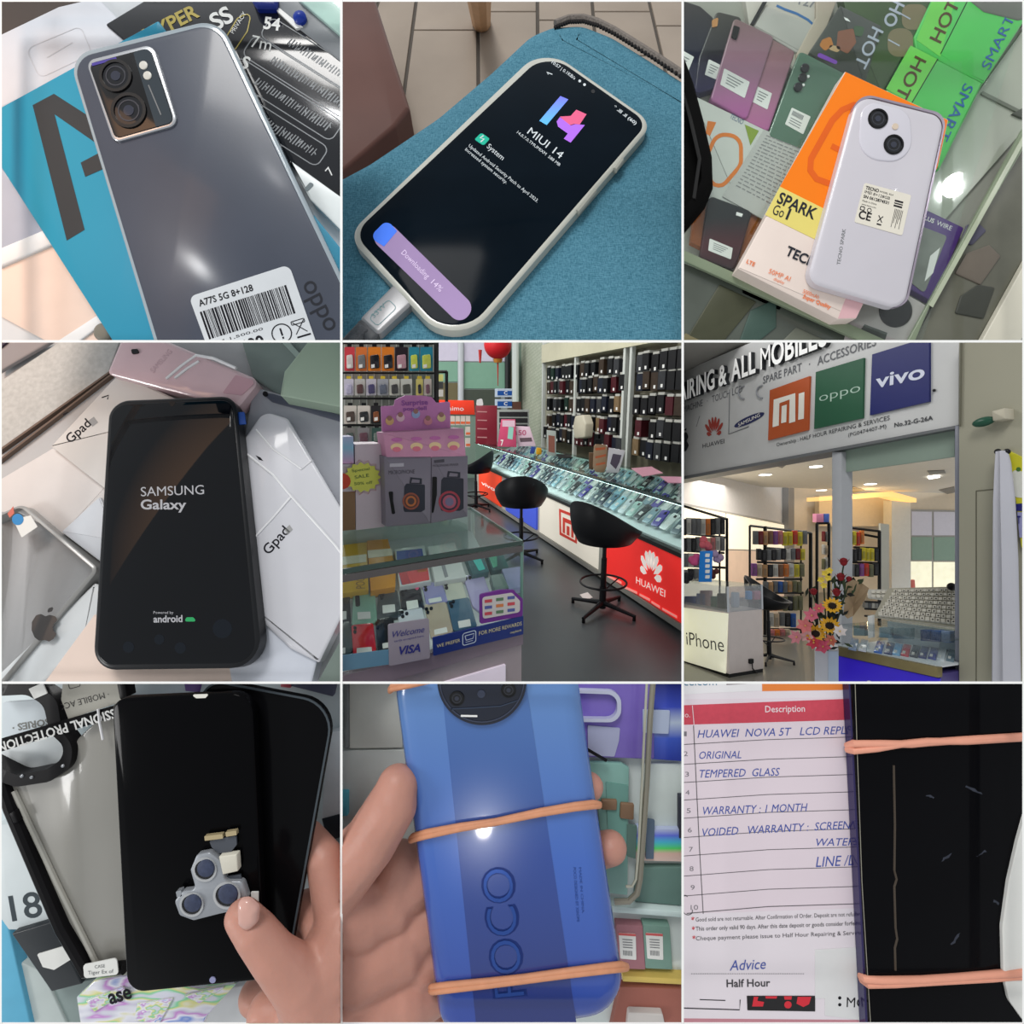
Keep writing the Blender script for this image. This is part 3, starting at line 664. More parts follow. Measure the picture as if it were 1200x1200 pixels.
    t = Th('phone_box', 'dark green olive box strip between the game box and the green boxes', 'box')
    t.part('lid', plate(p, [(560, -30), (900, -30), (700, 330), (620, 280), (690, 100), (575, 40)], h0, -.06, 3, .004), mat('olive_box', (62, 82, 48), .35, var=.4, vs=6, coat=.3))
    f = f1(-.06)
    m = MB(); m.text(f, 'HO', 742, 0, 62, 116, bold=.02); t.part('lettering', m, mat('pale_lavender', 0))
    m = MB(); m.flat(f, rrect(720, 100, 90, 100, 36)); m.flat(f, rrect(770, 15, 90, 90, 30)); t.part('camera_print', m, C('khaki_print', (122, 112, 84), .4))
    m = MB(); m.stroke(f, [(722, 140), (762, 162)], 5, .002); m.stroke(f, [(764, 48), (800, 68)], 5, .002); t.part('tiny_print', m, mat('pale_lavender', 0))
    # two bright green boxes
    g1 = C('fluoro_green', (78, 190, 88), .35, var=.12, vs=5, coat=.2); g2 = C('lime_green', (112, 204, 84), .35, coat=.2)
    def green(label, q, dark, txt):
        t = Th('phone_box', label, 'box', 'green phone boxes'); t.part('lid', plate(p, q, h0, -.045, 3, .005), g1)
        f = f1(-.045); t.part('lime_panel', plate(p, dark, -.045, -.0435), g2, label='lighter lime green panel')
        for (mm, s_) in ((C('brown_print', (84, 60, 34), .5), txt[0]), (C('navy_print', (44, 92, 160), .5), txt[1])):
            m = MB()
            for (tt, x, y, sz, an, fit, mi) in s_: m.text(f, tt, x, y, sz, an, .0025, bold=.015, fit=fit, mirror=mi)
            t.part('lettering', m, mm)
        m = MB(); m.stroke(f, txt[2], 3, .0025); t.part('seam_line', m, INK)
    green('green phone box further back at the top edge, with upside down blue lettering', [(905, -60), (1210, 60), (1060, 290), (1000, 262), (822, 168), (815, 130)], [(890, -30), (965, -30), (906, 200), (822, 140)], ([('HOT', 905, 155, 62, -64, 160, False)], [('SMART', 1078, 248, 48, -64, 205, False)], [(1000, 5), (906, 190)]))
    green('green phone box nearer the orange box, its blue lettering running down to the white phone', [(802, 160), (1056, 292), (900, 600), (700, 420), (720, 310)], [(802, 160), (896, 208), (805, 362), (715, 312)], ([('HOT', 818, 196, 62, 117, 160, False)], [('SMART', 990, 292, 52, 116, 215, False)], [(896, 208), (805, 362)]))
    slab('card_strip', 'dark green gap strip between the two green boxes', 'strip', p, [(822, 145), (1062, 262), (1055, 292), (800, 160)], h0, -.07, C('deep_green', (34, 84, 40)))
    slab('metal_strip', 'grey metal strip at the top right corner above the green box', 'strip', p, [(985, -20), (1230, -20), (1230, 60), (1180, 70), (1060, 40)], h0, -.04, C('strip_grey', (112, 112, 106)), 3, .004)
    # purple pack + white pack lower right
    t = Th('accessory_pack', 'purple accessory pack with grey picture, right of the white phone', 'package')
    t.part('card', plate(p, [(780, 700), (990, 800), (880, 1060), (700, 960)], h0, -.07, 6, .004), C('purple_card', (78, 54, 116)))
    t.part('picture', plate(p, [(800, 780), (930, 830), (850, 1030), (760, 960)], -.07, -.066, 10), mat('grey_picture', (120, 124, 118), .5, var=.5, vs=14))
    f = f1(-.07); m = MB(); m.text(f, 'PLUS', 838, 768, 22, 22, bold=.02); m.text(f, 'WIRE', 890, 790, 24, 22, bold=.02); t.part('lettering', m, STK)
    f = f1(-.066); m = MB(); m.flat(f, [(905, 870), (880, 960), (850, 990), (870, 900)]); t.part('white_cable', m, STK)
    t = Th('accessory_box', 'white grey box with a round black device printed on it, under the phone bottom edge', 'box')
    t.part('lid', plate(p, [(620, 1010), (800, 1040), (870, 1080), (800, 1230), (560, 1230)], h0, -.05, 6, .005), C('grey_white_box', (178, 170, 168), .5))
    t.part('round_device', plate(p, circle(755, 1090, 58, 24), -.05, -.03, 0, .012), mat('device_black', (20, 20, 24), .3))
    t.part('dark_print', plate(p, [(640, 1140), (720, 1170), (700, 1230), (600, 1200)], -.05, -.047), mat('dark_picture', (84, 88, 84), .5, var=.5, vs=20))
    slab('card_corner', 'pale green white card under the lower edge of the orange box', 'card', p, [(380, 1010), (620, 1100), (570, 1230), (330, 1150)], h0, -.075, C('pale_green_card', (176, 184, 168)))
    slab('blue_card', 'blue lilac card poking out under the lower left of the orange box', 'card', p, [(215, 970), (370, 1040), (340, 1090), (210, 1030)], h0, -.06, C('blue_card', (98, 106, 140)))
    # lower front of the counter: side panes and profiles
    gl = glassmat('counter_glass', (245, 255, 250), .035, 1.0)
    ct.part('glass_top', plate(p, [(-20, -20), (1220, -20), (1220, -10), (836, 1220), (830, 1225), (-20, 870)], -.02, -.012), gl)
    t = ct
    e1 = C('edge_green', (128, 140, 116), .3)
    t.part('front_edge', plate(p, [(-20, 868), (860, 1260), (760, 1260), (-20, 905)], -.03, -.008, 0, .003), e1)
    t.part('side_edge', plate(p, [(1196, 455), (1230, 415), (1230, 470), (870, 1075), (800, 1240), (770, 1240)], -.03, -.008, 0, .003), e1)
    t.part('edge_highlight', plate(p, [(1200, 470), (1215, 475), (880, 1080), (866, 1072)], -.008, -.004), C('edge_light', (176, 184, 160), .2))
    t.part('side_strip', plate(p, [(1240, 860), (1240, 1120), (1160, 1240), (1030, 1240)], -.05, -.01, 0, .004), C('cream_metal', (206, 202, 186), .35))
    t.part('joint_line', plate(p, [(1056, 320), (1190, 388), (1184, 398), (1050, 330)], -.1, -.09), C('joint_grey', (110, 116, 104)))
    t.part('corner_clip', plate(p, [(1160, 398), (1230, 360), (1230, 420), (1190, 412)], -.1, -.085, 0, .003), C('joint_dark', (82, 86, 78)))
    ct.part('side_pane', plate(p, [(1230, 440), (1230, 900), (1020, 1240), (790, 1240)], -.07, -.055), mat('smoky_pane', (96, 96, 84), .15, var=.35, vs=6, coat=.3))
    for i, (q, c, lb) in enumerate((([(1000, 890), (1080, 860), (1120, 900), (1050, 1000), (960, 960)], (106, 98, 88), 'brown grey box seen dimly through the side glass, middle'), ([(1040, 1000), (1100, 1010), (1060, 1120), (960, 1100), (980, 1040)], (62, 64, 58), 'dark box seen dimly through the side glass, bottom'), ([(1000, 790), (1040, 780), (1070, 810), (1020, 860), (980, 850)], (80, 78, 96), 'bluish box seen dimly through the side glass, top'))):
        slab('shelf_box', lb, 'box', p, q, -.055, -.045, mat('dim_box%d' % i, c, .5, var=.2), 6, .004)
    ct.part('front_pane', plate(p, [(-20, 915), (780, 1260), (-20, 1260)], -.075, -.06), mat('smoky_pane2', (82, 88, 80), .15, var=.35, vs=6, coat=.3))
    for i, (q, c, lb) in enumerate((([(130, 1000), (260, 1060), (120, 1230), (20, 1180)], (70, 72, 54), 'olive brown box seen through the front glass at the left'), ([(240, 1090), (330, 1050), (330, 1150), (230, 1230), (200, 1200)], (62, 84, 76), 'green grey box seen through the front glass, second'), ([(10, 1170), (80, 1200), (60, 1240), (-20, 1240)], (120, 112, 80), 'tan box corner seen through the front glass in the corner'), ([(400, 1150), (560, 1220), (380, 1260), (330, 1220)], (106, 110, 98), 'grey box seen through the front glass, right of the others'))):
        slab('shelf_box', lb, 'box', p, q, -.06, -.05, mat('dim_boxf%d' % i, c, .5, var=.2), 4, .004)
    t = Th('black_bag', 'black bag or sleeve hanging over the left edge of the counter', 'bag')
    m = MB(); pts = [(-60, 150), (0, 190), (40, 300), (75, 430), (105, 560), (108, 660), (80, 730), (30, 790), (-10, 840), (-60, 860)]
    P = [p.px(*q, .03) for q in pts]; m.loft([[p.w(a, b, h) for a, b in inset(P, ins)] for ins, h in ((.005, -.01), (0, .02), (.006, .05), (.02, .075), (.05, .09))]); t.part('fabric', m, mat('black_fabric', (13, 13, 13), .8, spec=.05, var=.3), smooth=60)
    m = MB(); m.tube([p.pw(5, 320, .07), p.pw(60, 560, .085), p.pw(40, 700, .085)], .006, 6); t.part('seam', m, mat('seam_black', (26, 26, 26), .7))
    # orange box
    H0, H1 = -.012, .09
    t = Th('phone_box', 'orange, yellow and cream phone box lying under the white phone', 'box')
    q = [(572, 250), (1010, 480), (545, 1122), (195, 944)]
    q = [(572, 250), (930, 440), (640, 1010), (545, 1122), (195, 944)]
    t.part('carton', plate(p, [(572, 250), (935, 420), (900, 580), (640, 1060), (610, 1120), (548, 1122), (195, 944)], H0, H1, 3, .004), C('cream_card', (228, 212, 202), .45))
    t.part('pink_side', plate(p, [(575, 1045), (642, 1050), (610, 1118), (546, 1120)], H1, H1+.001), C('pink_side', (214, 172, 176), .5))
    t.part('orange_panel', plate(p, [(573, 253), (932, 422), (895, 590), (700, 900), (520, 748), (342, 656)], H1, H1+.002), C('vivid_orange', (250, 128, 8), .4, var=.02))
    t.part('yellow_panel', plate(p, [(342, 656), (720, 845), (600, 880), (480, 848), (290, 755)], H1, H1+.0025), C('soft_yellow', (230, 214, 118), .45, var=.03))
    f = f1(H1); m = MB(); m.stroke(f, [(690, 385), (600, 370), (560, 388), (525, 425), (450, 560), (448, 600), (470, 630), (520, 648), (560, 640)], 22, .003)
    m.stroke(f, [(522, 514), (575, 540)], 20, .003); t.part('letter_g', m, C('deep_orange', (228, 98, 20), .4))
    m = MB(); m.text(f, 'SPARK', 328, 712, 58, 25, .004, bold=.02, fit=145); m.text(f, 'Go', 312, 752, 52, 22, .004, bold=.0, fit=40); m.text(f, '1', 360, 770, 56, 22, .004, bold=.04)
    m.text(f, 'TECNO', 358, 895, 48, 25, .004, bold=.05, fit=150); t.part('lettering', m, C('navy_ink', (30, 34, 44), .5))
    m = MB(); m.text(f, 'LTE', 222, 925, 20, 24, .004, bold=.03); m.text(f, '50MP AI', 300, 960, 24, 22, .004, bold=.04, fit=80); m.text(f, 'display', 318, 985, 15, 22, .004); m.text(f, '5000mAh', 420, 1030, 20, 22, .004, bold=.05, fit=60); m.text(f, 'Super Quality', 420, 1048, 20, 22, .004, bold=.05, fit=105); t.part('small_lettering', m, C('coral_print', (236, 130, 80)))
    # phone
    t = Th('smartphone', 'pale lilac white phone with two black lenses, lying on the orange box', 'phone')
    q = [(618, 330), (925, 408), (780, 1090), (438, 990)]
    t.part('back_cover', plate(p, q, H1+.003, H1+.062, [58, 46, 50, 50], .012, 8), mat('lilac_white', (203, 199, 206), .3, spec=.35, coat=.15, var=.03))
    H = H1+.062
    t.part('side_frame', MB().ring(p, fillet([p.px(*c, H1+.04) for c in ((614, 326), (929, 404), (783, 1095), (434, 993))], [.055, .045, .048, .048], 8), fillet([p.px(*c, H1+.04) for c in ((622, 334), (921, 412), (777, 1086), (443, 986))], [.055, .045, .048, .048], 8), H1+.012, H1+.045), mat('frame_mauve', (164, 154, 168), .25, metal=.4))
    t.part('camera_island', plate(p, [(630, 348), (800, 388), (812, 575), (618, 555)], H, H+.006, [50, 60, 80, 75], .004, 8), mat('island_white', (210, 207, 216), .1, coat=.6, var=.02))
    f = f1(H+.006)
    lens(t, f, 686, 418, 35, 0, rim=BLK); lens(t, f, 741, 509, 35, 0, rim=BLK)
    t.part('flash_lamp', plate(p, circle(748, 444, 11, 14), H+.006, H+.01), mat('flash_cream', (214, 196, 176), .3))
    q = [(640, 642), (804, 686), (772, 828), (604, 780)]
    t.part('sticker', plate(p, q, H, H+.003, 6), mat('sticker_cream', (226, 220, 206), .5)); f = Fr(p, q, 170, 145, H+.003); m = MB()
    m.text(f, 'TECNO', 8, 22, 17, 0, bold=.03, fit=48); m.text(f, 'MODEL: KL4', 60, 20, 9); m.text(f, 'IMEI 8+128GB', 8, 37, 15, 0, bold=.06, fit=92); m.text(f, 'SN 0612874531', 8, 54, 15, 0, bold=.06, fit=92); m.text(f, 'Made in China', 8, 68, 9); m.text(f, 'www.tecno.com', 8, 80, 8)
    m.text(f, 'CE', 8, 128, 40, 0, bold=.02, fit=44); m.stroke(f, [(76, 100), (92, 122)], 3); m.stroke(f, [(92, 100), (76, 122)], 3); m.frect(f, 76, 128, 16, 5); m.stroke(f, rrect(8, 86, 14, 12, 2), 3, closed=True); m.stroke(f, circle(40, 92, 7, 10), 2.5, closed=True)
    for i in range(7): m.stroke(f, [(126+i*4.5, 62), (126+i*4.5, 128-(i % 3)*16)], 1.6)
    for i in range(3): m.stroke(f, [(118, 34+i*9), (148, 34+i*9)], 6 if i != 1 else 4)
    t.part('sticker_print', m, INK)
    f = f1(H); m = MB(); m.text(f, 'TECNO SPARK', 553, 932, 17, -81, .001, bold=.01, fit=128); t.part('lettering', m, GREYINK)
    # lamp reflected in the counter glass
    x, y = 957, 650; r = ray(x, y); P = p.pw(x, y, -.012); d = Vector((r.x, -r.y, r.z)).normalized()
    downlight(P+d*7, P, .13, 130)
    slab('inner_pane', 'pale glass plate on the shelf, right of the green boxes', 'glass', p, [(1056, 300), (1230, 60), (1230, 420), (880, 820), (760, 900), (850, 620)], -.12, -.1, mat('pale_pane', (160, 166, 152), .3, var=.15, vs=4, coat=.4))
bay3()
# ================================================================ bay 4: booting phone over white boxes
use_bay(0, 1)
def bay4():
    p = board(1.82, 14, 600, 600)
    def f1(H): return Fr(p, [(0, 0), (1200, 0), (1200, 1200), (0, 1200)], 1200, 1200, H)
    W1 = mat('box_white_a', (204, 200, 196), .35, var=.03, coat=.15); W2 = mat('box_white_b', (198, 198, 204), .25, coat=.4, var=.03)
    slab('display_counter', 'grey white counter top beneath the white boxes', 'counter', p, [(-80, -80), (1280, -80), (1280, 1300), (-80, 1300)], -.1, -.03, mat('grey_counter', (176, 178, 180), .4, var=.1, vs=3))
    slab('speckled_strip', 'pale speckled counter strip running across the top left', 'strip', p, [(-60, 180), (300, -60), (440, -60), (380, 110), (-60, 420)], -.03, 0, mat('speckle', (178, 180, 178), .6, var=.25, vs=60), 0, .004)
    slab('corner_panel', 'grey panel with a dark rim in the top left corner', 'panel', p, [(-60, -60), (280, -60), (20, 90), (-60, 140)], 0, .03, mat('grey_panel', (140, 136, 138), .5), 4, .006)
    slab('corner_trim', 'dark purple trim in the very top left corner', 'trim', p, [(-60, -60), (100, -60), (-10, 30), (-60, 50)], .03, .045, mat('purple_trim', (62, 52, 66), .5))
    for k, (a, b, c, d) in enumerate(((440, 110, -60, 428), (400, 150, -60, 465))):
        slab('counter_groove', ('upper' if k == 0 else 'lower')+' thin brown line along the edge of the speckled strip', 'groove', p, [(a, b-45), (a, b-38), (c, d), (c, d-8)], -.03, .004, mat('groove_brown', (104, 88, 78), .6))
    # glass and green box at top right
    slab('glass_sheet', 'smoky green glass sheet in the upper right, behind the pink phone', 'glass', p, [(830, -60), (1280, -60), (1280, 300), (1000, 200), (890, 130)], -.03, .012, mat('smoky_green', (112, 126, 122), .15, var=.2, vs=4, coat=.4), 2, .004)
    t = Th('green_box', 'pale sage green box in the top right corner', 'box')
    t.part('carton', plate(p, [(1000, 105), (1130, -60), (1300, -60), (1300, 250), (985, 190)], .012, .2, 4, .006), mat('sage_box', (150, 168, 150), .5, var=.05))
    slab('glass_sheet', 'thin glass edge line crossing above the green box', 'glass', p, [(930, -60), (960, -60), (1070, 60), (1050, 66)], .012, .03, mat('glass_line', (150, 166, 160), .2))
    # grey box with tablet frame, right
    slab('tablet', 'grey tablet with a dark front edge, lying under the right white box', 'tablet', p, [(890, 160), (1000, 190), (1300, 310), (1300, 760), (860, 330)], -.03, .05, mat('tablet_grey', (150, 152, 160), .3, coat=.3), 8, .006)
    slab('tablet_edge', 'dark strip along the top edge of the grey tablet', 'strip', p, [(918, 180), (960, 184), (1300, 292), (1300, 312), (955, 212)], .05, .058, mat('edge_slate', (74, 78, 92), .3), 4, .002)
    slab('tablet_camera', 'tiny black camera dot on the grey tablet corner', 'camera', p, circle(932, 184, 9, 12), .058, .066, BLK)
    # boxes left
    t = Th('tablet_box', 'white tablet box lettered Gpad at the upper left, with a grey number plate', 'box')
    t.part('lid', plate(p, [(178, 368), (420, 110), (700, 240), (600, 700)], -.03, .06, 3, .006), W1)
    f = f1(.06); m = MB(); m.text(f, 'Gpad', 248, 360, 46, -42, .001, bold=.01, fit=100); t.part('lettering', m, INK)
    m = MB(); m.flat(f, [(310, 280), (330, 265), (345, 285), (325, 300)], .001); t.part('number_mark', m, mat('mark_grey', (150, 150, 150), .5))
    m = MB(); m.stroke(f, [(222, 258), (238, 250)], 5, .001); m.stroke(f, [(358, 198), (382, 190), (378, 204)], 4, .001); t.part('small_mark', m, INK)
    slab('white_box', 'plain white box at the left under the Gpad box', 'box', p, [(-60, 520), (190, 372), (400, 480), (430, 560), (220, 680), (60, 600), (-60, 600)], -.03, .02, mat('box_white_c', (206, 202, 200), .4), 3, .005)
    slab('white_box', 'narrow bluish white box between the silver tablet and the black phone', 'box', p, [(215, 670), (350, 545), (420, 700), (360, 780)], -.03, .045, mat('box_white_d', (196, 200, 206), .35), 4, .005)
    t = Th('tablet', 'silver tablet with an apple emblem and a sticker, at the left edge', 'tablet')
    t.part('back_cover', plate(p, [(-80, 640), (75, 570), (345, 800), (10, 1200), (-80, 1260)], -.03, .09, [4, 40, 26, 4, 4], .01, 7), mat('silver_back', (158, 157, 155), .3, metal=.15, coat=.3, var=.06, vs=3))
    t.part('sticker', plate(p, [(45, 625), (108, 612), (132, 652), (76, 690)], .09, .092, 3), STK)
    t.part('round_sticker', plate(p, circle(62, 626, 20, 18), .092, .094), mat('sticker_blue', (54, 132, 190), .4))
    t.part('red_mark', plate(p, [(26, 606), (46, 580), (50, 604), (34, 620)], .09, .092), mat('mark_red', (200, 110, 96), .4))
    f = f1(.09); m = MB(); cx, cy = 156, 1000
    ap = [(0, -30), (12, -36), (28, -34), (38, -22), (27, -10), (25, 2), (30, 14), (40, 20), (32, 38), (20, 48), (8, 44), (0, 46), (-10, 48), (-24, 40), (-36, 18), (-38, -8), (-28, -30), (-14, -36)]
    lf = [(2, -40), (6, -56), (22, -64), (18, -48)]
    rot = lambda P_: [(cx+(x*math.cos(.12)-y*math.sin(.12))*1.18, cy+(x*math.sin(.12)+y*math.cos(.12))*1.12) for x, y in P_]
    m.flat(f, fillet(rot(ap), 8, 3)); t.part('emblem', m, mat('emblem_dark', (64, 62, 62), .15, coat=.4)); m = MB(); m.flat(f, fillet(rot(lf), 5, 3)); t.part('emblem_leaf', m, mat('emblem_dark', 0))
    slab('white_tray', 'white tray rim crossing the lower left under the phone', 'tray', p, [(40, 1300), (-80, 1300), (-80, 1240), (330, 850), (420, 900), (300, 1060)], -.03, .06, mat('white_rim', (206, 210, 212), .3, coat=.2), 6, .012)
    slab('peach_sheet', 'peach coloured sheet at the bottom left under the phone', 'sheet', p, [(80, 1300), (330, 960), (900, 1100), (900, 1300)], -.03, .07, mat('peach', (220, 200, 188), .4, coat=.2), 5, .006)
    # right boxes
    t = Th('tablet_box', 'white tablet box lettered Gpad in a glossy wrapper, right of the phone', 'box')
    t.part('lid', plate(p, [(925, 245), (1010, 270), (1300, 760), (1120, 1130), (1020, 1080), (830, 900), (830, 380)], .0, .11, [40, 30, 4, 4, 4, 4, 4], .01), W2)
    f = f1(.11); m = MB(); m.text(f, 'Gpad', 945, 752, 50, -48, .001, bold=.01, fit=112); t.part('lettering', m, INK)
    m = MB(); m.flat(f, [(1000, 662), (1018, 645), (1030, 662), (1012, 680)], .001); t.part('number_mark', m, mat('mark_grey', 0))
    m = MB()
    for pts, r in (([(860, 390), (960, 470), (1010, 530), (1180, 720), (1260, 830)], .004), ([(1025, 545), (960, 620), (885, 700)], .004), ([(900, 310), (960, 380), (1060, 450), (1095, 420)], .003)): m.tube([p.pw(x, y, .111) for x, y in pts], r, 6)
    t.part('wrapper_fold', m, mat('fold_white', (230, 230, 232), .15, coat=.5))
    t.part('black_mark', plate(p, [(898, 400), (915, 408), (925, 420), (910, 416)], .11, .112), INK)
    slab('white_box', 'bluish white box end at the bottom, right of the phone', 'box', p, [(820, 900), (930, 930), (1120, 1095), (1070, 1300), (830, 1300), (800, 1120)], -.03, .08, mat('box_white_e', (194, 198, 208), .35), 6, .008)
    slab('green_ledge', 'grey green ledge in the lower right corner', 'ledge', p, [(1060, 1300), (1300, 860), (1300, 1300)], .0, .12, mat('ledge_green', (104, 116, 110), .4), 0, .006)
    # pink phone
    t = Th('smartphone', 'glossy rose pink phone lying back up behind the black phone', 'phone')
    t.part('back_cover', plate(p, [(432, -30), (520, -30), (912, 135), (830, 235), (372, 112)], .0, .13, [10, 10, 30, 26, 22], .016, 6), mat('rose_back', (206, 176, 182), .12, coat=.7, var=.04))
    t.part('end_band', plate(p, [(828, 118), (902, 140), (850, 190), (782, 182)], .13, .132, [6, 14, 6, 4]), mat('rose_band', (184, 146, 156), .2, coat=.5))
    t.part('camera_lens', plate(p, [(460, 28), (482, 26), (488, 40), (464, 44)], .13, .14, 4), LENS)
    f = f1(.13); m = MB(); m.text(f, 'SAMSUNG', 540, 112, 26, -48, .001, fit=100); t.part('lettering', m, mat('rose_print', (184, 154, 162), .3))
    m = MB()
    for pts in ([(585, 132), (640, 85), (690, 50), (750, 60), (830, 95)], [(615, 130), (660, 95), (700, 70)]): m.tube([p.pw(x, y, .1295) for x, y in pts], .006, 6)
    t.part('film_fold', m, mat('fold_white', 0))
    # black phone in front
    H0, H1 = .115, .22
    t = Th('smartphone', 'black phone showing a Samsung Galaxy start screen, in the middle of the white boxes', 'phone')
    q = [(382, 208), (824, 190), (922, 1148), (322, 1156)]
    t.part('body', plate(p, q, H0, H1, [62, 58, 80, 80], .012, 8), mat('body_black', (14, 16, 20), .3, spec=.3))
    q2 = [(392, 222), (815, 205), (903, 1132), (338, 1138)]
    scr = bpy.data.materials.new('screen_reflecting'); scr.use_nodes = True
    t.part('screen', plate(p, q2, H1-.005, H1+.003, [48, 44, 60, 60], .003, 8), mat('screen_black', (3, 5, 10), .03, spec=.28, var=.2))
    t.part('side_button', plate(p, [(828, 330), (836, 328), (846, 400), (838, 402)], H0+.03, H1-.02), BLK)
    t.part('blue_tab', plate(p, [(822, 250), (858, 248), (864, 290), (826, 294)], H1-.04, H1-.03, 2), mat('tab_blue', (20, 70, 150), .4), label='small blue plastic tab sticking out at the right')
    f = f1(H1+.003); gr = mat('boot_grey', (150, 150, 154), .5, emit=.25)
    m = MB(); m.text(f, 'SAMSUNG', 496, 545, 47, -2, .001, bold=.03, fit=222); m.text(f, 'Galaxy', 495, 590, 48, 0, .001, bold=.02, fit=160); m.text(f, 'Powered by', 540, 958, 14, 0, .001, fit=70); m.text(f, 'android', 540, 988, 34, -1, .001, bold=.03, fit=102)
    t.part('boot_text', m, gr)
    m = MB(); m.flat(f, fillet([(648, 985), (656, 970), (680, 970), (692, 985)], 6, 3)); t.part('robot_head', m, mat('android_green', (30, 140, 80), .5, emit=.2))
    t.part('front_notch', plate(p, [(590, 212), (620, 211), (605, 232)], H1+.003, H1+.0035, 5), BLK)
    for (x, y, r) in ((452, 1075, 20), (560, 1048, 18), (634, 1078, 20), (782, 1010, 34)):
        m = MB(); m.flat(f, circle(x, y, r, 16), .0008); t.part('fingerprint', m, mat('smudge', (20, 25, 32), .5, spec=.1))
    # an added orange lamp out of frame; the screen mirrors it as brown ceiling
    def refl(x, y, tt):
        P0 = p.pw(x, y, H1+.003); r = ray(x, y).normalized(); r = r-p.N*2*r.dot(p.N); return P0+r.normalized()*tt
    Q1, Q2, Q3 = refl(850, 262, 1.3), refl(355, 800, 1.3), refl(395, 215, 1.3); u = (Q1-Q2).normalized(); v = (Q3-Q1); v = v-u*v.dot(u); h = v.length*1.5; v.normalize()
    c = (Q1+Q2)/2+v*h/2; n = u.cross(v); 
    if n.dot(p.pw(600, 600)-c) < 0: n = -n
    l = bpy.data.lights.new('added_reflection_light', 'AREA'); l.shape = 'RECTANGLE'; l.size = (Q1-Q2).length*1.9; l.size_y = h; l.color = (1, .52, .25); l.spread = math.radians(72); l.energy = 1.9*l.size*h
    o = bpy.data.objects.new('added_reflection_light', l); COL.objects.link(o); z = -n; y_ = z.cross(u); M = Matrix((u, y_, z)).transposed().to_4x4(); M.translation = c; o.matrix_world = M
bay4()
# ================================================================ bay 5: inside the phone shop
use_bay(1, 1)
def make_stool(rm, x, y, facing, label, part_only=False, zs=1.0):
    """a swivel bar stool: moulded shell, pole, foot ring on spokes and four legs"""
    t = Th('bar_stool', label, 'stool', 'black swivel stools'); sm = mat('stool_black', (15, 16, 20), .45, spec=.25)
    W = lambda a, b, z: rm.P(x+a, y+b, z*zs)
    n = 36; rings = []
    prof_in = [(.001, .575), (.1, .572), (.165, .58), (.2, .6), (.225, None), (.238, None)]
    def hgt(th, k):
        c = .5+.5*math.cos(th-facing); return .6+(.02+.25*c**1.6)*k
    for r, z in prof_in[:4]: rings.append([W(r*math.cos(t_), r*math.sin(t_), z) for t_ in [2*math.pi*i/n for i in range(n)]])
    for r, k in ((.222, .4), (.238, .8), (.243, 1.0), (.255, 1.02), (.262, .95), (.258, .6), (.24, .15)):
        rings.append([W(r*math.cos(t_), r*math.sin(t_), hgt(t_, k)) for t_ in [2*math.pi*i/n for i in range(n)]])
    for r, z in ((.2, .555), (.1, .535), (.03, .53)): rings.append([W(r*math.cos(t_), r*math.sin(t_), z) for t_ in [2*math.pi*i/n for i in range(n)]])
    m = MB(); m.loft(rings); t.part('seat_shell', m, sm, smooth=70)
    m = MB(); m.tube([W(0, 0, .03), W(0, 0, .2)], .026, 12); m.tube([W(0, 0, .2), W(0, 0, .42)], .021, 12); m.tube([W(0, 0, .4), W(0, 0, .54)], .015, 12); t.part('pole', m, sm)
    m = MB(); R = .17; pts = [W(R*math.cos(a), R*math.sin(a), .235) for a in [2*math.pi*i/32 for i in range(33)]]; m.tube(pts, .0085, 8); t.part('foot_ring', m, sm)
    for a in (0.3, 3.44): m = MB(); m.tube([W(0, 0, .16), W(R*math.cos(a), R*math.sin(a), .235)], .006, 6); t.part('spoke', m, sm)
    for i in range(4):
        a = .55+i*math.pi/2; c, s_ = math.cos(a), math.sin(a)
        m = MB(); m.tube([W(0, 0, .075), W(c*.13, s_*.13, .055), W(c*.27, s_*.27, .035)], [.022, .016, .012], 8); t.part('leg', m, sm)
        m = MB(); m.tube([W(c*.262, s_*.262, .002), W(c*.262, s_*.262, .035)], [.013, .011], 8); t.part('foot_pad', m, BLK)
    return t
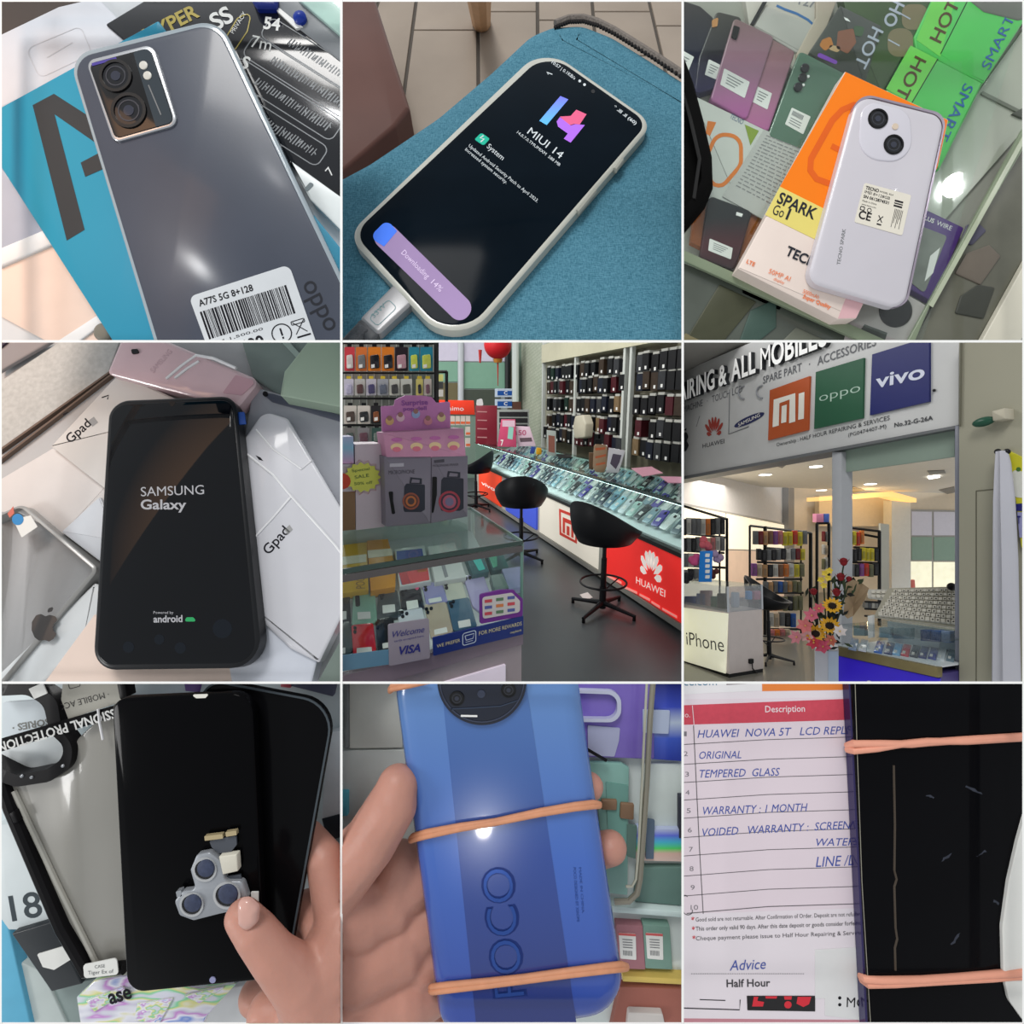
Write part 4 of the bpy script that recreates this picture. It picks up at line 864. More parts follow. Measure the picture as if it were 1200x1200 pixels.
def bay5():
    rm = Room(394, 470, 1.55); P = rm.P; C = lambda n, c, r=.4, **k: mat(n, c, r, **k)
    # --- structure
    m = MB(); rm.box(m, -6, 3.6, .2, 10.2, -.06, 0); struct('floor', m, mat('vinyl_floor', (74, 78, 80), .35, spec=.35, var=.3, vs=1.5, bump=.02, bs=12))
    m = MB()
    for (a, b) in (((690, 868), (735, 905)), ((860, 955), (930, 960)), ((640, 860), (680, 905))):
        q = [rm.P(*rm.hit(*a), .001), rm.P(*rm.hit(*b), .001)]; m.tube(q, .003, 4)
    # right wall of painted bricks
    bm_ = bpy.data.materials.new('painted_bricks'); bm_.use_nodes = True; nt = bm_.node_tree; N, L = nt.nodes, nt.links; b = N['Principled BSDF']; b.inputs['Roughness'].default_value = .6
    bt = N.new('ShaderNodeTexBrick'); bt.inputs['Scale'].default_value = 4; bt.inputs['Color1'].default_value = rgb((186, 190, 172)); bt.inputs['Color2'].default_value = rgb((176, 182, 162)); bt.inputs['Mortar'].default_value = rgb((140, 148, 128)); bt.inputs['Mortar Size'].default_value = .012
    tc = N.new('ShaderNodeTexCoord'); sp = N.new('ShaderNodeSeparateXYZ'); cb = N.new('ShaderNodeCombineXYZ'); L.new(tc.outputs['Object'], sp.inputs[0]); L.new(sp.outputs['Y'], cb.inputs[0]); L.new(sp.outputs['Z'], cb.inputs[1]); L.new(cb.outputs[0], bt.inputs[0]); L.new(bt.outputs[0], b.inputs['Base Color'])
    bp = N.new('ShaderNodeBump'); bp.inputs['Strength'].default_value = .3; L.new(bt.outputs['Fac'], bp.inputs['Height']); bp.invert = True; L.new(bp.outputs[0], b.inputs['Normal'])
    m = MB(); rm.box(m, 3.62, 3.75, .5, 10.2, 0, 5); struct('wall_right', m, bm_)
    m = MB(); rm.box(m, -6, 3.7, 10.2, 10.35, 0, 5); struct('wall_back', m, mat('back_wall_green', (120, 140, 128), .6))
    V = rm.Vy(10.15)
    def sp_(name, q, h0, h1, mt, bev=0, pl=None): return struct(name, plate(pl or V, q, h0, h1, 0, bev), mt)
    root = sp_('window_1', [(320, -60), (590, -60), (590, 255), (320, 255)], -.02, 0, C('window_frame5', (150, 158, 156)))
    for q, c, lb in (([(336, -60), (412, -60), (412, 68), (336, 68)], (196, 190, 206), 'pale'), ([(426, -60), (578, -60), (578, 70), (426, 70)], (198, 190, 208), 'pale'), ([(336, 72), (412, 72), (412, 142), (336, 142)], (120, 158, 138), 'green'), ([(426, 74), (578, 74), (578, 166), (426, 166)], (120, 160, 138), 'green'), ([(336, 146), (412, 146), (412, 250), (336, 250)], (104, 96, 70), 'brown'), ([(426, 170), (560, 170), (560, 250), (426, 250)], (70, 76, 68), 'dark')):
        o = make('pane', plate(V, q, 0, .02), mat('pane_'+lb, c, .4, emit=.12), root)
    m = MB(); m.tube([V.pw(420, -60, .06), V.pw(420, 210, .06)], .06, 8); struct('trim_60', m, C('mullion_white', (186, 190, 194)))
    m = MB(); m.tube([V.pw(585, -60, .08), V.pw(585, 210, .08)], .06, 8); struct('trim_61', m, C('mullion_dark', (30, 32, 34)))
    m = MB(); m.tube([V.pw(612, -60, .3), V.pw(612, 215, .3)], .07, 10); struct('trim_62', m, C('pipe_white', (196, 204, 198)))
    slab('door_leaf', 'brown door edge standing between the window and the white pipe', 'door', V, [(588, 75), (622, 75), (622, 330), (588, 330)], .02, .1, C('door_brown', (82, 76, 58)))
    # lantern
    Vl = rm.Vy(7.0); c = Vl.pw(550, 12); t = Th('paper_lantern', 'round red paper lantern hanging at the top, with gold cap and tassel', 'lantern')
    m = MB(); m.ball(c, .19, .19, .19, nu=20, nv=14)
    for i, v in enumerate(m.v): pass
    t.part('lantern_body', m, mat('lantern_red', (168, 20, 28), .5, emit=.1), smooth=60)
    m = MB(); a = Vl.pw(550, 62); m.tube([a, a-rm.U*.05], [.07, .05], 12); t.part('cap', m, C('lantern_gold', (180, 120, 50), .3, metal=.3))
    m = MB(); m.tube([c, c+rm.U*2], .006, 6); t.part('cord', m, C('tassel_red', (150, 40, 36)))
    m = MB(); m.tube([a-rm.U*.05, a-rm.U*.36], [.012, .004], 6); t.part('tassel', m, C('tassel_red', (150, 40, 36)))
    m = MB(); m.tube([Vl.pw(488, 30), Vl.pw(488, 76)], [.025, .012], 6); tag(make('red_tassel', m, C('tassel_red', 0)), 'small red tassel hanging left of the lantern', 'tassel')
    # --- the long counter on the right
    XF, XB = 2.12, 2.78
    VF = rm.Vx(XF); yy = lambda x, y: VF.pw(x, y).dot(rm.A)
    y_end = 8.2
    t = Th('long_counter', 'long glass topped sales counter running down the right side of the shop', 'counter')
    m = MB(); rm.box(m, XF+.05, XB, 1.5, y_end, 0, .06); t.part('plinth', m, C('plinth_grey', (96, 92, 84)))
    m = MB(); rm.box(m, XF+.01, XB, 1.5, y_end, .06, .53); t.part('carcass', m, C('carcass_white', (186, 182, 172)))
    m = MB(); rm.box(m, XF-.02, XB, 1.5, y_end, .53, .56); t.part('sill', m, C('sill_dark', (52, 52, 50), .3, metal=.4))
    m = MB(); rm.box(m, XF-.015, XF+.01, 1.5, y_end, .03, .075); t.part('kick_strip', m, C('kick_pale', (150, 148, 140)))
    m = MB(); rm.box(m, XB-.03, XB, 1.5, y_end, .56, .87); t.part('back_panel', m, mat('back_lit', (196, 220, 216), .5, emit=.15))
    m = MB(); rm.box(m, XF-.01, XB+.01, 1.5, y_end, .88, .892); t.part('glass_top', m, glassmat('counter_glass5', (190, 225, 215), .16, .97, .05))
    m = MB(); rm.box(m, XF-.012, XF+.03, 1.5, y_end, .876, .894); t.part('glass_edge', m, C('edge_dark_green', (44, 66, 62), .2, coat=.4))
    m = MB(); rm.box(m, XF, XF+.006, 1.5, y_end, .56, .872); t.part('front_glass', m, glassmat('front_glass5', (235, 250, 245), .05, 1.0, .02))
    m = MB(); rm.box(m, XF+.008, XF+.028, 1.5, y_end, .868, .875); t.part('light_strip', m, mat('led_white', (225, 250, 250), .5, emit=7.0), label='glowing white light strip under the glass edge')
    tc = t
    # slanted display bed
    sl = Vector(rm.U*.93-rm.R*.36).normalized(); Pb = Pl(P(XF+.06, 3, .585), rm.A, sl)
    m = MB(); rm.prism(m, [(XF+.03, 1.5), (XB-.03, 1.5), (XB-.03, y_end), (XF+.03, y_end)], .56, .575)
    V_ = []
    for z, x in ((.575, XF+.03), (.575, XB-.03), (.80, XB-.03)): V_ += [P(x, 1.5, z), P(x, y_end, z)]
    m.add(V_, [(0, 1, 3, 2), (2, 3, 5, 4), (4, 5, 1, 0), (0, 2, 4), (1, 5, 3)]); t.part('display_bed', m, C('bed_white', (214, 226, 226), .5))
    # backlit front panels
    def panel(name, label, x0, x1, col, z0=.085, z1=.52):
        ya, yb = yy(*x0), yy(*x1); m = MB(); rm.box(m, XF-.012, XF+.012, min(ya, yb), max(ya, yb), z0, z1)
        tc.part(name, m, mat(name+'_light', col, .35, emit=.55, var=.05, vs=2, coat=.2), label=label); return tc, rm.Vx(XF-.013)
    t, V2 = panel('red_light_panel', 'backlit red panel with white flower logo and HUAWEI lettering, nearest on the long counter', (1260, 900), (932, 760), (222, 44, 40))
    lw = mat('sign_white', (236, 228, 220), .4, emit=.5); cx, cy = 1086, 850
    cz = V2.px(1086, 828, .004)
    f = Fr(V2, [(0, 0), (1, 0), (1, 1), (0, 1)], 1, 1, 0, local=True); m = MB()
    petals = [(-78, 60), (-50, 72), (-24, 78), (0, 0)]
    rr_ = abs(V2.px(1136, 838, .004)[0]-cz[0]); rv = abs(V2.px(1086, 733, .004)[1]-cz[1])/rr_; cz = (cz[0], cz[1]-.0)
    for a in (-80, -52, -27, -8.5, 8.5, 27, 52, 80):
        r0, r1, w_ = .28*rr_, (.82 if abs(a) > 70 else 1.0)*rr_, .17*rr_
        ca, sa = math.sin(math.radians(a)), -math.cos(math.radians(a)); nx, ny = -sa, ca
        pts = [(cz[0]+ca*r0, cz[1]+sa*r0), (cz[0]+ca*r1*.6+nx*w_*.8, cz[1]+sa*r1*.6+ny*w_*.8), (cz[0]+ca*r1*.9+nx*w_*.7, cz[1]+sa*r1*.9+ny*w_*.7), (cz[0]+ca*r1, cz[1]+sa*r1), (cz[0]+ca*r1*.9-nx*w_*.7, cz[1]+sa*r1*.9-ny*w_*.7), (cz[0]+ca*r1*.6-nx*w_*.8, cz[1]+sa*r1*.6-ny*w_*.8)]
        pts = [(x, cz[1]+(y-cz[1])*rv) for x, y in pts]
        m = MB(); m.flat(f, pts, .004); t.part('logo_petal', m, lw)
    m = MB(); ptext(m, V2, 'HUAWEI', (1036, 850), (1138, 900), 24, .004, bold=.02); t.part('lettering', m, lw)
    m = MB()
    for a, b in (((935, 820), (985, 845)), ((990, 858), (1040, 880)), ((1048, 886), (1085, 905)), ((1090, 912), (1120, 930)), ((1128, 936), (1180, 965))): m.add([V2.pw(a[0], a[1], .003), V2.pw(b[0], b[1], .003), V2.pw(b[0], b[1]+9, .003), V2.pw(a[0], a[1]+8, .003)], [(0, 1, 2, 3)])
    t.part('lower_glow', m, mat('glow_pink', (246, 150, 140), .4, emit=.5))
    t, V2 = panel('white_light_panel', 'backlit cream panel with an orange red Mi square logo, between the two stools', (912, 780), (700, 650), (206, 200, 186))
    om = mat('logo_red', (206, 62, 48), .4, emit=.2)
    m = MB()
    m.add([V2.pw(x, y, .003) for x, y in ((765, 588), (828, 612), (828, 712), (767, 680))]+[V2.pw(x, y, .003) for x, y in ((771, 600), (822, 621), (822, 700), (773, 672))], [(0, 1, 5, 4), (1, 2, 6, 5), (2, 3, 7, 6), (3, 0, 4, 7)]); t.part('logo_frame', m, om)
    for q in ([(778, 618), (812, 632), (816, 640), (816, 692), (808, 688), (808, 645), (786, 636), (786, 676), (778, 672)], [(792, 648), (802, 652), (802, 684), (792, 680)]):
        m = MB(); pflat(m, V2, q, .003); t.part('logo_stroke', m, om)
    t, V2 = panel('blue_light_panel', 'backlit blue panel behind the foot ring of the middle stool', (688, 640), (580, 590), (62, 82, 190))
    t, V2 = panel('orange_light_panel', 'backlit orange red panel at the far end of the long counter', (562, 560), (486, 520), (230, 66, 34))
    m = MB(); ptext(m, V2, 'vivo', (492, 502), (540, 528), 12, .003, bold=.02); t.part('lettering', m, lw)
    m = MB(); rm.box(m, XF-.02, XF+.02, yy(928, 770)-.02, yy(916, 770)+.02, .06, .53); tc.part('divider', m, C('divider_grey', (160, 160, 150)))
    # phones in the long counter
    cols = [(206, 216, 220), (140, 166, 178), (84, 98, 108), (160, 204, 220), (36, 38, 44), (222, 226, 224), (104, 136, 156), (184, 214, 206), (82, 66, 160), (46, 52, 72)]
    def phone_at(y, x, col, label, first=None):
        z = .582+(x-XF-.03)*.225/(XB-XF-.06)
        t = Th('display_phone', label, 'phone', 'phones in the long counter')
        pl = Pl(P(x, y, z+.052), rm.A, Vector(-rm.R*.66+rm.U*.75)); a = random.uniform(-.16, .16)
        f_ = lambda w_, h_: [(u*math.cos(a)-v*math.sin(a), u*math.sin(a)+v*math.cos(a)) for u, v in ((-w_, -h_), (w_, -h_), (w_, h_), (-w_, h_))]
        m = MB(); m.solid(pl, fillet(f_(.042, .08), .012, 2), .0, .01); o = t.part('body', m, mat('ph_%d_%d_%d' % col, col, .25, coat=.4, var=.15, vs=20))
        if o is None: bpy.data.objects.remove(t.o); return
        m = MB(); m.solid(pl, [(u*1.0, v+.018) for u, v in f_(.02, .018)], .01, .0115); t.part('price_tag', m, STK)
        m = MB(); m.solid(pl, [(u-.012, v-.052) for u, v in f_(.012, .012)], .01, .013); t.part('camera_bump', m, BLK)
    names = dict(zip(cols, ('pale silver', 'steel blue', 'slate', 'ice blue', 'black', 'white', 'dusk blue', 'mint', 'violet', 'navy')))
    for row, (x, lb) in enumerate(((XF+.15, 'front row'), (XF+.34, 'middle row'), (XF+.52, 'back row'))):
        y = 2.5+row*.03; k = 0
        while y < 7.6:
            c = cols[(k*3+row*4) % 10]
            seg = 'over the red panel' if y < yy(920, 780) else 'over the cream panel' if y < yy(700, 650) else 'over the blue panel' if y < yy(580, 590) else 'at the far end'
            phone_at(y, x, c, names[c]+' phone in the '+lb+' of the long counter, '+seg); y += .112+.02*(y > 4.5)+random.uniform(0, .02); k += 1
    # things on the long counter
    def standing(name, label, cat, q, base, z, mt, dep=.05, yaw=0, r=0, h=0, group=None):
        pl = rm.face(base[0], base[1], z, yaw); t = Th(name, label, cat, group); o = t.part('body', plate(pl, q, -dep, 0, r, .002), mt); return t, pl
    t, pl = standing('squeeze_bottle', 'brown paper wrapped bottle with orange marks on the long counter', 'bottle', [(888, 360), (935, 366), (935, 430), (925, 462), (893, 460), (884, 440)], (905, 460), .894, C('kraft', (158, 128, 100)), .05, 0, 12)
    t.part('cap', plate(pl, [(893, 344), (915, 344), (917, 362), (893, 362)], -.035, -.01, 3), BLK)
    for q in ([(893, 375), (928, 372), (928, 380), (893, 384)], [(893, 405), (930, 396), (930, 404), (893, 412)], [(895, 430), (928, 424), (928, 431), (895, 437)]): m = MB(); pflat(m, pl, q, .001); t.part('orange_mark', m, C('mark_orange', (190, 96, 60)))
    standing('kraft_box', 'slim brown box left of the wrapped bottle', 'box', [(870, 392), (886, 392), (886, 452), (870, 448)], (875, 452), .894, C('kraft_dark', (110, 84, 62)), .04)
    t, pl = standing('leaflet_stand', 'white leaflet stand with a dark drawing, right of the wrapped bottle', 'stand', [(940, 374), (998, 384), (975, 462), (930, 462)], (945, 462), .894, C('leaf_white', (204, 200, 204)), .01)
    m = MB(); pflat(m, pl, [(955, 395), (985, 400), (978, 425), (965, 450), (945, 430)]); t.part('drawing', m, C('leaf_ink', (84, 74, 90)))
    Ht = rm.Hz(.894)
    slab('pink_folder', 'pink folder lying on the long counter beside the leaflet stand', 'folder', Ht, [(1020, 446), (1090, 440), (1130, 462), (1060, 474)], 0, .006, C('folder_pink', (206, 150, 166)))
    slab('pink_folder', 'pink folder lying on the long counter at the right edge', 'folder', Ht, [(1120, 474), (1260, 478), (1300, 500), (1150, 496)], 0, .006, C('folder_pink2', (196, 140, 160)))
    slab('grey_tablet', 'dark tablet lying on the long counter near the leaflet card', 'tablet', Ht, [(755, 396), (800, 398), (815, 408), (765, 410)], 0, .006, DKM)
    t, pl = standing('leaflet_stand', 'clear leaflet holder with a red picture, in the middle of the long counter', 'stand', [(722, 312), (755, 316), (755, 404), (722, 400)], (738, 403), .894, C('holder_clear', (170, 176, 170)), .02)
    m = MB(); pflat(m, pl, [(728, 330), (750, 333), (750, 392), (728, 388)]); t.part('picture', m, C('picture_rust', (146, 92, 78)))
    standing('yellow_bottle', 'small yellow bottle on the far part of the long counter', 'bottle', [(686, 374), (704, 376), (704, 398), (684, 398)], (694, 398), .894, C('bottle_yellow', (220, 160, 30)), .03, 0, 4)
    standing('blue_pack', 'small blue pack leaning beside the yellow bottle', 'package', [(668, 370), (684, 372), (678, 396), (662, 394)], (672, 396), .894, C('pack_blue5', (50, 74, 150)), .03)
    t, pl = standing('poster_stand', 'pink red poster board with a teal phone picture at the end of the counter', 'poster', [(562, 274), (612, 274), (616, 372), (548, 370)], (582, 372), .894, C('poster_pink', (188, 70, 104)), .02)
    m = MB(); pflat(m, pl, [(566, 278), (610, 278), (610, 300), (566, 300)]); t.part('top_band', m, C('band_pale', (208, 176, 190))); m = MB(); pflat(m, pl, [(588, 300), (606, 302), (602, 345), (584, 342)]); t.part('phone_picture', m, C('pic_teal', (140, 190, 176)))
    m = MB(); ptext(m, pl, '7', (560, 366), (570, 366), 20, .003, bold=.03); t.part('lettering', m, STK)
    t, pl = standing('notice_board', 'white and pink notice sheet standing beside the pink poster', 'sign', [(614, 298), (662, 300), (684, 368), (620, 370)], (645, 370), .894, C('notice_pale', (206, 178, 192)), .015)
    m = MB(); ptext(m, pl, '50', (622, 330), (650, 330), 18, .003, bold=.04); m2 = MB(); pflat(m2, pl, [(626, 340), (668, 338), (672, 352), (630, 354)]); t.part('lettering', m, C('notice_rose', (176, 90, 120))); t.part('photo', m2, C('notice_photo', (94, 76, 84)))
    # far end: stands, boxes
    t, pl = standing('red_cabinet', 'dark red shelf cabinet at the far end, left of the poster', 'cabinet', [(472, 226), (548, 226), (548, 372), (472, 360)], (500, 560), 0, C('cab_red', (116, 30, 44)), .3)
    for i in range(4):
        m = MB(); pflat(m, pl, [(478, 245+i*30), (512, 246+i*30), (512, 250+i*30), (478, 249+i*30)]); t.part('shelf_line', m, C('cab_pale', (170, 120, 120)))
    V8 = rm.Vy(8.6); rcab = Pl(pl.O-pl.N*.15, pl.S, pl.N)
    slab('white_pot', 'white rounded pot on top of the red cabinet', 'pot', rcab, [(476, 205), (495, 200), (500, 226), (474, 226)], 0, .1, C('pot_white', (190, 190, 190)), 5)
    t = Th('supply_shelf', 'white framed shelf with dark rows, under the blue boxes', 'shelf')
    t.part('frame', plate(V8, [(550, 240), (660, 240), (660, 372), (550, 372)], 0, .08), C('shelf_grey5', (168, 172, 168)))
    for i in range(4): t.part('dark_row', plate(V8, [(556, 248+i*22), (655, 248+i*22), (655, 264+i*22), (556, 264+i*22)], .08, .09), mat('dark_row', (46, 44, 48), .5, var=.6, vs=30))
    for k, (y0, y1) in enumerate(((166, 196), (203, 234))):
        t = Th('blue_box', ('upper' if k == 0 else 'lower')+' one of two blue white boxes stacked on the supply shelf', 'box'); t.part('carton', plate(V8, [(549, y0), (600, y0), (600, y1), (549, y1)], -.1, .06), C('box_pale5', (178, 190, 204))); t.part('band', plate(V8, [(549, y0+8), (600, y0+8), (600, y1-6), (549, y1-6)], .06, .062), C('band_blue5', (28, 78, 150)))
        m = MB(); ptext(m, V8, 'C', (572, y1-9), (584, y1-9), 12, .064, bold=.06); t.part('lettering', m, STK)
    slab('small_carton', 'dark brown carton on the supply shelf, right of the blue boxes', 'box', V8, [(602, 212), (632, 212), (632, 240), (602, 240)], 0, .06, C('carton_brown5', (96, 66, 56)))
    # orange banner sign with cards beneath
    V6 = rm.Vy(6.6); t = Th('shop_sign', 'orange red header board with white lettering, behind the pink display box', 'sign')
    t.part('board', plate(V6, [(335, 206), (466, 208), (470, 258), (340, 256)], 0, .04, 0, .003), mat('sign_orange', (218, 58, 34), .4, emit=.15))
    m = MB(); ptext(m, V6, 'oraimo', (350, 242), (430, 244), 16, .042, bold=.03); t.part('lettering', m, STK)
    for r, y0 in enumerate((262, 300, 340)):
        for c_, x0 in enumerate((384, 402, 420, 438)):
            if r and c_ < 3: continue
            t = Th('hanging_card', 'small white and orange card on the rack under the orange header, row %s, %s' % (('top', 'middle', 'low')[r], ('leftmost', 'second', 'third', 'rightmost')[c_]), 'package', 'cards under the orange header')
            t.part('card', plate(V6, [(x0, y0), (x0+15, y0), (x0+15, y0+32), (x0, y0+32)], 0, .03), C('card_ivory', (200, 190, 180))); t.part('band', plate(V6, [(x0, y0+20), (x0+15, y0+20), (x0+15, y0+28), (x0, y0+28)], .03, .032), C('band_orange5', (214, 100, 60)))
    # --- wall shelving with hanging cases
    XS = 3.3; VS = rm.Vx(XS); ys = lambda x, y: VS.pw(x, y).dot(rm.A); zs_ = lambda x, y: VS.pw(x, y).dot(rm.U)+rm.hc
    t = Th('wall_shelving', 'pale metal wall shelving with pegboard behind the long counter, reaching to the top', 'shelving')
    yl = ys(712, 200); posts = [ys(712, 200), ys(825, 200), ys(996, 200), ys(1018, 200), ys(1240, 200)]
    ztop = zs_(830, 55)
    m = MB(); rm.box(m, XS+.2, XS+.24, 2.6, yl, .3, 3.6); t.part('pegboard', m, mat('peg_dark', (104, 100, 84), .7, var=.15, vs=5))
    m = MB(); rm.box(m, XS-.05, XS+.24, 2.6, yl, ztop, ztop+.28); t.part('header_beam', m, C('beam_cream', (190, 186, 160)))
    for y in posts: m = MB(); rm.box(m, XS-.03, XS+.02, y-.025, y+.025, .3, 3.6); t.part('post', m, C('post_white', (186, 190, 184), .35))
    m = MB(); rm.box(m, XS-.02, XS+.24, yl-.02, yl+.02, .3, ztop); t.part('side_panel', m, C('side_cream', (196, 196, 176)))
    m = MB(); rm.box(m, XS-.03, XS+.24, 2.6, yl, .55, .62); t.part('bottom_shelf', m, C('shelf_cream', (150, 150, 132)))
    rows = [(95, 'top'), (152, 'second'), (222, 'third'), (292, 'fourth'), (350, 'lowest')]
    zr = [zs_(905, y) for y, _ in rows]
    kinds = [('black', (14, 14, 17)), ('navy', (20, 24, 38)), ('maroon', (66, 18, 26)), ('brown', (52, 40, 30)), ('tan', (112, 92, 66)), ('grey', (46, 47, 50)), ('dark green', (18, 38, 30))]
    bays = [(posts[4]+.0, posts[3]-.04, 'nearest bay'), (posts[2]-.03, posts[1]+.03, 'middle bay'), (posts[1]-.05, posts[0]-.1, 'far bay')]
    proto = {}
    for bi, (ya, yb, bl) in enumerate(bays):
        a, b = min(ya, yb), max(ya, yb)
        for ri, (yr, rl) in enumerate(rows):
            z = zr[ri]; m = MB(); rm.box(m, XS+.1, XS+.12, a, b, z+.125, z+.137); t.part('rail', m, C('rail_grey', (120, 116, 100)))
            y = a+.07; k = 0
            while y < b-.03:
                ki = random.choices(range(7), weights=[6, 3, 2 if ri != 1 else 3, 3 if ri in (1, 2) else 1, 2 if ri in (1, 2) else .5, 2, .3])[0]; nm, c = kinds[ki]
                pr = [P(x_, y+s_*.06, z+zz) for s_ in (-1, 1) for x_ in (XS-.03, XS+.11) for zz in (-.13, .15)]; us = [600+600*v.x/v.y for v in pr]
                if max(us) > 798.6:
                    if min(us) < 798:
                        th = Th('phone_case', '%s phone case hanging in the %s row of the %s on the wall' % (nm, rl, bl), 'phone case', 'cases hanging on the wall shelving'); m = MB(); rm.box(m, XS-.02, XS+.1, y-.064, y+.064, z-.1, z+.09); th.part('wallet', m, mat('wallet_'+nm.replace(' ', '_'), c, .5, spec=.2, var=.3, vs=20))
                        m = MB(); rm.box(m, XS-.01, XS+.09, y-.056, y+.056, z+.09, z+.118); th.part('clear_sleeve', m, C('sleeve_grey', (168, 168, 160), .3))
                    y += .15; continue
                if nm not in proto:
                    CL = list(CLIP); CLIP.clear()
                    th = Th('phone_case', 'x', 'phone case', 'cases hanging on the wall shelving'); m = MB(); rm.box(m, XS-.02, XS+.1, y-.064, y+.064, z-.1, z+.09); th.part('wallet', m, mat('wallet_'+nm.replace(' ', '_'), c, .5, spec=.2, var=.3, vs=20))
                    m = MB(); rm.box(m, XS-.023, XS-.02, y-.03, y+.005, z-.08, z-.045); th.part('price_sticker', m, STK)
                    m = MB(); rm.box(m, XS-.01, XS+.09, y-.056, y+.056, z+.09, z+.118); th.part('clear_sleeve', m, C('sleeve_grey', (168, 168, 160), .3))
                    proto[nm] = (th.o, P(XS, y, z)); th.o['used'] = 0; CLIP.extend(CL); o = th.o
                    o['label'] = '%s phone case hanging in the %s row of the %s on the wall' % (nm, rl, bl)
                else:
                    o0, p0 = proto[nm]; jit = rm.U*random.uniform(-.02, .02)+rm.R*random.uniform(-.02, .02)
                    o = copy_thing(o0, o0.location+(P(XS, y, z)-p0)+jit, label='%s phone case hanging in the %s row of the %s on the wall' % (nm, rl, bl))
                y += random.uniform(.142, .16)+(.1 if random.random() < .09 else 0); k += 1
    t = Th('white_bag', 'crumpled cream bag hanging in the middle bay of the wall shelving', 'bag')
    m = MB(); pl = rm.Vx(XS-.1); m.solid(pl, fillet([pl.px(*q) for q in ((834, 262), (862, 258), (872, 290), (868, 340), (832, 342), (826, 300))], .04, 3), -.06, .06, .02); t.part('bag_body', m, C('bag_cream', (186, 180, 160)))
    # --- stools
    g = rm.hit(917, 950); make_stool(rm, g[0], g[1], math.radians(200), 'black bar stool in front of the red panel, nearest the camera')
    g = rm.hit(632, 765); make_stool(rm, g[0], g[1], math.radians(250), 'black bar stool in front of the blue and cream panels, in the middle')
    g = rm.hit(478, 592); make_stool(rm, min(g[0], 1.83), g[1], math.radians(330), 'farthest black bar stool, half hidden behind the speaker boxes')
    slab('paper_scrap', 'small white square of paper on the dark floor by the near stool', 'paper', rm.Hz(.002), [(838, 890), (866, 882), (884, 900), (856, 910)], 0, .002, STK)
    # --- front display cabinet
    zt, zb = 1.0, .62
    T1 = rm.hit(635, 700, zt); T0 = rm.hit(5, 800, zt); B1 = rm.hit(455, 584, zt)
    d = Vector((T0[0]-T1[0], T0[1]-T1[1])); e = Vector((B1[0]-T1[0], B1[1]-T1[1])); T1v = Vector(T1)
    c1 = T1v; c2 = T1v+d*1.6; c3 = c2+e; c4 = T1v+e; foot = [tuple(c1), tuple(c2), tuple(c3), tuple(c4)]
    n2 = Vector((-d.y, d.x)).normalized()
    if n2.dot(e) > 0: n2 = -n2
    t = Th('display_cabinet', 'glass topped display cabinet full of phones in the left foreground', 'cabinet')
    m = MB(); rm.prism(m, foot, 0, zb-.07); t.part('base', m, C('cab_base', (158, 146, 150)))
    ins = [tuple(Vector(c_)+n2*.012) for c_ in (c1+d*.12, c2)]; m = MB(); rm.prism(m, [ins[0], ins[1], tuple(Vector(ins[1])-n2*.02), tuple(Vector(ins[0])-n2*.02)], .05, zb-.14); t.part('light_panel', m, mat('lightbox_lilac', (212, 200, 214), .4, emit=.25))
    m = MB(); o4 = [tuple(c1+n2*.012), tuple(c2+n2*.012), tuple(c3), tuple(c4)]; rm.prism(m, o4, zb-.07, zb); t.part('sill', m, C('sill_mauve', (128, 114, 124)))
    m = MB(); rm.prism(m, foot, zt-.012, zt); t.part('glass_top', m, glassmat('cab_glass', (200, 232, 220), .1, .98, .03))
    def edge(a, b, z0, z1, th_, mt, nm, lb=None):
        v = (Vector(b)-Vector(a)).normalized(); n_2 = Vector((-v.y, v.x))*th_; m = MB(); rm.prism(m, [tuple(Vector(a)-n_2), tuple(Vector(b)-n_2), tuple(Vector(b)+n_2), tuple(Vector(a)+n_2)], z0, z1); t.part(nm, m, mt, label=lb)
    eg = C('edge_green5', (40, 62, 56), .2, coat=.4)
    edge(c1+n2*.003, c2+n2*.003, zt-.016, zt+.001, .004, eg, 'glass_edge'); edge(c1, c4, zt-.014, zt+.001, .004, C('edge_pale5', (92, 128, 116), .2, coat=.4), 'glass_edge'); edge(c4, c3, zt-.014, zt+.001, .004, C('edge_pale6', (140, 160, 148), .2), 'glass_edge')
    edge(c1+n2*.001, c2+n2*.001, zt-.045, zt-.02, .006, C('trim_dark5', (84, 80, 80)), 'top_trim')
    edge(c1, c2, zb, zt-.016, .002, glassmat('cab_front', (240, 250, 248), .03, 1.0), 'front_glass'); edge(c1, c4, zb, zt-.016, .002, glassmat('cab_side', (220, 240, 232), .06, .98), 'side_glass')
    m = MB(); m.tube([P(c1.x, c1.y, zb), P(c1.x, c1.y, zt-.01)], .007, 8); t.part('corner_post', m, C('edge_pale5', 0))
    m = MB(); m.tube([P(c4.x, c4.y, zb), P(c4.x, c4.y, zt-.01)], .02, 8); t.part('corner_post', m, C('post_steel', (178, 184, 180), .3, metal=.3))
    edge(c4, c3, zb, zt-.02, .004, C('cab_back', (186, 196, 192)), 'back_panel')
    F3 = rm.R*n2.x+rm.A*n2.y; S3 = -(rm.R*d.x+rm.A*d.y).normalized()
    tn = (rm.U*.92+F3*.38).normalized(); a0 = c1-n2*.02; tray = Pl(P(a0.x, a0.y, zb+.0), S3, tn)
    m = MB(); L0 = [P(*(c1-n2*.015), zb), P(*(c2-n2*.015), zb)]; dn = e.length; up_ = .40*dn
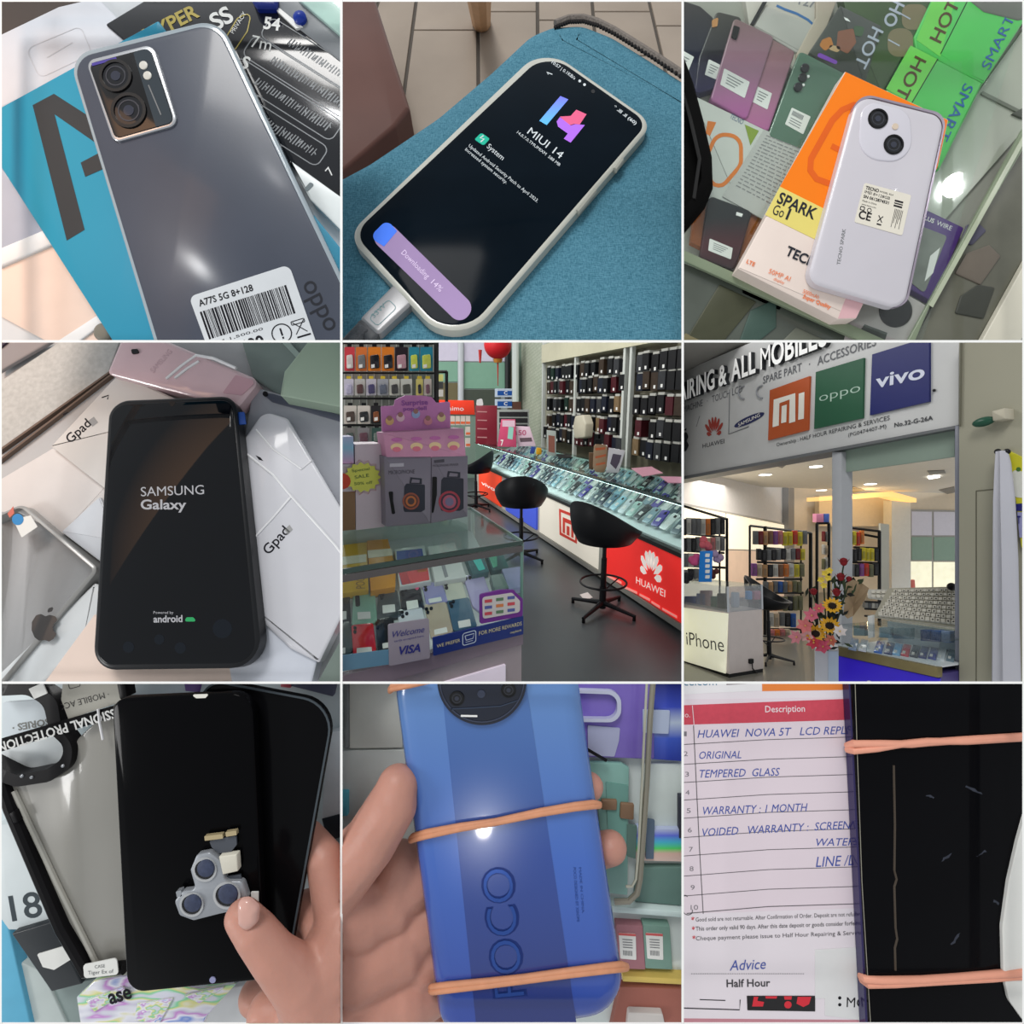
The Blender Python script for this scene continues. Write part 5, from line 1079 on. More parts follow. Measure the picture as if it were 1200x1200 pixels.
    m.add([L0[0], L0[1], P(*(c3), zb+.26), P(*(c4), zb+.26), P(*(c3), zb), P(*(c4), zb)], [(0, 1, 2, 3), (3, 2, 4, 5), (0, 3, 5), (1, 4, 2), (0, 5, 4, 1)]); t.part('display_bed', m, C('bed5', (206, 210, 210)))
    tray = Pl(L0[0], S3, ((P(*c4, zb+.26)-L0[0]).cross(S3)).normalized()*(1 if ((P(*c4, zb+.26)-L0[0]).cross(S3)).dot(rm.U) > 0 else -1))
    def cphone(label, q, col, lens_, st=None, r=10, h=(.004, .014), ma=None):
        t = Th('display_phone', label, 'phone', 'phones in the front cabinet'); t.part('body', plate(tray, q, h[0], h[1], r, .002), ma or mat('cph_%d_%d_%d' % col, col, .2, coat=.4, var=.06, vs=10))
        for x, y in lens_: t.part('camera_lens', plate(tray, circle(x, y, 6, 10), h[1], h[1]+.003), BLK)
        if st: t.part('price_tag', plate(tray, st, h[1], h[1]+.002, 2), STK)
        return t
    sq = lambda x0, y0, x1, y1, s_=8: [(x0, y0), (x1, y0-6), (x1+s_, y1-6), (x0+s_, y1)]
    cphone('red phone at the bottom left of the front cabinet', [(35, 996), (112, 988), (124, 1086), (42, 1102)], (214, 30, 48), [(48, 1006), (48, 1020)], [(54, 1078), (106, 1074), (108, 1092), (54, 1098)])
    cphone('black phone between the red phone and the bank sign', [(118, 978), (182, 966), (196, 1076), (128, 1092)], (28, 32, 38), [(126, 990), (128, 1004), (142, 984)], [(144, 1062), (166, 1058), (168, 1076), (146, 1080)])
    cphone('mint green phone at the left of the upper row, front cabinet', [(42, 886), (118, 880), (128, 988), (36, 1000)], (132, 178, 156), [], [(56, 952), (102, 950), (104, 974), (58, 978)]).part('camera_bump', plate(tray, [(48, 894), (64, 893), (66, 928), (50, 930)], .014, .018, 5), BLK)
    cphone('dark grey phone right of the mint green phone', [(130, 880), (196, 872), (214, 968), (122, 982)], (66, 72, 76), [(138, 888), (146, 888), (142, 900)], [(144, 928), (188, 924), (190, 950), (146, 956)])
    cphone('black phone with a square sticker, centre of the upper row, front cabinet', [(204, 866), (276, 858), (292, 936), (212, 950)], (38, 40, 46), [(214, 876), (226, 872), (216, 888)], [(228, 914), (268, 908), (272, 936), (232, 944)]).part('pink_dot', plate(tray, circle(266, 866, 7, 12), .014, .016), C('dot_pink', (230, 90, 130)))
    cphone('lavender phone with two lenses in the upper row, front cabinet', [(284, 850), (352, 842), (376, 914), (300, 930)], (156, 152, 200), [(295, 860), (297, 872)], [(306, 906), (350, 898), (354, 912), (310, 920)]).part('pink_dot', plate(tray, circle(342, 850, 6, 12), .014, .016), C('dot_pink', 0))
    cphone('cream phone in the upper row beside the lavender phone', [(360, 846), (424, 838), (442, 902), (372, 914)], (208, 206, 192), [(368, 854), (370, 866)])
    cphone('white phone with three lenses above the bank sign', [(196, 944), (284, 932), (298, 990), (204, 1002)], (206, 208, 216), [(214, 952), (230, 956), (216, 966)])
    cphone('gold phone with three lenses, middle of the front row', [(292, 924), (368, 914), (394, 1020), (316, 1044)], (186, 170, 150), [(300, 940), (316, 938), (304, 952)], [(326, 1014), (370, 1004), (374, 1022), (328, 1032)])
    cphone('blue phone with two lenses beside the gold phone', [(372, 910), (448, 898), (478, 1000), (394, 1018)], (72, 102, 126), [(384, 920), (394, 914), (388, 930)], [(410, 984), (452, 976), (456, 1000), (414, 1008)])
    cphone('pale violet phone with a glossy stripe, right part of the front cabinet', [(428, 824), (498, 814), (528, 900), (500, 960), (462, 930)], (176, 166, 206), [(438, 832), (452, 830)])
    cphone('dark phone cut by the left edge, upper row of the front cabinet', [(-40, 900), (30, 890), (34, 990), (-40, 1000)], (40, 44, 50), [], [(-10, 950), (18, 948), (18, 976), (-10, 980)])
    cphone('dark green phone cut by the left edge, front row of the front cabinet', [(-40, 990), (34, 984), (40, 1090), (-40, 1110)], (70, 82, 84), [], [(-10, 1080), (14, 1076), (14, 1096), (-10, 1100)])
    def cbox(label, q, col, h=(.004, .04), prints=(), group=None):
        t = Th('phone_box', label, 'box'); t.part('carton', plate(tray, q, h[0], h[1], 2, .002), mat('cbx_%d_%d_%d' % col, col, .4, coat=.15, var=.05))
        for qq, c in prints: t.part('print', plate(tray, qq, h[1], h[1]+.0015, 3), mat('cpr_%d_%d_%d' % c, c, .4))
        return t
    t3 = cbox('yellow phone box at the left of the front cabinet', [(-30, 720), (90, 705), (96, 872), (-30, 890)], (222, 174, 38), prints=[([(-30, 762), (88, 748), (88, 775), (-30, 790)], (236, 226, 206))])
    m = MB(); ptext(m, tray, 'POCO', (84, 868), (80, 815), 20, .043); t3.part('lettering', m, C('box_brown_print', (150, 110, 30)))
    cbox('orange yellow phone box right of the yellow one, front cabinet', [(90, 700), (164, 694), (192, 800), (190, 862), (104, 876)], (226, 150, 30), h=(.004, .045), prints=[([(92, 735), (176, 728), (180, 752), (94, 762)], (238, 222, 200))])
    cbox('white phone box with a red and blue cover picture, front cabinet', [(186, 730), (292, 716), (316, 842), (206, 862)], (222, 222, 222), prints=[([(194, 738), (284, 728), (290, 762), (196, 774)], (60, 84, 170)), ([(198, 800), (302, 782), (310, 838), (214, 856)], (212, 60, 66)), ([(198, 800), (222, 796), (244, 850), (212, 856)], (50, 90, 160)), ([(255, 790), (300, 784), (302, 808), (270, 812)], (228, 140, 50))])
    cbox('plain white phone box beside the picture box, front cabinet', [(304, 722), (398, 706), (440, 828), (330, 846)], (220, 220, 218), prints=[([(346, 768), (358, 766), (376, 826), (364, 830)], (140, 140, 146))])
    cbox('teal green phone box with a glossy picture, left of two', [(432, 742), (492, 734), (520, 808), (462, 820)], (66, 106, 112), prints=[([(452, 750), (482, 746), (506, 800), (484, 806)], (70, 196, 186))])
    cbox('teal green phone box with a glossy picture, right of two', [(506, 736), (562, 730), (590, 796), (530, 806)], (52, 88, 90), prints=[([(514, 744), (546, 742), (548, 790), (534, 796)], (84, 170, 140))])
    cbox('lilac box at the right end of the front cabinet', [(564, 800), (632, 790), (640, 862), (590, 872)], (150, 150, 190))
    cbox('grey box below the teal boxes, front cabinet', [(524, 822), (566, 816), (590, 866), (540, 874)], (110, 126, 122))
    # signs on the cabinet front
    fp = Pl(P(*(c1+n2*.02), zb), S3, F3)
    t = Th('bank_sign', 'grey card sign with Welcome and VISA lettering on the cabinet front', 'sign'); t.part('card', plate(fp, [(165, 996), (308, 974), (312, 1114), (168, 1142)], 0, .006, 6), C('visa_grey', (146, 138, 148)))
    m = MB(); ptext(m, fp, 'Welcome', (180, 1042), (292, 1022), 22, .008, shear=.3); ptext(m, fp, 'cards accepted here', (186, 1058), (290, 1038), 7, .008); ptext(m, fp, 'VISA', (202, 1102), (278, 1090), 28, .008, bold=.04, shear=.2); t.part('lettering', m, C('visa_navy', (44, 46, 120)))
    t = Th('reward_banner', 'navy blue banner strip reading WE PREFER FOR MORE REWARDS', 'sign'); t.part('strip', plate(fp, [(322, 1042), (640, 966), (640, 1030), (324, 1106)], 0, .006, 2), C('banner_navy', (24, 44, 110)))
    m = MB(); ptext(m, fp, 'WE PREFER', (336, 1078), (418, 1056), 12, .008, bold=.03); ptext(m, fp, 'FOR MORE REWARDS', (484, 1034), (634, 998), 14, .008, bold=.03); ptext(m, fp, 'maybank', (594, 1028), (634, 1018), 8, .008, bold=.03); t.part('lettering', m, C('banner_gold', (206, 196, 150)))
    f5 = Fr(fp, [(424, 1026), (474, 1012), (474, 1058), (424, 1072)], 50, 46, .006); m = MB(); m.stroke(f5, rrect(2, 2, 46, 42, 8), 3, .002, closed=True); m.stroke(f5, [(10, 12), (42, 12), (38, 28), (14, 28), (10, 12)], 3, .002); m.stroke(f5, [(12, 35), (38, 35)], 2, .002); t.part('logo', m, C('banner_pale', (190, 200, 214)))
    t = Th('card_sign', 'purple framed sign with bank card logos above the navy banner', 'sign'); t.part('board', plate(fp, [(488, 890), (560, 874), (608, 874), (612, 882), (638, 905), (638, 966), (488, 994)], -.004, .004, 8), C('sign_purple', (106, 40, 130)))
    t.part('panel', plate(fp, [(496, 900), (600, 884), (628, 912), (628, 952), (498, 976)], .004, .006, 10), C('panel_pale', (196, 190, 186)))
    cl = [(190, 70, 80), (90, 120, 90), (80, 90, 150), (200, 120, 70)]
    for i in range(3):
        for j in range(3):
            x, y = 504+j*40, 916-j*6+i*22; m = MB(); pflat(m, fp, [(x, y-7), (x+26, y-10), (x+26, y+1), (x, y+4)], .007); t.part('card_logo', m, mat('cl_%d' % ((i*2+j) % 4), cl[(i*2+j) % 4], .5))
    t = Th('blue_strip', 'steel blue strip along the bottom left of the cabinet front', 'strip'); t.part('strip', plate(fp, [(-60, 1112), (166, 1084), (168, 1136), (-60, 1168)], 0, .004), C('steel_blue', (92, 132, 156)))
    # --- boxes standing on the cabinet
    def onbox(x, y, dx=0): return Pl(P(*rm.hit(x, y, zt+.002), zt+.002), S3, F3)
    bp_ = onbox(300, 648)
    def speaker(label, q, s, ring_c, lt):
        t = Th('speaker_box', label, 'box'); t.part('carton', plate(bp_, q, -.12, 0, 1, .002), C('box_mauve', (134, 126, 138)))
        x, y, w_, h_ = s; sl_ = 12
        t.part('speaker_picture', plate(bp_, [(x+8, y), (x+w_, y+4), (x+w_, y+h_-8), (x+w_-14, y+h_), (x, y+h_), (x-4, y+h_-12), (x, y+10)], 0, .002, 5), C('pic_slate', (44, 46, 58)))
        t.part('handle_picture', MB().ring(bp_, [bp_.px(*c_, .002) for c_ in ((x+w_*.3, y-22), (x+w_*.85, y-18), (x+w_*.85, y+2), (x+w_*.25, y))], [bp_.px(*c_, .002) for c_ in ((x+w_*.38, y-16), (x+w_*.76, y-13), (x+w_*.74, y-2), (x+w_*.33, y-3))], 0, .002), C('pic_slate', 0))
        cx, cy, r = ring_c
        for k, (rr2, c) in enumerate(((1, (168, 60, 74) if lt else (150, 80, 60)), (.8, (60, 50, 66) if lt else (90, 56, 50)), (.62, (180, 90, 110) if lt else (190, 110, 60)), (.4, (120, 110, 140) if lt else (80, 60, 60)))):
            t.part('cone_ring', plate(bp_, circle(cx, cy, r*rr2, 22, ), .002+.0006*k, .003+.0006*k), mat('cone_%d_%d' % (lt, k), c, .4))
        mx_ = x-(52 if not lt else 28)
        t.part('microphone_picture', plate(bp_, [(mx_-4, y+28-(30 if lt else 0)), (mx_+12, y+28-(30 if lt else 0)), (mx_+12, y+60), (mx_+20-(20 if lt else 0), y+h_+6), (mx_+8-(14 if lt else 0), y+h_+8)], 0, .002, 4), BLK)
        return t
    t = speaker('grey speaker box lettered microphone, left of two under the pink display', [(150, 405), (316, 404), (314, 640), (158, 652)], (222, 500, 72, 100), (245, 562, 30), 0)
    m = MB(); ptext(m, bp_, 'MICROPHONE', (166, 468), (258, 464), 14, .002, bold=.03); t.part('lettering', m, C('mic_ink', (74, 70, 80)))
    m = MB(); pflat(m, bp_, [(170, 430), (220, 428), (220, 440), (170, 442)], .001); t.part('brand_bar', m, C('bar_pale', (180, 174, 184)))
    t = speaker('grey speaker box with a round red ringed speaker, right of two under the pink display', [(318, 404), (445, 402), (444, 616), (316, 640)], (352, 478, 78, 118), (380, 564, 38), 1)
    m = MB(); ptext(m, bp_, 'MICROPHONE SPEAKER', (322, 442), (412, 436), 8, .002); pflat(m, bp_, [(326, 418), (362, 414), (362, 425), (326, 428)], .001); t.part('lettering', m, C('mic_ink', 0))
    # pink display carton
    t = Th('toy_display', 'pink cardboard counter display with rows of pastel drawings and a scalloped header', 'display')
    t.part('tray_front', plate(bp_, [(148, 322), (430, 306), (438, 404), (160, 416)], -.1, .0, 1, .002), mat('pink_card', (214, 150, 180), .5, var=.2, vs=12))
    t.part('header_card', plate(bp_, [(140, 228), (186, 226), (190, 205), (225, 190), (280, 190), (318, 196), (334, 216), (382, 212), (384, 308), (144, 318)], -.11, -.1, 5), mat('pink_header', (206, 132, 186), .5, var=.25, vs=10))
    m = MB(); hp = Pl(bp_.O-bp_.N*.1, bp_.S, bp_.N); ptext(m, hp, 'Surprise', (212, 226), (305, 222), 18, .003, bold=.05); ptext(m, hp, 'pop doll', (218, 244), (300, 241), 13, .003, bold=.04); t.part('lettering', m, C('header_violet', (150, 84, 160)))
    pc = [(232, 190, 130), (240, 200, 210), (160, 180, 220), (226, 150, 160), (236, 214, 160)]
    for i, x in enumerate((170, 208, 262, 305, 352)):
        t.part('doll_drawing', plate(hp, circle(x, 280-(i % 3)*12, 15, 12), .001, .003), mat('doll_%d' % i, pc[i], .5)); t.part('doll_drawing', plate(hp, circle(x, 270-(i % 3)*12, 9, 10), .003, .004), C('doll_hair', (170, 120, 110)))
    for i, x in enumerate((195, 265, 330, 395)):
        t.part('candy_drawing', plate(bp_, circle(x, 372-i*2, 22, 14, 14), 0, .002), mat('candy_a', (240, 208, 160), .5)); t.part('candy_drawing', plate(bp_, circle(x, 380-i*2, 15, 12, 9), .002, .003), mat('candy_b', (224, 120, 140), .5)); t.part('candy_drawing', plate(bp_, circle(x, 346-i*3, 20, 12, 7), 0, .002), mat('candy_c', (196, 110, 170), .5))
    # left white boxes and starburst
    b2 = onbox(100, 660)
    slab('white_carton', 'tall pinkish white carton left of the speaker boxes', 'box', b2, [(48, 362), (146, 360), (152, 652), (52, 664)], -.14, 0, C('carton_pink', (206, 190, 198)))
    slab('blue_carton', 'pastel blue and pink box top at the far left edge', 'box', b2, [(-60, 338), (42, 334), (44, 430), (-60, 430)], -.1, -.005, ramp('pastel', [(0, (210, 160, 200)), (.5, (140, 190, 214)), (1, (190, 180, 220))], 'Z'))
    slab('kraft_carton', 'brown carton below the starburst sign at the left edge', 'box', b2, [(-60, 530), (48, 528), (50, 662), (-60, 672)], -.1, -.002, C('kraft5', (136, 104, 74)))
    slab('white_carton', 'white carton edge behind the starburst sign at the left edge', 'box', b2, [(-60, 432), (46, 432), (48, 528), (-60, 530)], -.1, -.003, C('carton_white5', (196, 190, 196)))
    t = Th('starburst_sign', 'yellow starburst price sign with a red zigzag rim and handwriting', 'sign')
    def star(n, cx, cy, rx, ry, k): return [(cx+(rx if i % 2 == 0 else rx*k)*math.cos(math.pi*i/n), cy+(ry if i % 2 == 0 else ry*k)*math.sin(math.pi*i/n)) for i in range(2*n)]
    t.part('rim', plate(b2, star(15, 72, 478, 74, 62, .82), 0, .004), C('burst_red', (200, 66, 40))); t.part('face', plate(b2, star(15, 74, 478, 66, 54, .84), .004, .006), C('burst_yellow', (214, 214, 92)))
    m = MB(); ptext(m, b2, 'Special', (38, 460), (100, 452), 10, .008); ptext(m, b2, 'SALE', (48, 484), (98, 476), 12, .008); ptext(m, b2, '50% off', (46, 506), (110, 500), 10, .008); t.part('handwriting', m, C('hand_green', (80, 110, 60)))
    t.part('red_patch', plate(b2, circle(5, 492, 28, 14), .006, .008), C('burst_red', 0))
    # --- hanging rack on the left
    Vr = rm.Vy(4.9); t = Th('accessory_rack', 'tall black framed wire rack of hanging packs at the left of the shop', 'rack')
    m = MB(); m.tube([Vr.pw(334, -80), Vr.pw(334, 560)], .022, 4); t.part('post', m, DKM)
    for y in (8, 112, 202, 296, 370): m = MB(); m.tube([Vr.pw(-80, y-2, -.03), Vr.pw(334, y, -.03)], .01, 6); t.part('rail', m, DKM)
    t.part('back_mesh', plate(Vr, [(-80, -80), (330, -80), (330, 560), (-80, 560)], -.2, -.18), mat('mesh_grey', (124, 128, 122), .6, var=.2, vs=6))
    for x in range(-40, 330, 26): m = MB(); m.tube([Vr.pw(x, -80, -.17), Vr.pw(x, 560, -.17)], .004, 4); t.part('wire', m, C('wire_white', (170, 172, 168)))
    V52 = rm.Vy(5.8); t = Th('accessory_rack', 'smaller black rack behind the tall one, with yellow and white packs', 'rack')
    for x in (338, 370): m = MB(); m.tube([V52.pw(x, 106), V52.pw(x, 330)], .018, 4); t.part('post', m, DKM)
    m = MB(); m.tube([V52.pw(336, 107), V52.pw(372, 107)], .018, 4); t.part('top_bar', m, DKM)
    for i, (y, c) in enumerate(((116, (190, 186, 110)), (142, (60, 60, 60)), (170, (200, 196, 190)))):
        slab('hanging_pack', ('pale yellow', 'dark', 'white')[i]+' pack on the smaller rack behind the tall one', 'package', V52, [(342, y), (358, y), (358, y+24), (342, y+24)], 0, .03, mat('bp%d' % i, c, .5))
    rowsL = [(20, 104, [(10, 48, (196, 60, 70), (200, 190, 186), 'red and white'), (50, 91, (206, 110, 50), (110, 110, 110), 'orange framed grey'), (93, 140, (214, 120, 30), (26, 26, 30), 'orange and black, left'), (141, 187, (210, 118, 34), (28, 28, 32), 'orange and black, right'), (188, 235, (36, 26, 32), (170, 130, 140), 'black and pink'), (237, 275, (44, 134, 156), (190, 200, 80), 'teal and yellow, left'), (277, 322, (40, 132, 158), (186, 196, 84), 'teal and yellow, right')], 'top row'),
             (132, 190, [(8, 44, (190, 186, 200), (170, 166, 190), 'pale lilac'), (46, 84, (178, 176, 172), (84, 60, 60), 'white with a maroon case'), (86, 124, (180, 176, 186), (70, 66, 100), 'white with a violet case'), (126, 166, (150, 152, 158), (90, 96, 110), 'grey'), (168, 206, (186, 186, 176), (60, 60, 60), 'white with a cable'), (208, 250, (186, 186, 178), (70, 70, 64), 'white with a black cable'), (262, 288, (196, 184, 110), (40, 38, 44), 'yellow edged'), (290, 318, (190, 180, 172), (110, 74, 88), 'white with a plum case')], 'second row'),
             (226, 290, [(8, 54, (196, 190, 182), (74, 62, 56), 'white with a brown phone picture'), (56, 102, (198, 192, 184), (40, 42, 44), 'white with a black phone picture'), (104, 140, (30, 30, 32), (120, 70, 40), 'black')], 'third row'),
             (304, 358, [(8, 50, (112, 110, 108), (70, 80, 76), 'grey clear'), (56, 100, (120, 118, 120), (90, 60, 70), 'smoky clear'), (106, 142, (50, 76, 70), (100, 110, 104), 'dark green')], 'lowest row')]
    for y0, y1, items, rl in rowsL:
        for x0, x1, c1_, c2_, nm in items:
            t = Th('hanging_pack', nm+' pack hanging in the '+rl+' of the tall rack', 'package', 'packs on the tall rack')
            h = y1-y0; t.part('card', plate(Vr, [(x0+1, y0), (x1-1, y0), (x1-1, y1), (x0+1, y1)], 0, .012, 3), mat('cd_%d_%d_%d' % c1_, c1_, .45, coat=.15, var=.12, vs=15))
            t.part('blister', plate(Vr, [(x0+8, y0+h*.35), (x1-8, y0+h*.3), (x1-6, y1-h*.12), (x0+9, y1-h*.08)], .012, .03, 5, .004), mat('bl_%d_%d_%d' % c2_, c2_, .25, coat=.4, var=.3, vs=30))
            t.part('hang_tab', plate(Vr, [((x0+x1)/2-8, y0-10), ((x0+x1)/2+8, y0-10), ((x0+x1)/2+8, y0), ((x0+x1)/2-8, y0)], 0, .01, 2), DKM if rl != 'second row' else C('tab_yellow', (196, 170, 50)))
            if h > 60: t.part('price_sticker', plate(Vr, [(x0+12, y1-22), (x0+24, y1-24), (x0+24, y1-12), (x0+12, y1-10)], .03, .032), STK)
    # added area lights brightening the open-topped shop from out of view
    area('shop_fill_light', P(.5, 5.6, 3.4), P(1.0, 5.4, 0), 1.3, 80, (1, .98, .95)); area('shop_fill_light', P(.3, 7.5, 3.6), P(1.8, 7.8, 0), 1.6, 55)
bay5()
# ================================================================ bay 6: the shop front seen from the mall
use_bay(2, 1)
def bay6():
    rm = Room(337, 630, 1.5); P = rm.P; C = lambda n, c, r=.4, **k: mat(n, c, r, **k)
    # floor, ceilings
    m = MB(); rm.box(m, -14, 14, .2, 30, -.05, 0); struct('floor', m, mat('mall_floor', (122, 119, 110), .3, spec=.4, var=.12, vs=1.2, coat=.2))
    # facade plane through the sign's lower edge
    zs = 2.25; a = rm.hit(970, 300, zs); b = rm.hit(0, 480, zs); FA = rm.along(a, b)
    def fpl(h): return Pl(FA.O+FA.N*h, FA.S, FA.N)
    t = Th('shop_sign', 'long grey white sign board over the shop front with white raised letters and brand squares', 'sign')
    top = [(-60, 150), (300, -10), (560, -130), (972, -300)]
    t.part('board', plate(FA, [(-60, 132), (340, -38), (560, -130), (972, -300), (970, 300), (-60, 492)], -.25, 0), mat('sign_grey', (196, 196, 195), .45, var=.1, vs=3, bump=.02, bs=30))
    t.part('lower_edge', plate(FA, [(-60, 486), (970, 294), (970, 304), (-60, 497)], -.25, .02), C('edge_grey6', (104, 106, 108)))
    # raised letters: each letter a piece of its own
    wl = mat('letter_white', (240, 240, 238), .4, emit=.12); dk = C('letter_side', (40, 42, 46))
    def raised(s_, p0, p1, hp):
        for kk, (off, mt, nm) in enumerate(((0, wl, 'letter'), )):
            A_ = FA.px(*p0); B_ = FA.px(*p1); c_ = FA.px(p0[0], p0[1]-hp); cap = math.hypot(c_[0]-A_[0], c_[1]-A_[1])/.7
            L_ = math.hypot(B_[0]-A_[0], B_[1]-A_[1]); ang = math.atan2(B_[1]-A_[1], B_[0]-A_[0]); adv = sum((textmesh(ch_, .025)[2] if ch_ != ' ' else .2)+.07 for ch_ in s_); sx = L_/(adv*cap)
            x = 0
            for chs in s_:
                Vv, Ff, w1 = textmesh(chs, .025) if chs != ' ' else ([], [], .2)
                if Ff:
                    m = MB(); ca, sa = math.cos(ang), math.sin(ang); base = [(A_[0]+(x+vx*cap*sx)*ca-vy*cap*sa, A_[1]+(x+vx*cap*sx)*sa+vy*cap*ca) for vx, vy in Vv]
                    n = len(base); m.add([FA.w(p_[0], p_[1], .05) for p_ in base], Ff)
                    ec = {}
                    for f_ in Ff:
                        for i in range(len(f_)):
                            e_ = (f_[i], f_[(i+1) % len(f_)]); ec[tuple(sorted(e_))] = ec.get(tuple(sorted(e_)), 0)+1
                    m.m = 1
                    for (i, j), cnt in ec.items():
                        if cnt == 1: m.add([FA.w(*base[i], .05), FA.w(*base[j], .05), FA.w(*base[j], .0), FA.w(*base[i], .0)], [(0, 1, 2, 3)])
                    t.part('letter', m, [wl, dk], smooth=0)
                x += (w1+.07)*cap*sx
    raised('EPAIRING & ALL MOBILES &', (-34, 226), (606, -20), 60)
    m = MB(); ptext(m, FA, 'MACHINE   ·   TOUCH LCD', (4, 250), (210, 178), 22, .004, bold=.01); ptext(m, FA, 'SPARE PART   ·   ACCESSORIES', (282, 150), (680, 14), 26, .004, bold=.01); t.part('lettering', m, C('sign_ink', (92, 94, 98)))
    m = MB(); ptext(m, FA, 'Ownership : HALF HOUR REPAIRING & SERVICES', (330, 370), (728, 276), 13, .004, bold=.02); ptext(m, FA, '(PG0474407-M)', (582, 336), (716, 304), 13, .004, bold=.02); ptext(m, FA, 'No.32-G-26A', (744, 302), (880, 276), 15, .004, bold=.02); t.part('lettering', m, C('sign_ink2', (58, 60, 64)))
    def square(nm, q, c, lab):
        return t.part(nm, plate(FA, q, 0, .02), mat(nm+'_face', c, .4, coat=.1, var=.06), label=lab)
    square('orange_square', [(306, 172), (446, 122), (440, 312), (300, 348)], (172, 78, 34), 'orange square with the white Mi mark')
    square('green_square', [(468, 108), (636, 58), (632, 270), (462, 308)], (32, 84, 58), 'dark green square with the white oppo mark')
    square('blue_square', [(666, 46), (866, -16), (866, 212), (658, 260)], (20, 28, 96), 'deep blue square with the white vivo mark')
    iv = C('mark_ivory', (226, 222, 212), .5)
    for q in ([(320, 205), (396, 182), (396, 282), (374, 288), (376, 204), (340, 218), (338, 296), (316, 302)], [(348, 228), (366, 222), (364, 284), (346, 288)], [(408, 184), (428, 178), (426, 272), (406, 276)]):
        m = MB(); pflat(m, FA, q, .022); t.part('mark_stroke', m, iv)
    m = MB(); ptext(m, FA, 'oppo', (480, 212), (624, 176), 30, .022, bold=-.01); t.part('mark', m, C('mark_mint', (170, 196, 180)))
    m = MB(); ptext(m, FA, 'vivo', (678, 164), (850, 128), 46, .022, bold=.02); t.part('mark', m, C('mark_pale', (206, 210, 226)))
    # flower logo, fruit logo, oval logo
    cx, cy = 110, 330
    for k, a_ in enumerate((-78, -52, -28, -9, 9, 28, 52, 78)):
        s_, c_ = math.sin(math.radians(a_)), -math.cos(math.radians(a_)); r0, r1, w_ = 14, 66 if abs(a_) < 60 else 44, 8
        pts = [(cx+s_*r0*.6, cy+c_*r0), (cx+s_*r1*.4-c_*w_*.6, cy+c_*r1*.6+s_*w_), (cx+s_*r1*.56-c_*w_*.4, cy+c_*r1*.92+s_*w_*.6), (cx+s_*r1*.6, cy+c_*r1), (cx+s_*r1*.56+c_*w_*.4, cy+c_*r1*.92-s_*w_*.6), (cx+s_*r1*.4+c_*w_*.6, cy+c_*r1*.6-s_*w_)]
        m = MB(); pflat(m, FA, [(x, y-(x-cx)*.1) for x, y in pts], .004); t.part('logo_petal', m, C('petal_red', (150, 56, 46)))
    m = MB(); ptext(m, FA, 'HUAWEI', (70, 376), (146, 358), 15, .004, bold=.02); t.part('lettering', m, C('sign_ink2', 0))
    m = MB(); pflat(m, FA, fillet([(-30, 330), (0, 322), (14, 318), (20, 335), (14, 350), (22, 365), (12, 386), (-4, 388), (-30, 380)], 7, 3), .004); pflat(m, FA, [(4, 312), (14, 304), (12, 314)], .004); t.part('fruit_logo', m, C('ink6', (30, 32, 36)))
    pts = [(234+54*math.cos(u)*.98-10*math.sin(u)*.0, 276+14*math.sin(u)-54*math.cos(u)*.42) for u in [2*math.pi*i/28 for i in range(28)]]
    m = MB(); pflat(m, FA, pts, .004); t.part('oval_logo', m, C('oval_navy', (36, 42, 84))); m = MB(); ptext(m, FA, 'SAMSUNG', (196, 300), (272, 264), 12, .006, bold=.02); t.part('lettering', m, iv)
    for (x, y, r) in ((216, 180, 20), (280, 178, 20)):
        m = MB(); m.tube([FA.pw(x+r*math.cos(u), y+r*1.1*math.sin(u), .01) for u in [math.pi*.5+math.pi*i/10 for i in range(11)]], .008, 6); t.part('loop_mark', m, C('loop_grey', (140, 142, 146)))
    m = MB(); m.tube([FA.pw(165, 178, .003), FA.pw(162, 326, .003), FA.pw(232, 300, .003)], .006, 4); m.tube([FA.pw(60, 262, .003), FA.pw(48, 300, .003)], .004, 4); t.part('panel_seam', m, C('seam6', (112, 114, 116)))
    m = MB(); m.ball(FA.pw(884, 172, .01), .01, nu=8, nv=6); t.part('screw', m, DKM)
    # mall ceiling in front of the sign
    zt = rm.U.dot(FA.pw(0, 112))+rm.hc; g0 = (FA.pw(-200, 112)); m = MB()
    A0 = rm.P(0, 0, 0); s0 = FA.w(FA.px(-60, 136)[0]-2, 0); s1 = FA.w(FA.px(972, 0)[0], 0)
    def lift(p, z): return p-rm.U*(p.dot(rm.U)+rm.hc)+rm.U*z
    q0, q1 = lift(s0, zt)-FA.N*.4, lift(s1, zt)-FA.N*.4; fr_ = FA.N*2.8
    m.add([q0, q1, q1+fr_, q0+fr_]+[v+rm.U*.1 for v in (q0, q1, q1+fr_, q0+fr_)], [(0, 1, 2, 3), (7, 6, 5, 4), (0, 4, 5, 1), (1, 5, 6, 2), (2, 6, 7, 3), (3, 7, 4, 0)])
    struct('ceiling_mall', m, mat('mall_ceiling', (150, 148, 142), .8))
    # jamb, mullion, transom
    def post(n, x0, x1, y0, y1, h0, h1, mt, pl=None): return struct(n, plate(pl or FA, [(x0, y0), (x1, y0), (x1, y1), (x0, y1)], h0, h1, 0, .006), mt)
    post('trim_70', 955, 975, 296, 1320, -.14, .03, C('jamb_blue_grey', (128, 130, 142), .35))
    post('trim_71', 524, 558, 388, 1320, -.12, 0, C('mullion_silver', (166, 168, 172), .35))
    o = struct('window_2', plate(FA, [(556, 388), (956, 300), (956, 405), (556, 462)], -.08, -.05), mat('frosted_green', (134, 150, 138), .5, var=.04)); 
    # beige pilaster on the right
    wp = Pl(FA.O+FA.N*.08, FA.S, FA.N)
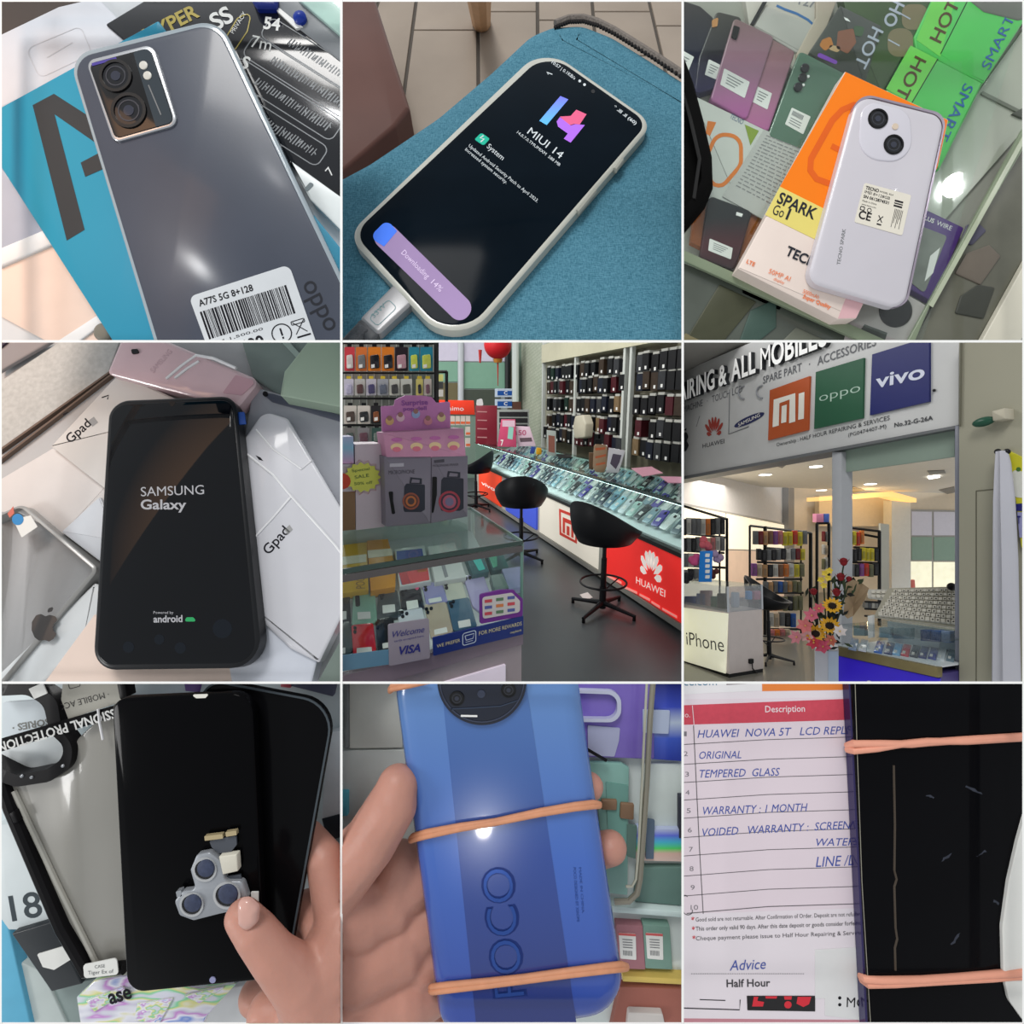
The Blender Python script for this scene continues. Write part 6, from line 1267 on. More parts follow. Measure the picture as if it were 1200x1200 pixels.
    struct('wall_right', plate(wp, [(972, -400), (1500, -560), (1500, 1600), (972, 1500)], -.4, 0), mat('pilaster_beige', (150, 147, 130), .6, var=.04, vs=2))
    m = MB()
    for a_, b_ in (((1032, 526), (1032, 1300)), ((1032, 526), (1096, 520))): m.tube([wp.pw(*a_), wp.pw(*b_)], .004, 6)
    struct('trim_72', m, C('groove6', (100, 98, 84)))
    m = MB(); m.tube([wp.pw(980, -60, .01), wp.pw(975, 300, .01)], .006, 6); struct('trim_73', m, C('groove6', 0))
    t = Th('exit_sign', 'small dark green oval sign with a beige box beside it, high on the beige wall', 'sign')
    m = MB(); c_ = wp.pw(1058, 283, .05); m.ball(c_, .062, .08, .03, axes=(wp.S, wp.N*.3, -wp.D+wp.S*.25), nu=18, nv=10); t.part('oval_plate', m, C('oval_green', (30, 74, 56), .3), smooth=60)
    t.part('mount_box', plate(wp, [(1086, 246), (1132, 234), (1134, 272), (1090, 280)], 0, .08, 2, .004), C('mount_beige', (176, 170, 152)))
    t = Th('folded_banner', 'pale grey rolled banner hanging from two black pins on the right wall', 'banner')
    m = MB(); rr = []
    for (y, x0, x1) in ((386, 1104, 1142), (430, 1102, 1152), (560, 1098, 1166), (760, 1096, 1176), (980, 1096, 1180), (1300, 1094, 1186)):
        a_, b_ = wp.pw(x0, y, .075), wp.pw(x1, y, .075); c_ = (a_+b_)/2; w_ = (b_-a_).length/2; rr.append([c_+wp.S*w_*math.cos(u)+wp.N*min(w_, .05)*math.sin(u)*(1+.25*math.cos(5*u)) for u in [2*math.pi*i/24 for i in range(24)]])
    m.loft(rr); t.part('cloth', m, mat('banner_grey', (176, 176, 184), .6, var=.08, vs=3), smooth=60)
    for x, y in ((1108, 388), (1140, 388)): m = MB(); m.ball(wp.pw(x, y, .07), .018, nu=12, nv=8); t.part('pin', m, BLK)
    t = Th('yellow_poster', 'yellow and white poster with blue lettering cut by the right edge of the shop front', 'poster')
    t.part('sheet', plate(wp, [(1142, 384), (1300, 460), (1300, 900), (1190, 720), (1172, 560)], .0, .02), C('poster_yellow', (196, 190, 50)))
    t.part('white_patch', plate(wp, [(1158, 450), (1300, 480), (1300, 560), (1168, 548)], .02, .022, 8), C('poster_white', (206, 206, 196)))
    t.part('green_spot', plate(wp, circle(1180, 450, 8, 10), .02, .024), C('poster_green', (70, 110, 50)))
    t.part('blue_print', plate(wp, [(1168, 572), (1300, 560), (1300, 600), (1172, 596)], .022, .024), C('poster_navy', (40, 40, 110)))
    t.part('lilac_patch', plate(wp, [(1176, 600), (1300, 606), (1300, 690), (1184, 690)], .02, .023), C('poster_lilac', (150, 150, 190)))
    m = MB(); ptext(m, wp, 'T', (1176, 640), (1188, 640), 26, .026, bold=.04); t.part('lettering', m, C('poster_navy', 0))
    # ------- inside: ceiling, walls
    zc = 2.7; p1 = rm.hit(-30, 440, zc); p2 = rm.hit(388, 537, zc)
    m = MB(); Hc = rm.Hz(zc); V_ = [Hc.pw(-400, 330), Hc.pw(1400, 330), Hc.pw(1400, 585), Hc.pw(388, 585)]
    q = [lift(P(-12, 2, 0), zc)]; 
    fi = -FA.N*.3; e0, e1 = lift(FA.w(FA.px(-60, 480)[0]-4, 0)+fi, zc), lift(FA.w(FA.px(972, 300)[0]+3, 0)+fi, zc)
    bk = -FA.N*22; m.add([e0, e1, e1+bk, e0+bk]+[v+rm.U*.08 for v in (e0, e1, e1+bk, e0+bk)], [(0, 1, 2, 3), (7, 6, 5, 4), (0, 4, 5, 1), (1, 5, 6, 2), (2, 6, 7, 3), (3, 7, 4, 0)])
    struct('ceiling', m, mat('shop_ceiling', (232, 226, 214), .7))
    W1 = rm.along(p1, p2)
    struct('wall_left', plate(W1, [(-120, 300), (389, 300), (389, 1300), (-120, 1300)], -.2, 0), mat('shop_wall_white', (224, 218, 212), .7))
    o = struct('window_1', plate(W1, [(-60, 556), (364, 640), (364, 1000), (-60, 1000)], 0, .03), C('win_frame6', (170, 166, 160)))
    daylit = mat('daylight_cream', (240, 228, 200), .5, emit=.75, var=.05, vs=1.5)
    for q in ([(-60, 566), (150, 604), (150, 900), (-60, 900)], [(156, 606), (358, 646), (358, 735), (156, 730)]):
        make('pane', plate(W1, q, .03, .05), daylit, o)
    make('pane', plate(W1, [(156, 735), (358, 740), (358, 900), (156, 900)], .03, .05), mat('daylight_tan', (206, 176, 150), .5, emit=.5, var=.15, vs=3), o)
    W2 = Pl(Vector((0, 14, 0)), (1, 0, 0), (0, -1, 0))
    struct('wall_back', plate(W2, [(380, 300), (1000, 300), (1000, 1300), (380, 1300)], -.2, 0), mat('back_wall_cream', (224, 208, 184), .7))
    struct('trim_74', plate(W1, [(372, 380), (392, 380), (392, 1000), (372, 1000)], 0, .15), C('pillar_grey6', (140, 138, 136)))
    W3 = Pl(Vector((0, 13.2, 0)), (1, 0, 0), (0, -1, 0)); W4 = Pl(Vector((0, 13.7, 0)), (1, 0, 0), (0, -1, 0))
    struct('wall_bulkhead', plate(W4, [(480, 542), (740, 538), (740, 650), (480, 650)], -.2, 0), mat('bulkhead_cream', (226, 210, 184), .7))
    struct('trim_75', plate(W3, [(735, 560), (802, 566), (802, 1100), (735, 1100)], -.3, 0), mat('column_white', (224, 222, 214), .6))
    struct('trim_76', plate(W3, [(480, 548), (735, 528), (822, 552), (822, 566), (735, 545), (480, 562)], -.4, .15), mat('cove_warm', (252, 206, 130), .5, emit=.8))
    o = struct('window_3', plate(W2, [(800, 590), (960, 594), (960, 900), (800, 900)], 0, .03), C('win_frame6', 0))
    for q, mt in (([(806, 598), (876, 599), (876, 682), (806, 682)], mat('pane_lilac', (196, 192, 200), .5, emit=.15)), ([(884, 599), (958, 600), (958, 682), (884, 682)], mat('pane_lilac', 0)), ([(806, 688), (876, 688), (876, 768), (806, 768)], mat('pane_green6', (134, 156, 140), .5, emit=.1)), ([(884, 688), (958, 688), (958, 770), (884, 770)], mat('pane_green6', 0)), ([(800, 774), (876, 774), (876, 870), (800, 870)], mat('pane_day6', (232, 228, 200), .5, emit=.7, var=.2, vs=6)), ([(884, 776), (958, 776), (958, 870), (884, 870)], mat('pane_day6', 0))):
        make('pane', plate(W2, q, .03, .05), mt, o)
    slab('outdoor_figure', 'small red and white shape seen through the far window', 'figure', W2, [(806, 838), (816, 838), (818, 868), (806, 868)], .06, .1, C('shape_coral', (220, 120, 110)), 3)
    # ceiling lamps
    for i, (x, y, rx, lb) in enumerate(((290, 467, 20, 'left'), (468, 438, 20, 'nearest, top'), (488, 522, 16, 'left of the metal post, lower'), (660, 500, 18, 'just right of the metal post'), (830, 548, 14, 'above the white column'), (948, 582, 8, 'far right'))):
        pl = rm.Hz(zc-.004); a_ = Vector(pl.px(x, y)); r_ = (Vector(pl.px(x+rx, y))-a_).length; t = Th('ceiling_light', 'round recessed ceiling light, '+lb, 'lamp', 'recessed ceiling lights')
        m = MB(); m.solid(pl, circle(a_.x, a_.y, r_, 20), -.02, 0); t.part('diffuser', m, mat('lamp_glow', (255, 252, 244), .5, emit=4)); m = MB(); m.ring(pl, circle(a_.x, a_.y, r_*1.15, 20), circle(a_.x, a_.y, r_, 20), -.01, .002); t.part('rim', m, C('rim_white', (210, 208, 204)))
    for q, lb in (([(862, 474), (900, 470), (905, 475), (866, 482)], 'bright slot light on the ceiling near the right jamb'),): slab('slot_light', lb, 'lamp', rm.Hz(zc-.004), q, -.02, 0, mat('lamp_glow', 0))
    for q, lb in (([(556, 516), (600, 510), (640, 522), (600, 532)], 'left'), ([(860, 455), (920, 452), (925, 462), (868, 466)], 'near the right jamb'), ([(900, 522), (955, 510), (958, 530), (930, 536)], 'far right'), ([(310, 432), (370, 428), (350, 444)], 'at the sign edge')):
        slab('ceiling_vent', 'grey air vent in the ceiling, '+lb, 'vent', rm.Hz(zc-.003), q, -.01, 0, C('vent_grey', (122, 118, 112)))
    # ------- white iPhone cabinet
    g1 = rm.hit(165, 1183, 0); gb = rm.hit(285, 1163, 0); gl = rm.hit(-20, 1118, 0)
    v1 = Vector(gb)-Vector(g1); v2 = (Vector(gl)-Vector(g1))*1.6; foot = [tuple(Vector(g1)), tuple(Vector(g1)+v1), tuple(Vector(g1)+v1+v2), tuple(Vector(g1)+v2)]
    zc1 = (P(*g1, 0)).dot(rm.U)+rm.hc
    fF = rm.along(g1, tuple(Vector(g1)+v2)); fS = rm.along(g1, gb)
    zh = fS.pw(165, 952).dot(rm.U)+rm.hc; zg = fS.pw(165, 862).dot(rm.U)+rm.hc
    t = Th('display_cabinet', 'white display cabinet lettered iPhone with a glass top section, left in the shop front', 'cabinet')
    m = MB(); rm.prism(m, foot, .04, zh); t.part('body', m, C('cab_white6', (186, 176, 172), .4))
    m = MB(); sh = [tuple(Vector(p_)*.999+Vector((0, .01))) for p_ in foot]; rm.prism(m, sh, 0, .04); t.part('plinth', m, DKM)
    t.part('light_panel', plate(fF, [(-80, 925), (158, 957), (150, 1168), (-80, 1098)], 0, .012), mat('panel_glow', (232, 230, 206), .4, emit=.35))
    m = MB(); ptext(m, fF, 'iPhone', (14, 1066), (146, 1092), 46, .014, bold=-.005); pflat(m, fF, [(-4, 1040), (4, 1041), (4, 1046), (-4, 1045)], .014); pflat(m, fF, [(-4, 1056), (4, 1057), (4, 1061), (-4, 1060)], .014); t.part('lettering', m, C('iphone_ink', (56, 56, 58)))
    t.part('socket', plate(fS, [(236, 1118), (250, 1116), (250, 1132), (236, 1134)], 0, .02, 3), BLK)
    m = MB(); m.tube([fS.pw(244, 1130, .02), fS.pw(246, 1150, .02), fS.pw(262, 1166, .01)], .006, 6); t.part('power_cord', m, BLK)
    m = MB(); rm.prism(m, foot, zg-.012, zg); t.part('glass_top', m, glassmat('cab6_top', (200, 215, 220), .2, .95, .05))
    for a_, b_ in ((0, 1), (3, 0), (1, 2)):
        A_, B_ = Vector(foot[a_]), Vector(foot[b_]); d_ = (B_-A_).normalized(); n_2 = Vector((-d_.y, d_.x))*.003; m = MB(); rm.prism(m, [tuple(A_-n_2), tuple(B_-n_2), tuple(B_+n_2), tuple(A_+n_2)], zh, zg-.012); t.part('glass_side', m, glassmat('cab6_side', (215, 225, 235), .16, .95, .05))
    for f_ in foot[:2]: m = MB(); m.tube([P(*f_, zh), P(*f_, zg)], .012, 6); t.part('glass_post', m, C('post6', (176, 180, 186)))
    it = [(6, 45, (90, 100, 160), 'blue lilac'), (48, 80, (150, 150, 190), 'pale lilac'), (60, 95, (200, 160, 160), 'pink'), (98, 118, (90, 120, 100), 'green'), (120, 150, (30, 30, 34), 'black'), (230, 245, (60, 140, 200), 'sky blue'), (252, 275, (214, 90, 96), 'red'), (180, 200, (180, 184, 190), 'grey')]
    fin = Pl(fF.O-fF.N*.15, fF.S, fF.N); fin2 = Pl(fS.O-fS.N*.12, fS.S, fS.N)
    for i, (x0, x1, c, nm) in enumerate(it):
        pl = fin if x0 < 160 else fin2; yb_ = 940 if x0 < 160 else 936; hgt_ = 44+(i % 3)*10 if i not in (5, 6) else 30
        y_b = yb_ if i not in (5, 6) else 908
        slab('shelf_item', nm+' item inside the glass top of the iPhone cabinet', 'package', pl, [(x0, y_b-hgt_), (x1, y_b-hgt_), (x1, y_b), (x0, y_b)], -.04, 0, mat('it6_%d' % i, c, .4, var=.15), 4, .004)
    pf = rm.face(80, 852, zg); t = Th('blue_phone_stand', 'bright blue standing display card with white marks on the iPhone cabinet', 'display'); t.part('card', plate(pf, [(60, 738), (106, 736), (102, 846), (56, 846)], -.04, 0, 3, .003), C('card_blue6', (24, 120, 204)))
    for i in range(5): t.part('white_mark', plate(pf, [(80, 746+i*19), (96, 746+i*19), (94, 758+i*19), (79, 758+i*19)], 0, .003, 2), STK)
    for x, y, c, nm in ((40, 765, (196, 80, 130), 'magenta'), (82, 712, (190, 90, 100), 'rose'), (122, 760, (150, 130, 160), 'mauve'), (110, 820, (80, 40, 40), 'maroon'), (20, 830, (36, 36, 40), 'black')):
        t = Th('plush_keychain', nm+' fluffy trinket beside the blue display card', 'trinket'); m = MB()
        for k in range(6): m.ball(pf.pw(x+random.uniform(-12, 12), y+random.uniform(-14, 14), -.06+random.uniform(-.02, .02)), random.uniform(.03, .05), nu=8, nv=6)
        t.part('fluff', m, mat('fluff_'+nm, c, .8, var=.3, vs=30), smooth=60)
    # ------- racks of accessories
    cols = {'dark red': (120, 30, 36), 'brown': (130, 90, 66), 'pink': (200, 120, 120), 'purple': (140, 80, 150), 'yellow': (206, 190, 50), 'red': (200, 60, 40), 'grey': (110, 112, 114), 'black': (34, 34, 38), 'tan': (190, 146, 100), 'olive': (110, 110, 80), 'white': (196, 194, 188), 'blue': (40, 90, 170), 'orange': (214, 120, 50), 'cream': (196, 176, 150)}
    def rack(label, Yd, posts, bars, rows, yaw=0):
        pl = Pl(ray(posts[0][0], 900)*Yd, (math.cos(math.radians(yaw)), math.sin(math.radians(yaw)), 0), (math.sin(math.radians(yaw)), -math.cos(math.radians(yaw)), 0))
        t = Th('accessory_rack', label, 'rack')
        for x, y0, y1, w_ in posts: m = MB(); m.tube([pl.pw(x, y0, -.02), pl.pw(x, y1, -.02)], w_, 4); t.part('post', m, DKM)
        for x0, y0, x1, y1, in bars: m = MB(); m.tube([pl.pw(x0, y0, -.02), pl.pw(x1, y1, -.02)], .018, 4); t.part('rail', m, DKM)
        for (y0, y1, x0, x1, names, rl) in rows:
            w_ = (x1-x0)/len(names)
            for i, nm in enumerate(names):
                a_ = x0+i*w_; dy = random.uniform(-3, 3)
                if i and names[i-1] == nm: lab = nm+' pack in the '+rl+' row of the '+label.split(',')[0]+', one of a run'
                else: lab = nm+' pack in the '+rl+' row of the '+label.split(',')[0]
                tt = Th('hanging_pack', lab, 'package', 'packs on the '+label.split(',')[0]); tt.part('card', plate(pl, [(a_+.8, y0+dy), (a_+w_-.8, y0+dy), (a_+w_-.8, y1+dy), (a_+.8, y1+dy)], 0, .05, 2, .004), mat('rk_'+nm.replace(' ', '_'), cols[nm], .45, var=.2, vs=8))
                tt.part('insert', plate(pl, [(a_+w_*.25, y0+dy+(y1-y0)*.3), (a_+w_*.75, y0+dy+(y1-y0)*.3), (a_+w_*.75, y1+dy-6), (a_+w_*.25, y1+dy-6)], .05, .06), mat('rki_'+nm.replace(' ', '_'), tuple(int(v*.65+30) for v in cols[nm]), .5))
        return t
    G = lambda s_: s_.split(',')
    rack('far left rack, black framed, behind the iPhone cabinet', 7.5, [(156, 622, 1000, .02), (130, 618, 1000, .014)], [(-20, 572, 158, 626), (-20, 672, 150, 690), (-20, 735, 146, 744), (-20, 788, 150, 796)],
         [(622, 680, -20, 150, G('grey,black,white,grey,grey,white,orange,black,grey,black'), 'top'), (690, 738, -20, 150, G('grey,black,grey,black,grey,white,cream,pink,white,grey'), 'second'), (748, 796, -20, 60, G('white,grey,white,grey'), 'third'), (802, 845, -20, 60, G('black,grey,black,grey'), 'lowest')])
    rack('middle left rack, tall black framed with colourful cases', 7.9, [(236, 648, 1000, .018), (290, 650, 1130, .03), (416, 668, 1100, .014), (450, 674, 1090, .03)], [(236, 648, 452, 674), (284, 726, 424, 736), (262, 776, 424, 782), (258, 836, 420, 836), (292, 884, 424, 884), (292, 1012, 424, 1012)],
         [(668, 716, 250, 440, G('grey,dark red,tan,brown,purple,pink,yellow,yellow,red,yellow,grey'), 'top'), (730, 770, 262, 432, G('black,black,grey,black,grey,black,white,grey,dark red,yellow'), 'second'), (784, 828, 244, 430, G('purple,cream,tan,black,white,brown,orange,white,yellow,olive'), 'third'), (844, 882, 286, 420, G('grey,tan,grey,blue,grey,tan,olive,olive'), 'fourth'), (896, 946, 300, 424, G('tan,orange,tan,olive,black,olive,olive'), 'fifth'), (956, 1004, 302, 400, G('white,cream,grey,black,blue'), 'sixth'), (1014, 1050, 306, 380, G('pink,orange,pink,cream'), 'lowest')])
    rack('narrow rack, black framed, left of the metal post', 8.2, [(472, 640, 1000, .026), (514, 640, 1000, .026)], [(470, 640, 516, 640)], [(668, 704, 494, 512, G('dark red,grey'), 'top'), (716, 750, 494, 512, G('white,cream'), 'second'), (762, 800, 494, 512, G('olive,white'), 'third')])
    rack('right rack, black framed behind the flowers', 8.0, [(556, 652, 900, .014), (692, 668, 1000, .03)], [(556, 652, 694, 668), (556, 664, 694, 690), (600, 724, 694, 728), (560, 776, 694, 780)],
         [(668, 716, 556, 640, G('yellow,yellow,olive,yellow,red,orange'), 'top'), (728, 772, 556, 690, G('grey,white,grey,black,black,yellow,yellow,yellow,black'), 'second'), (782, 826, 572, 690, G('black,grey,black,purple,red,olive,black'), 'third')])
    pl = Pl(ray(490, 640)*8.2, (1, 0, 0), (0, -1, 0)); slab('storage_box', 'pink box on top of the narrow black rack', 'box', pl, [(470, 606), (496, 606), (496, 636), (470, 636)], -.1, 0, C('bx_pink6', (206, 130, 160)), 0, .003); slab('storage_box', 'blue box on top of the narrow black rack', 'box', pl, [(497, 606), (516, 606), (516, 636), (497, 636)], -.1, 0, C('bx_blue6', (70, 100, 180)), 0, .003)
    slab('white_column', 'tall white column standing right of the right rack', 'panel', Pl(ray(710, 800)*9.5, (1, 0, 0), (0, -1, 0)), [(696, 640), (726, 644), (726, 900), (696, 900)], -.05, 0, C('panel_white6', (186, 186, 176)))  # a tall white column, built as one slab
    # stool behind the cabinet
    g = rm.hit(305, 1128); make_stool(rm, g[0], g[1], math.radians(120), 'black bar stool standing behind the white iPhone cabinet', zs=1.18)
    # plastic baskets at the bottom of the rack
    # ------- purple counter
    zl = .62; k1 = rm.hit(548, 1092, zl); k2 = rm.hit(955, 1180, zl)
    CF = rm.along(k1, k2); kd = (Vector(k2)-Vector(k1)); kn = Vector((-kd.y, kd.x)).normalized()
    if (rm.R*kn.x+rm.A*kn.y).dot(FA.N) > 0: kn = -kn
    K1, K2 = Vector(k1), Vector(k2)-kd*.1
    t = Th('purple_counter', 'glass counter with a violet blue front and gold ledge, lower right', 'counter')
    m = MB(); rm.prism(m, [tuple(K1), tuple(K2), tuple(K2+kn*.6), tuple(K1+kn*.6)], 0, zl-.0); t.part('body', m, C('body_violet', (70, 60, 120)))
    m = MB(); m2 = MB(); rm.prism(m, [tuple(K1-kn*.012), tuple(K2-kn*.012), tuple(K2), tuple(K1)], .05, zl-.03); t.part('light_panel', m, mat('violet_glow', (48, 30, 176), .4, emit=.3))
    m = MB(); rm.prism(m, [tuple(K1-kn*.03), tuple(K2-kn*.03), tuple(K2+kn*.02), tuple(K1+kn*.02)], zl-.02, zl+.045); t.part('ledge', m, mat('ledge_gold', (128, 116, 78), .35, metal=.3, var=.3, vs=8))
    m = MB(); ptext(m, Pl(CF.O+CF.N*.02, CF.S, CF.N), 'o', (648, 1206), (668, 1208), 20, .0, bold=.03); t.part('lettering', m, STK)
    m = MB(); rm.prism(m, [tuple(K1), tuple(K2), tuple(K2+kn*.55), tuple(K1+kn*.55)], zl+.04, zl+.05); t.part('display_bed', m, C('bed6', (216, 222, 226)))
    m = MB(); rm.prism(m, [tuple(K1+kn*.58), tuple(K2+kn*.58), tuple(K2+kn*.6), tuple(K1+kn*.6)], zl, zl+.2); t.part('back_panel', m, C('back6', (176, 190, 196)))
    m = MB(); rm.prism(m, [tuple(K1), tuple(K2), tuple(K2+kn*.6), tuple(K1+kn*.6)], zl+.2, zl+.21); t.part('glass_top', m, glassmat('top6', (200, 215, 215), .12, .97, .05))
    m = MB(); rm.prism(m, [tuple(K1), tuple(K2), tuple(K2+kn*.006), tuple(K1+kn*.006)], zl+.045, zl+.2); t.part('front_glass', m, glassmat('front6', (230, 240, 240), .05, 1.0))
    bed = rm.Hz(zl+.05)
    for x0, c, nm in ((676, (52, 110, 200), 'sky blue'), (712, (40, 56, 110), 'navy'), (740, (120, 180, 226), 'pale blue'), (770, (200, 60, 76), 'red'), (802, (56, 66, 78), 'slate'), (832, (36, 54, 116), 'dark blue'), (866, (40, 60, 140), 'royal blue'), (896, (206, 214, 218), 'white'), (930, (110, 130, 140), 'grey'), (620, (200, 206, 214), 'pearl'), (586, (130, 150, 180), 'steel')):
        y0 = 1052+(x0-676)*.115; t = Th('display_phone', nm+' phone lying in the violet fronted counter', 'phone', 'phones in the violet counter')
        t.part('body', plate(bed, [(x0+8, y0), (x0+34, y0+5), (x0+24, y0+42), (x0-4, y0+36)], .0, .012, 3, .002), mat('vph_%d_%d_%d' % c, c, .25, coat=.4)); t.part('price_tag', plate(bed, [(x0+4, y0+24), (x0+14, y0+26), (x0+12, y0+34), (x0+2, y0+32)], .012, .014), STK)
    pb2 = Pl(P(*tuple(K1+kn*.4), 0), CF.S, CF.N)
    for i, (x0, x1, c, nm) in enumerate(((600, 640, (80, 110, 116), 'teal grey'), (690, 730, (150, 176, 186), 'pale blue'), (740, 800, (120, 150, 160), 'blue grey'), (835, 870, (60, 90, 140), 'blue'), (872, 905, (70, 100, 150), 'deep blue'), (908, 940, (130, 150, 180), 'lilac blue'))):
        slab('phone_box', nm+' box standing at the back of the violet fronted counter', 'box', pb2, [(x0, 1000+(x0-600)*.06), (x1, 1000+(x0-600)*.06), (x1, 1036+(x0-600)*.08), (x0, 1034+(x0-600)*.08)], -.05, 0, mat('vb6_%d' % i, c, .4, var=.2), 2, .003)
    slab('picture_frame', 'white upright frame corner standing on the violet fronted counter, by the flowers', 'frame', Pl(P(*tuple(K1+kn*.3), 0), CF.S, CF.N), [(650, 965), (668, 962), (670, 1040), (652, 1044)], -.02, 0, STK)
    # tray wall of little white cards
    tn = (FA.N*.75+rm.U*.66).normalized(); g = P(*tuple(K1+kn*.75+kd*.3), zl+.25); TR = Pl(g, CF.S, Vector(CF.N*.8+rm.U*.6).normalized())
    t = Th('card_rack', 'slanted rack with rows of little white cards and black dots, behind the violet fronted counter', 'rack')
    t.part('tray', plate(TR, [(722, 868), (960, 862), (960, 1006), (672, 968)], -.02, 0), C('tray_cream', (168, 164, 148)))
    for r_ in range(8):
        f_ = r_/8; xl, xr = 742-f_*62, 962; yl_, yr_ = 872+f_*90, 868+f_*128; n_c = 15
        for k in range(n_c):
            u = k/n_c; u2 = (k+.8)/n_c; x0, x1 = xl+(xr-xl)*u, xl+(xr-xl)*u2; y0 = yl_+(yr_-yl_)*u; hh = 9+f_*4
            cd = t.part('card', plate(TR, [(x0, y0), (x1, y0), (x1, y0+hh), (x0, y0+hh)], 0, .025), C('card_white6', (206, 202, 190)))
            if cd is not None and (k+r_) % 3 != 1:
                m = MB(); m.solid(TR, circle(*TR.px((x0+x1)/2, y0+hh*.5, .03), .0055, 8), .025, .029); make('dot', m, mat('dot_dark', (50, 48, 44), .5), cd)
    t = Th('card_rack', 'small white rack of cards left of the big slanted rack, behind the flowers', 'rack'); t.part('tray', plate(TR, [(650, 872), (736, 872), (712, 908), (650, 900)], -.05, -.03), C('tray_pale', (186, 184, 176)))
    for k in range(4):
        for r_ in range(2): t.part('card', plate(TR, [(664+k*18, 876+r_*14), (676+k*18, 876+r_*14), (676+k*18, 885+r_*14), (664+k*18, 885+r_*14)], -.03, -.01), C('card_white6', 0))
    t = Th('dark_shelf', 'dark wire shelf with grey goods behind the flowers', 'shelf'); pd = Pl(ray(680, 950)*6.2, (1, 0, 0), (0, -1, 0))
    for y in (915, 940, 965): m = MB(); m.tube([pd.pw(640, y), pd.pw(716, y+4)], .012, 4); t.part('wire', m, DKM)
    for i in range(6): t.part('goods', plate(pd, [(642+i*12, 918), (652+i*12, 918), (652+i*12, 938), (642+i*12, 938)], -.05, 0), mat('goods_%d' % (i % 3), ((120, 120, 116), (80, 82, 84), (160, 158, 150))[i % 3], .5))
    m = MB(); m.ball(TR.pw(945, 862, .05), .03, nu=10, nv=8); tag(make('black_knob', m, BLK), 'small round black object at the right jamb above the card rack', 'knob')  # a small round black knob
    # ------- flowers on a white stand
    ps = rm.face(508, 1092, .66); Yf = ray(508, 1000)*(ps.O.y-.05)
    t = Th('flower_stand', 'white box stand under the flower arrangement', 'stand'); pst = Pl(ps.O+ps.N*.02, ps.S, ps.N)
    t.part('stand_body', plate(pst, [(464, 1086), (548, 1086), (548, 1300), (464, 1300)], -.22, 0, 0, .006), C('stand_white', (186, 188, 196))); t.part('side_band', plate(pst, [(512, 1090), (548, 1090), (548, 1300), (512, 1300)], 0, .004), C('stand_blue', (170, 184, 204)))
    FL = Pl(ps.O+ps.N*.1, ps.S, ps.N); W = FL.pw; k = (FL.w(*FL.px(501, 900))-FL.w(*FL.px(500, 900))).length
    base = W(510, 1085, -.05)
    def petal(m, c, d, L_, w_, up):
        d = d.normalized(); s_ = d.cross(up).normalized(); m.add([c, c+d*L_*.5+s_*w_, c+d*L_+up*L_*.15, c+d*L_*.5-s_*w_, c+d*L_*.5+up*w_*.5], [(0, 1, 4), (1, 2, 4), (2, 3, 4), (3, 0, 4)])
    N_ = FL.N
    stem = C('stem_dark', (44, 56, 36), .5)
    def st(t, x, y): m = MB(); m.tube([base+N_*random.uniform(-.03, .03), base.lerp(W(x, y), .5)+N_*.02, W(x, y, -.01)], k*3, 6); t.part('stem', m, stem)
    for x, y, s_, lb in ((566, 775, 17, 'top'), (556, 828, 17, 'upper middle'), (585, 836, 12, 'right'), (541, 882, 17, 'centre'), (460, 880, 15, 'left')):
        t = Th('rose', 'dark red rosebud, the '+lb+' one of the arrangement', 'flower', 'dark red rosebuds'); m = MB(); c = W(x, y)
        m.ball(c, k*s_*.8, k*s_*.8, k*s_, axes=(FL.S, N_, rm.U), nu=12, nv=8)
        for i in range(6):
            u = i*math.pi/3; petal(m, c-rm.U*k*s_*.8, (rm.U*1.6+FL.S*math.cos(u)+N_*math.sin(u)), k*s_*1.9, k*s_*.7, (FL.S*math.cos(u)+N_*math.sin(u)))
        t.part('bloom', m, mat('rose_red', (128, 16, 26), .6, var=.2, vs=30), smooth=60); st(t, x, y+12)
    for x, y, s_, lb in ((526, 930, 34, 'upper'), (517, 1000, 36, 'lower right'), (467, 1028, 36, 'lower left')):
        t = Th('sunflower', 'yellow sunflower with a black centre, '+lb+' one', 'flower', 'sunflowers'); c = W(x, y, .04)
        nn = (N_+rm.U*.7).normalized(); sx = FL.S; sy = nn.cross(sx).normalized()
        for i in range(14):
            u = 2*math.pi*i/14; m = MB(); petal(m, c+(sx*math.cos(u)+sy*math.sin(u))*k*s_*.35, sx*math.cos(u)+sy*math.sin(u)+nn*.12, k*s_*.75, k*s_*.2, nn); t.part('petal', m, mat('sun_yellow', (226, 170, 40), .6, var=.12, vs=20), smooth=60)
        m = MB(); m.ball(c, k*s_*.45, k*s_*.45, k*s_*.16, axes=(sx, sy, nn), nu=16, nv=6); t.part('centre', m, mat('sun_centre', (32, 22, 18), .8, var=.4, vs=90)); st(t, x, y+10)
    for i, (x, y, s_, c, nm) in enumerate(((402, 1040, 24, (206, 130, 140), 'pink'), (432, 1000, 26, (214, 120, 120), 'coral pink'), (455, 965, 24, (210, 110, 130), 'rose pink'), (440, 1035, 22, (220, 170, 170), 'pale pink'), (478, 940, 18, (206, 96, 110), 'deep pink'), (462, 1060, 22, (196, 60, 80), 'crimson pink'), (494, 1074, 26, (210, 90, 120), 'hot pink'), (524, 1050, 20, (196, 110, 90), 'salmon'), (552, 1020, 20, (226, 216, 214), 'white'))):
        t = Th('lily', nm+' open lily low in the arrangement', 'flower', 'pink lilies'); cc = W(x, y, .05+.01*(i % 3)); nn = (N_+rm.U*random.uniform(-.2, .7)+FL.S*random.uniform(-.6, .3)).normalized(); sx = FL.S; sx = (sx-nn*sx.dot(nn)).normalized(); sy = nn.cross(sx)
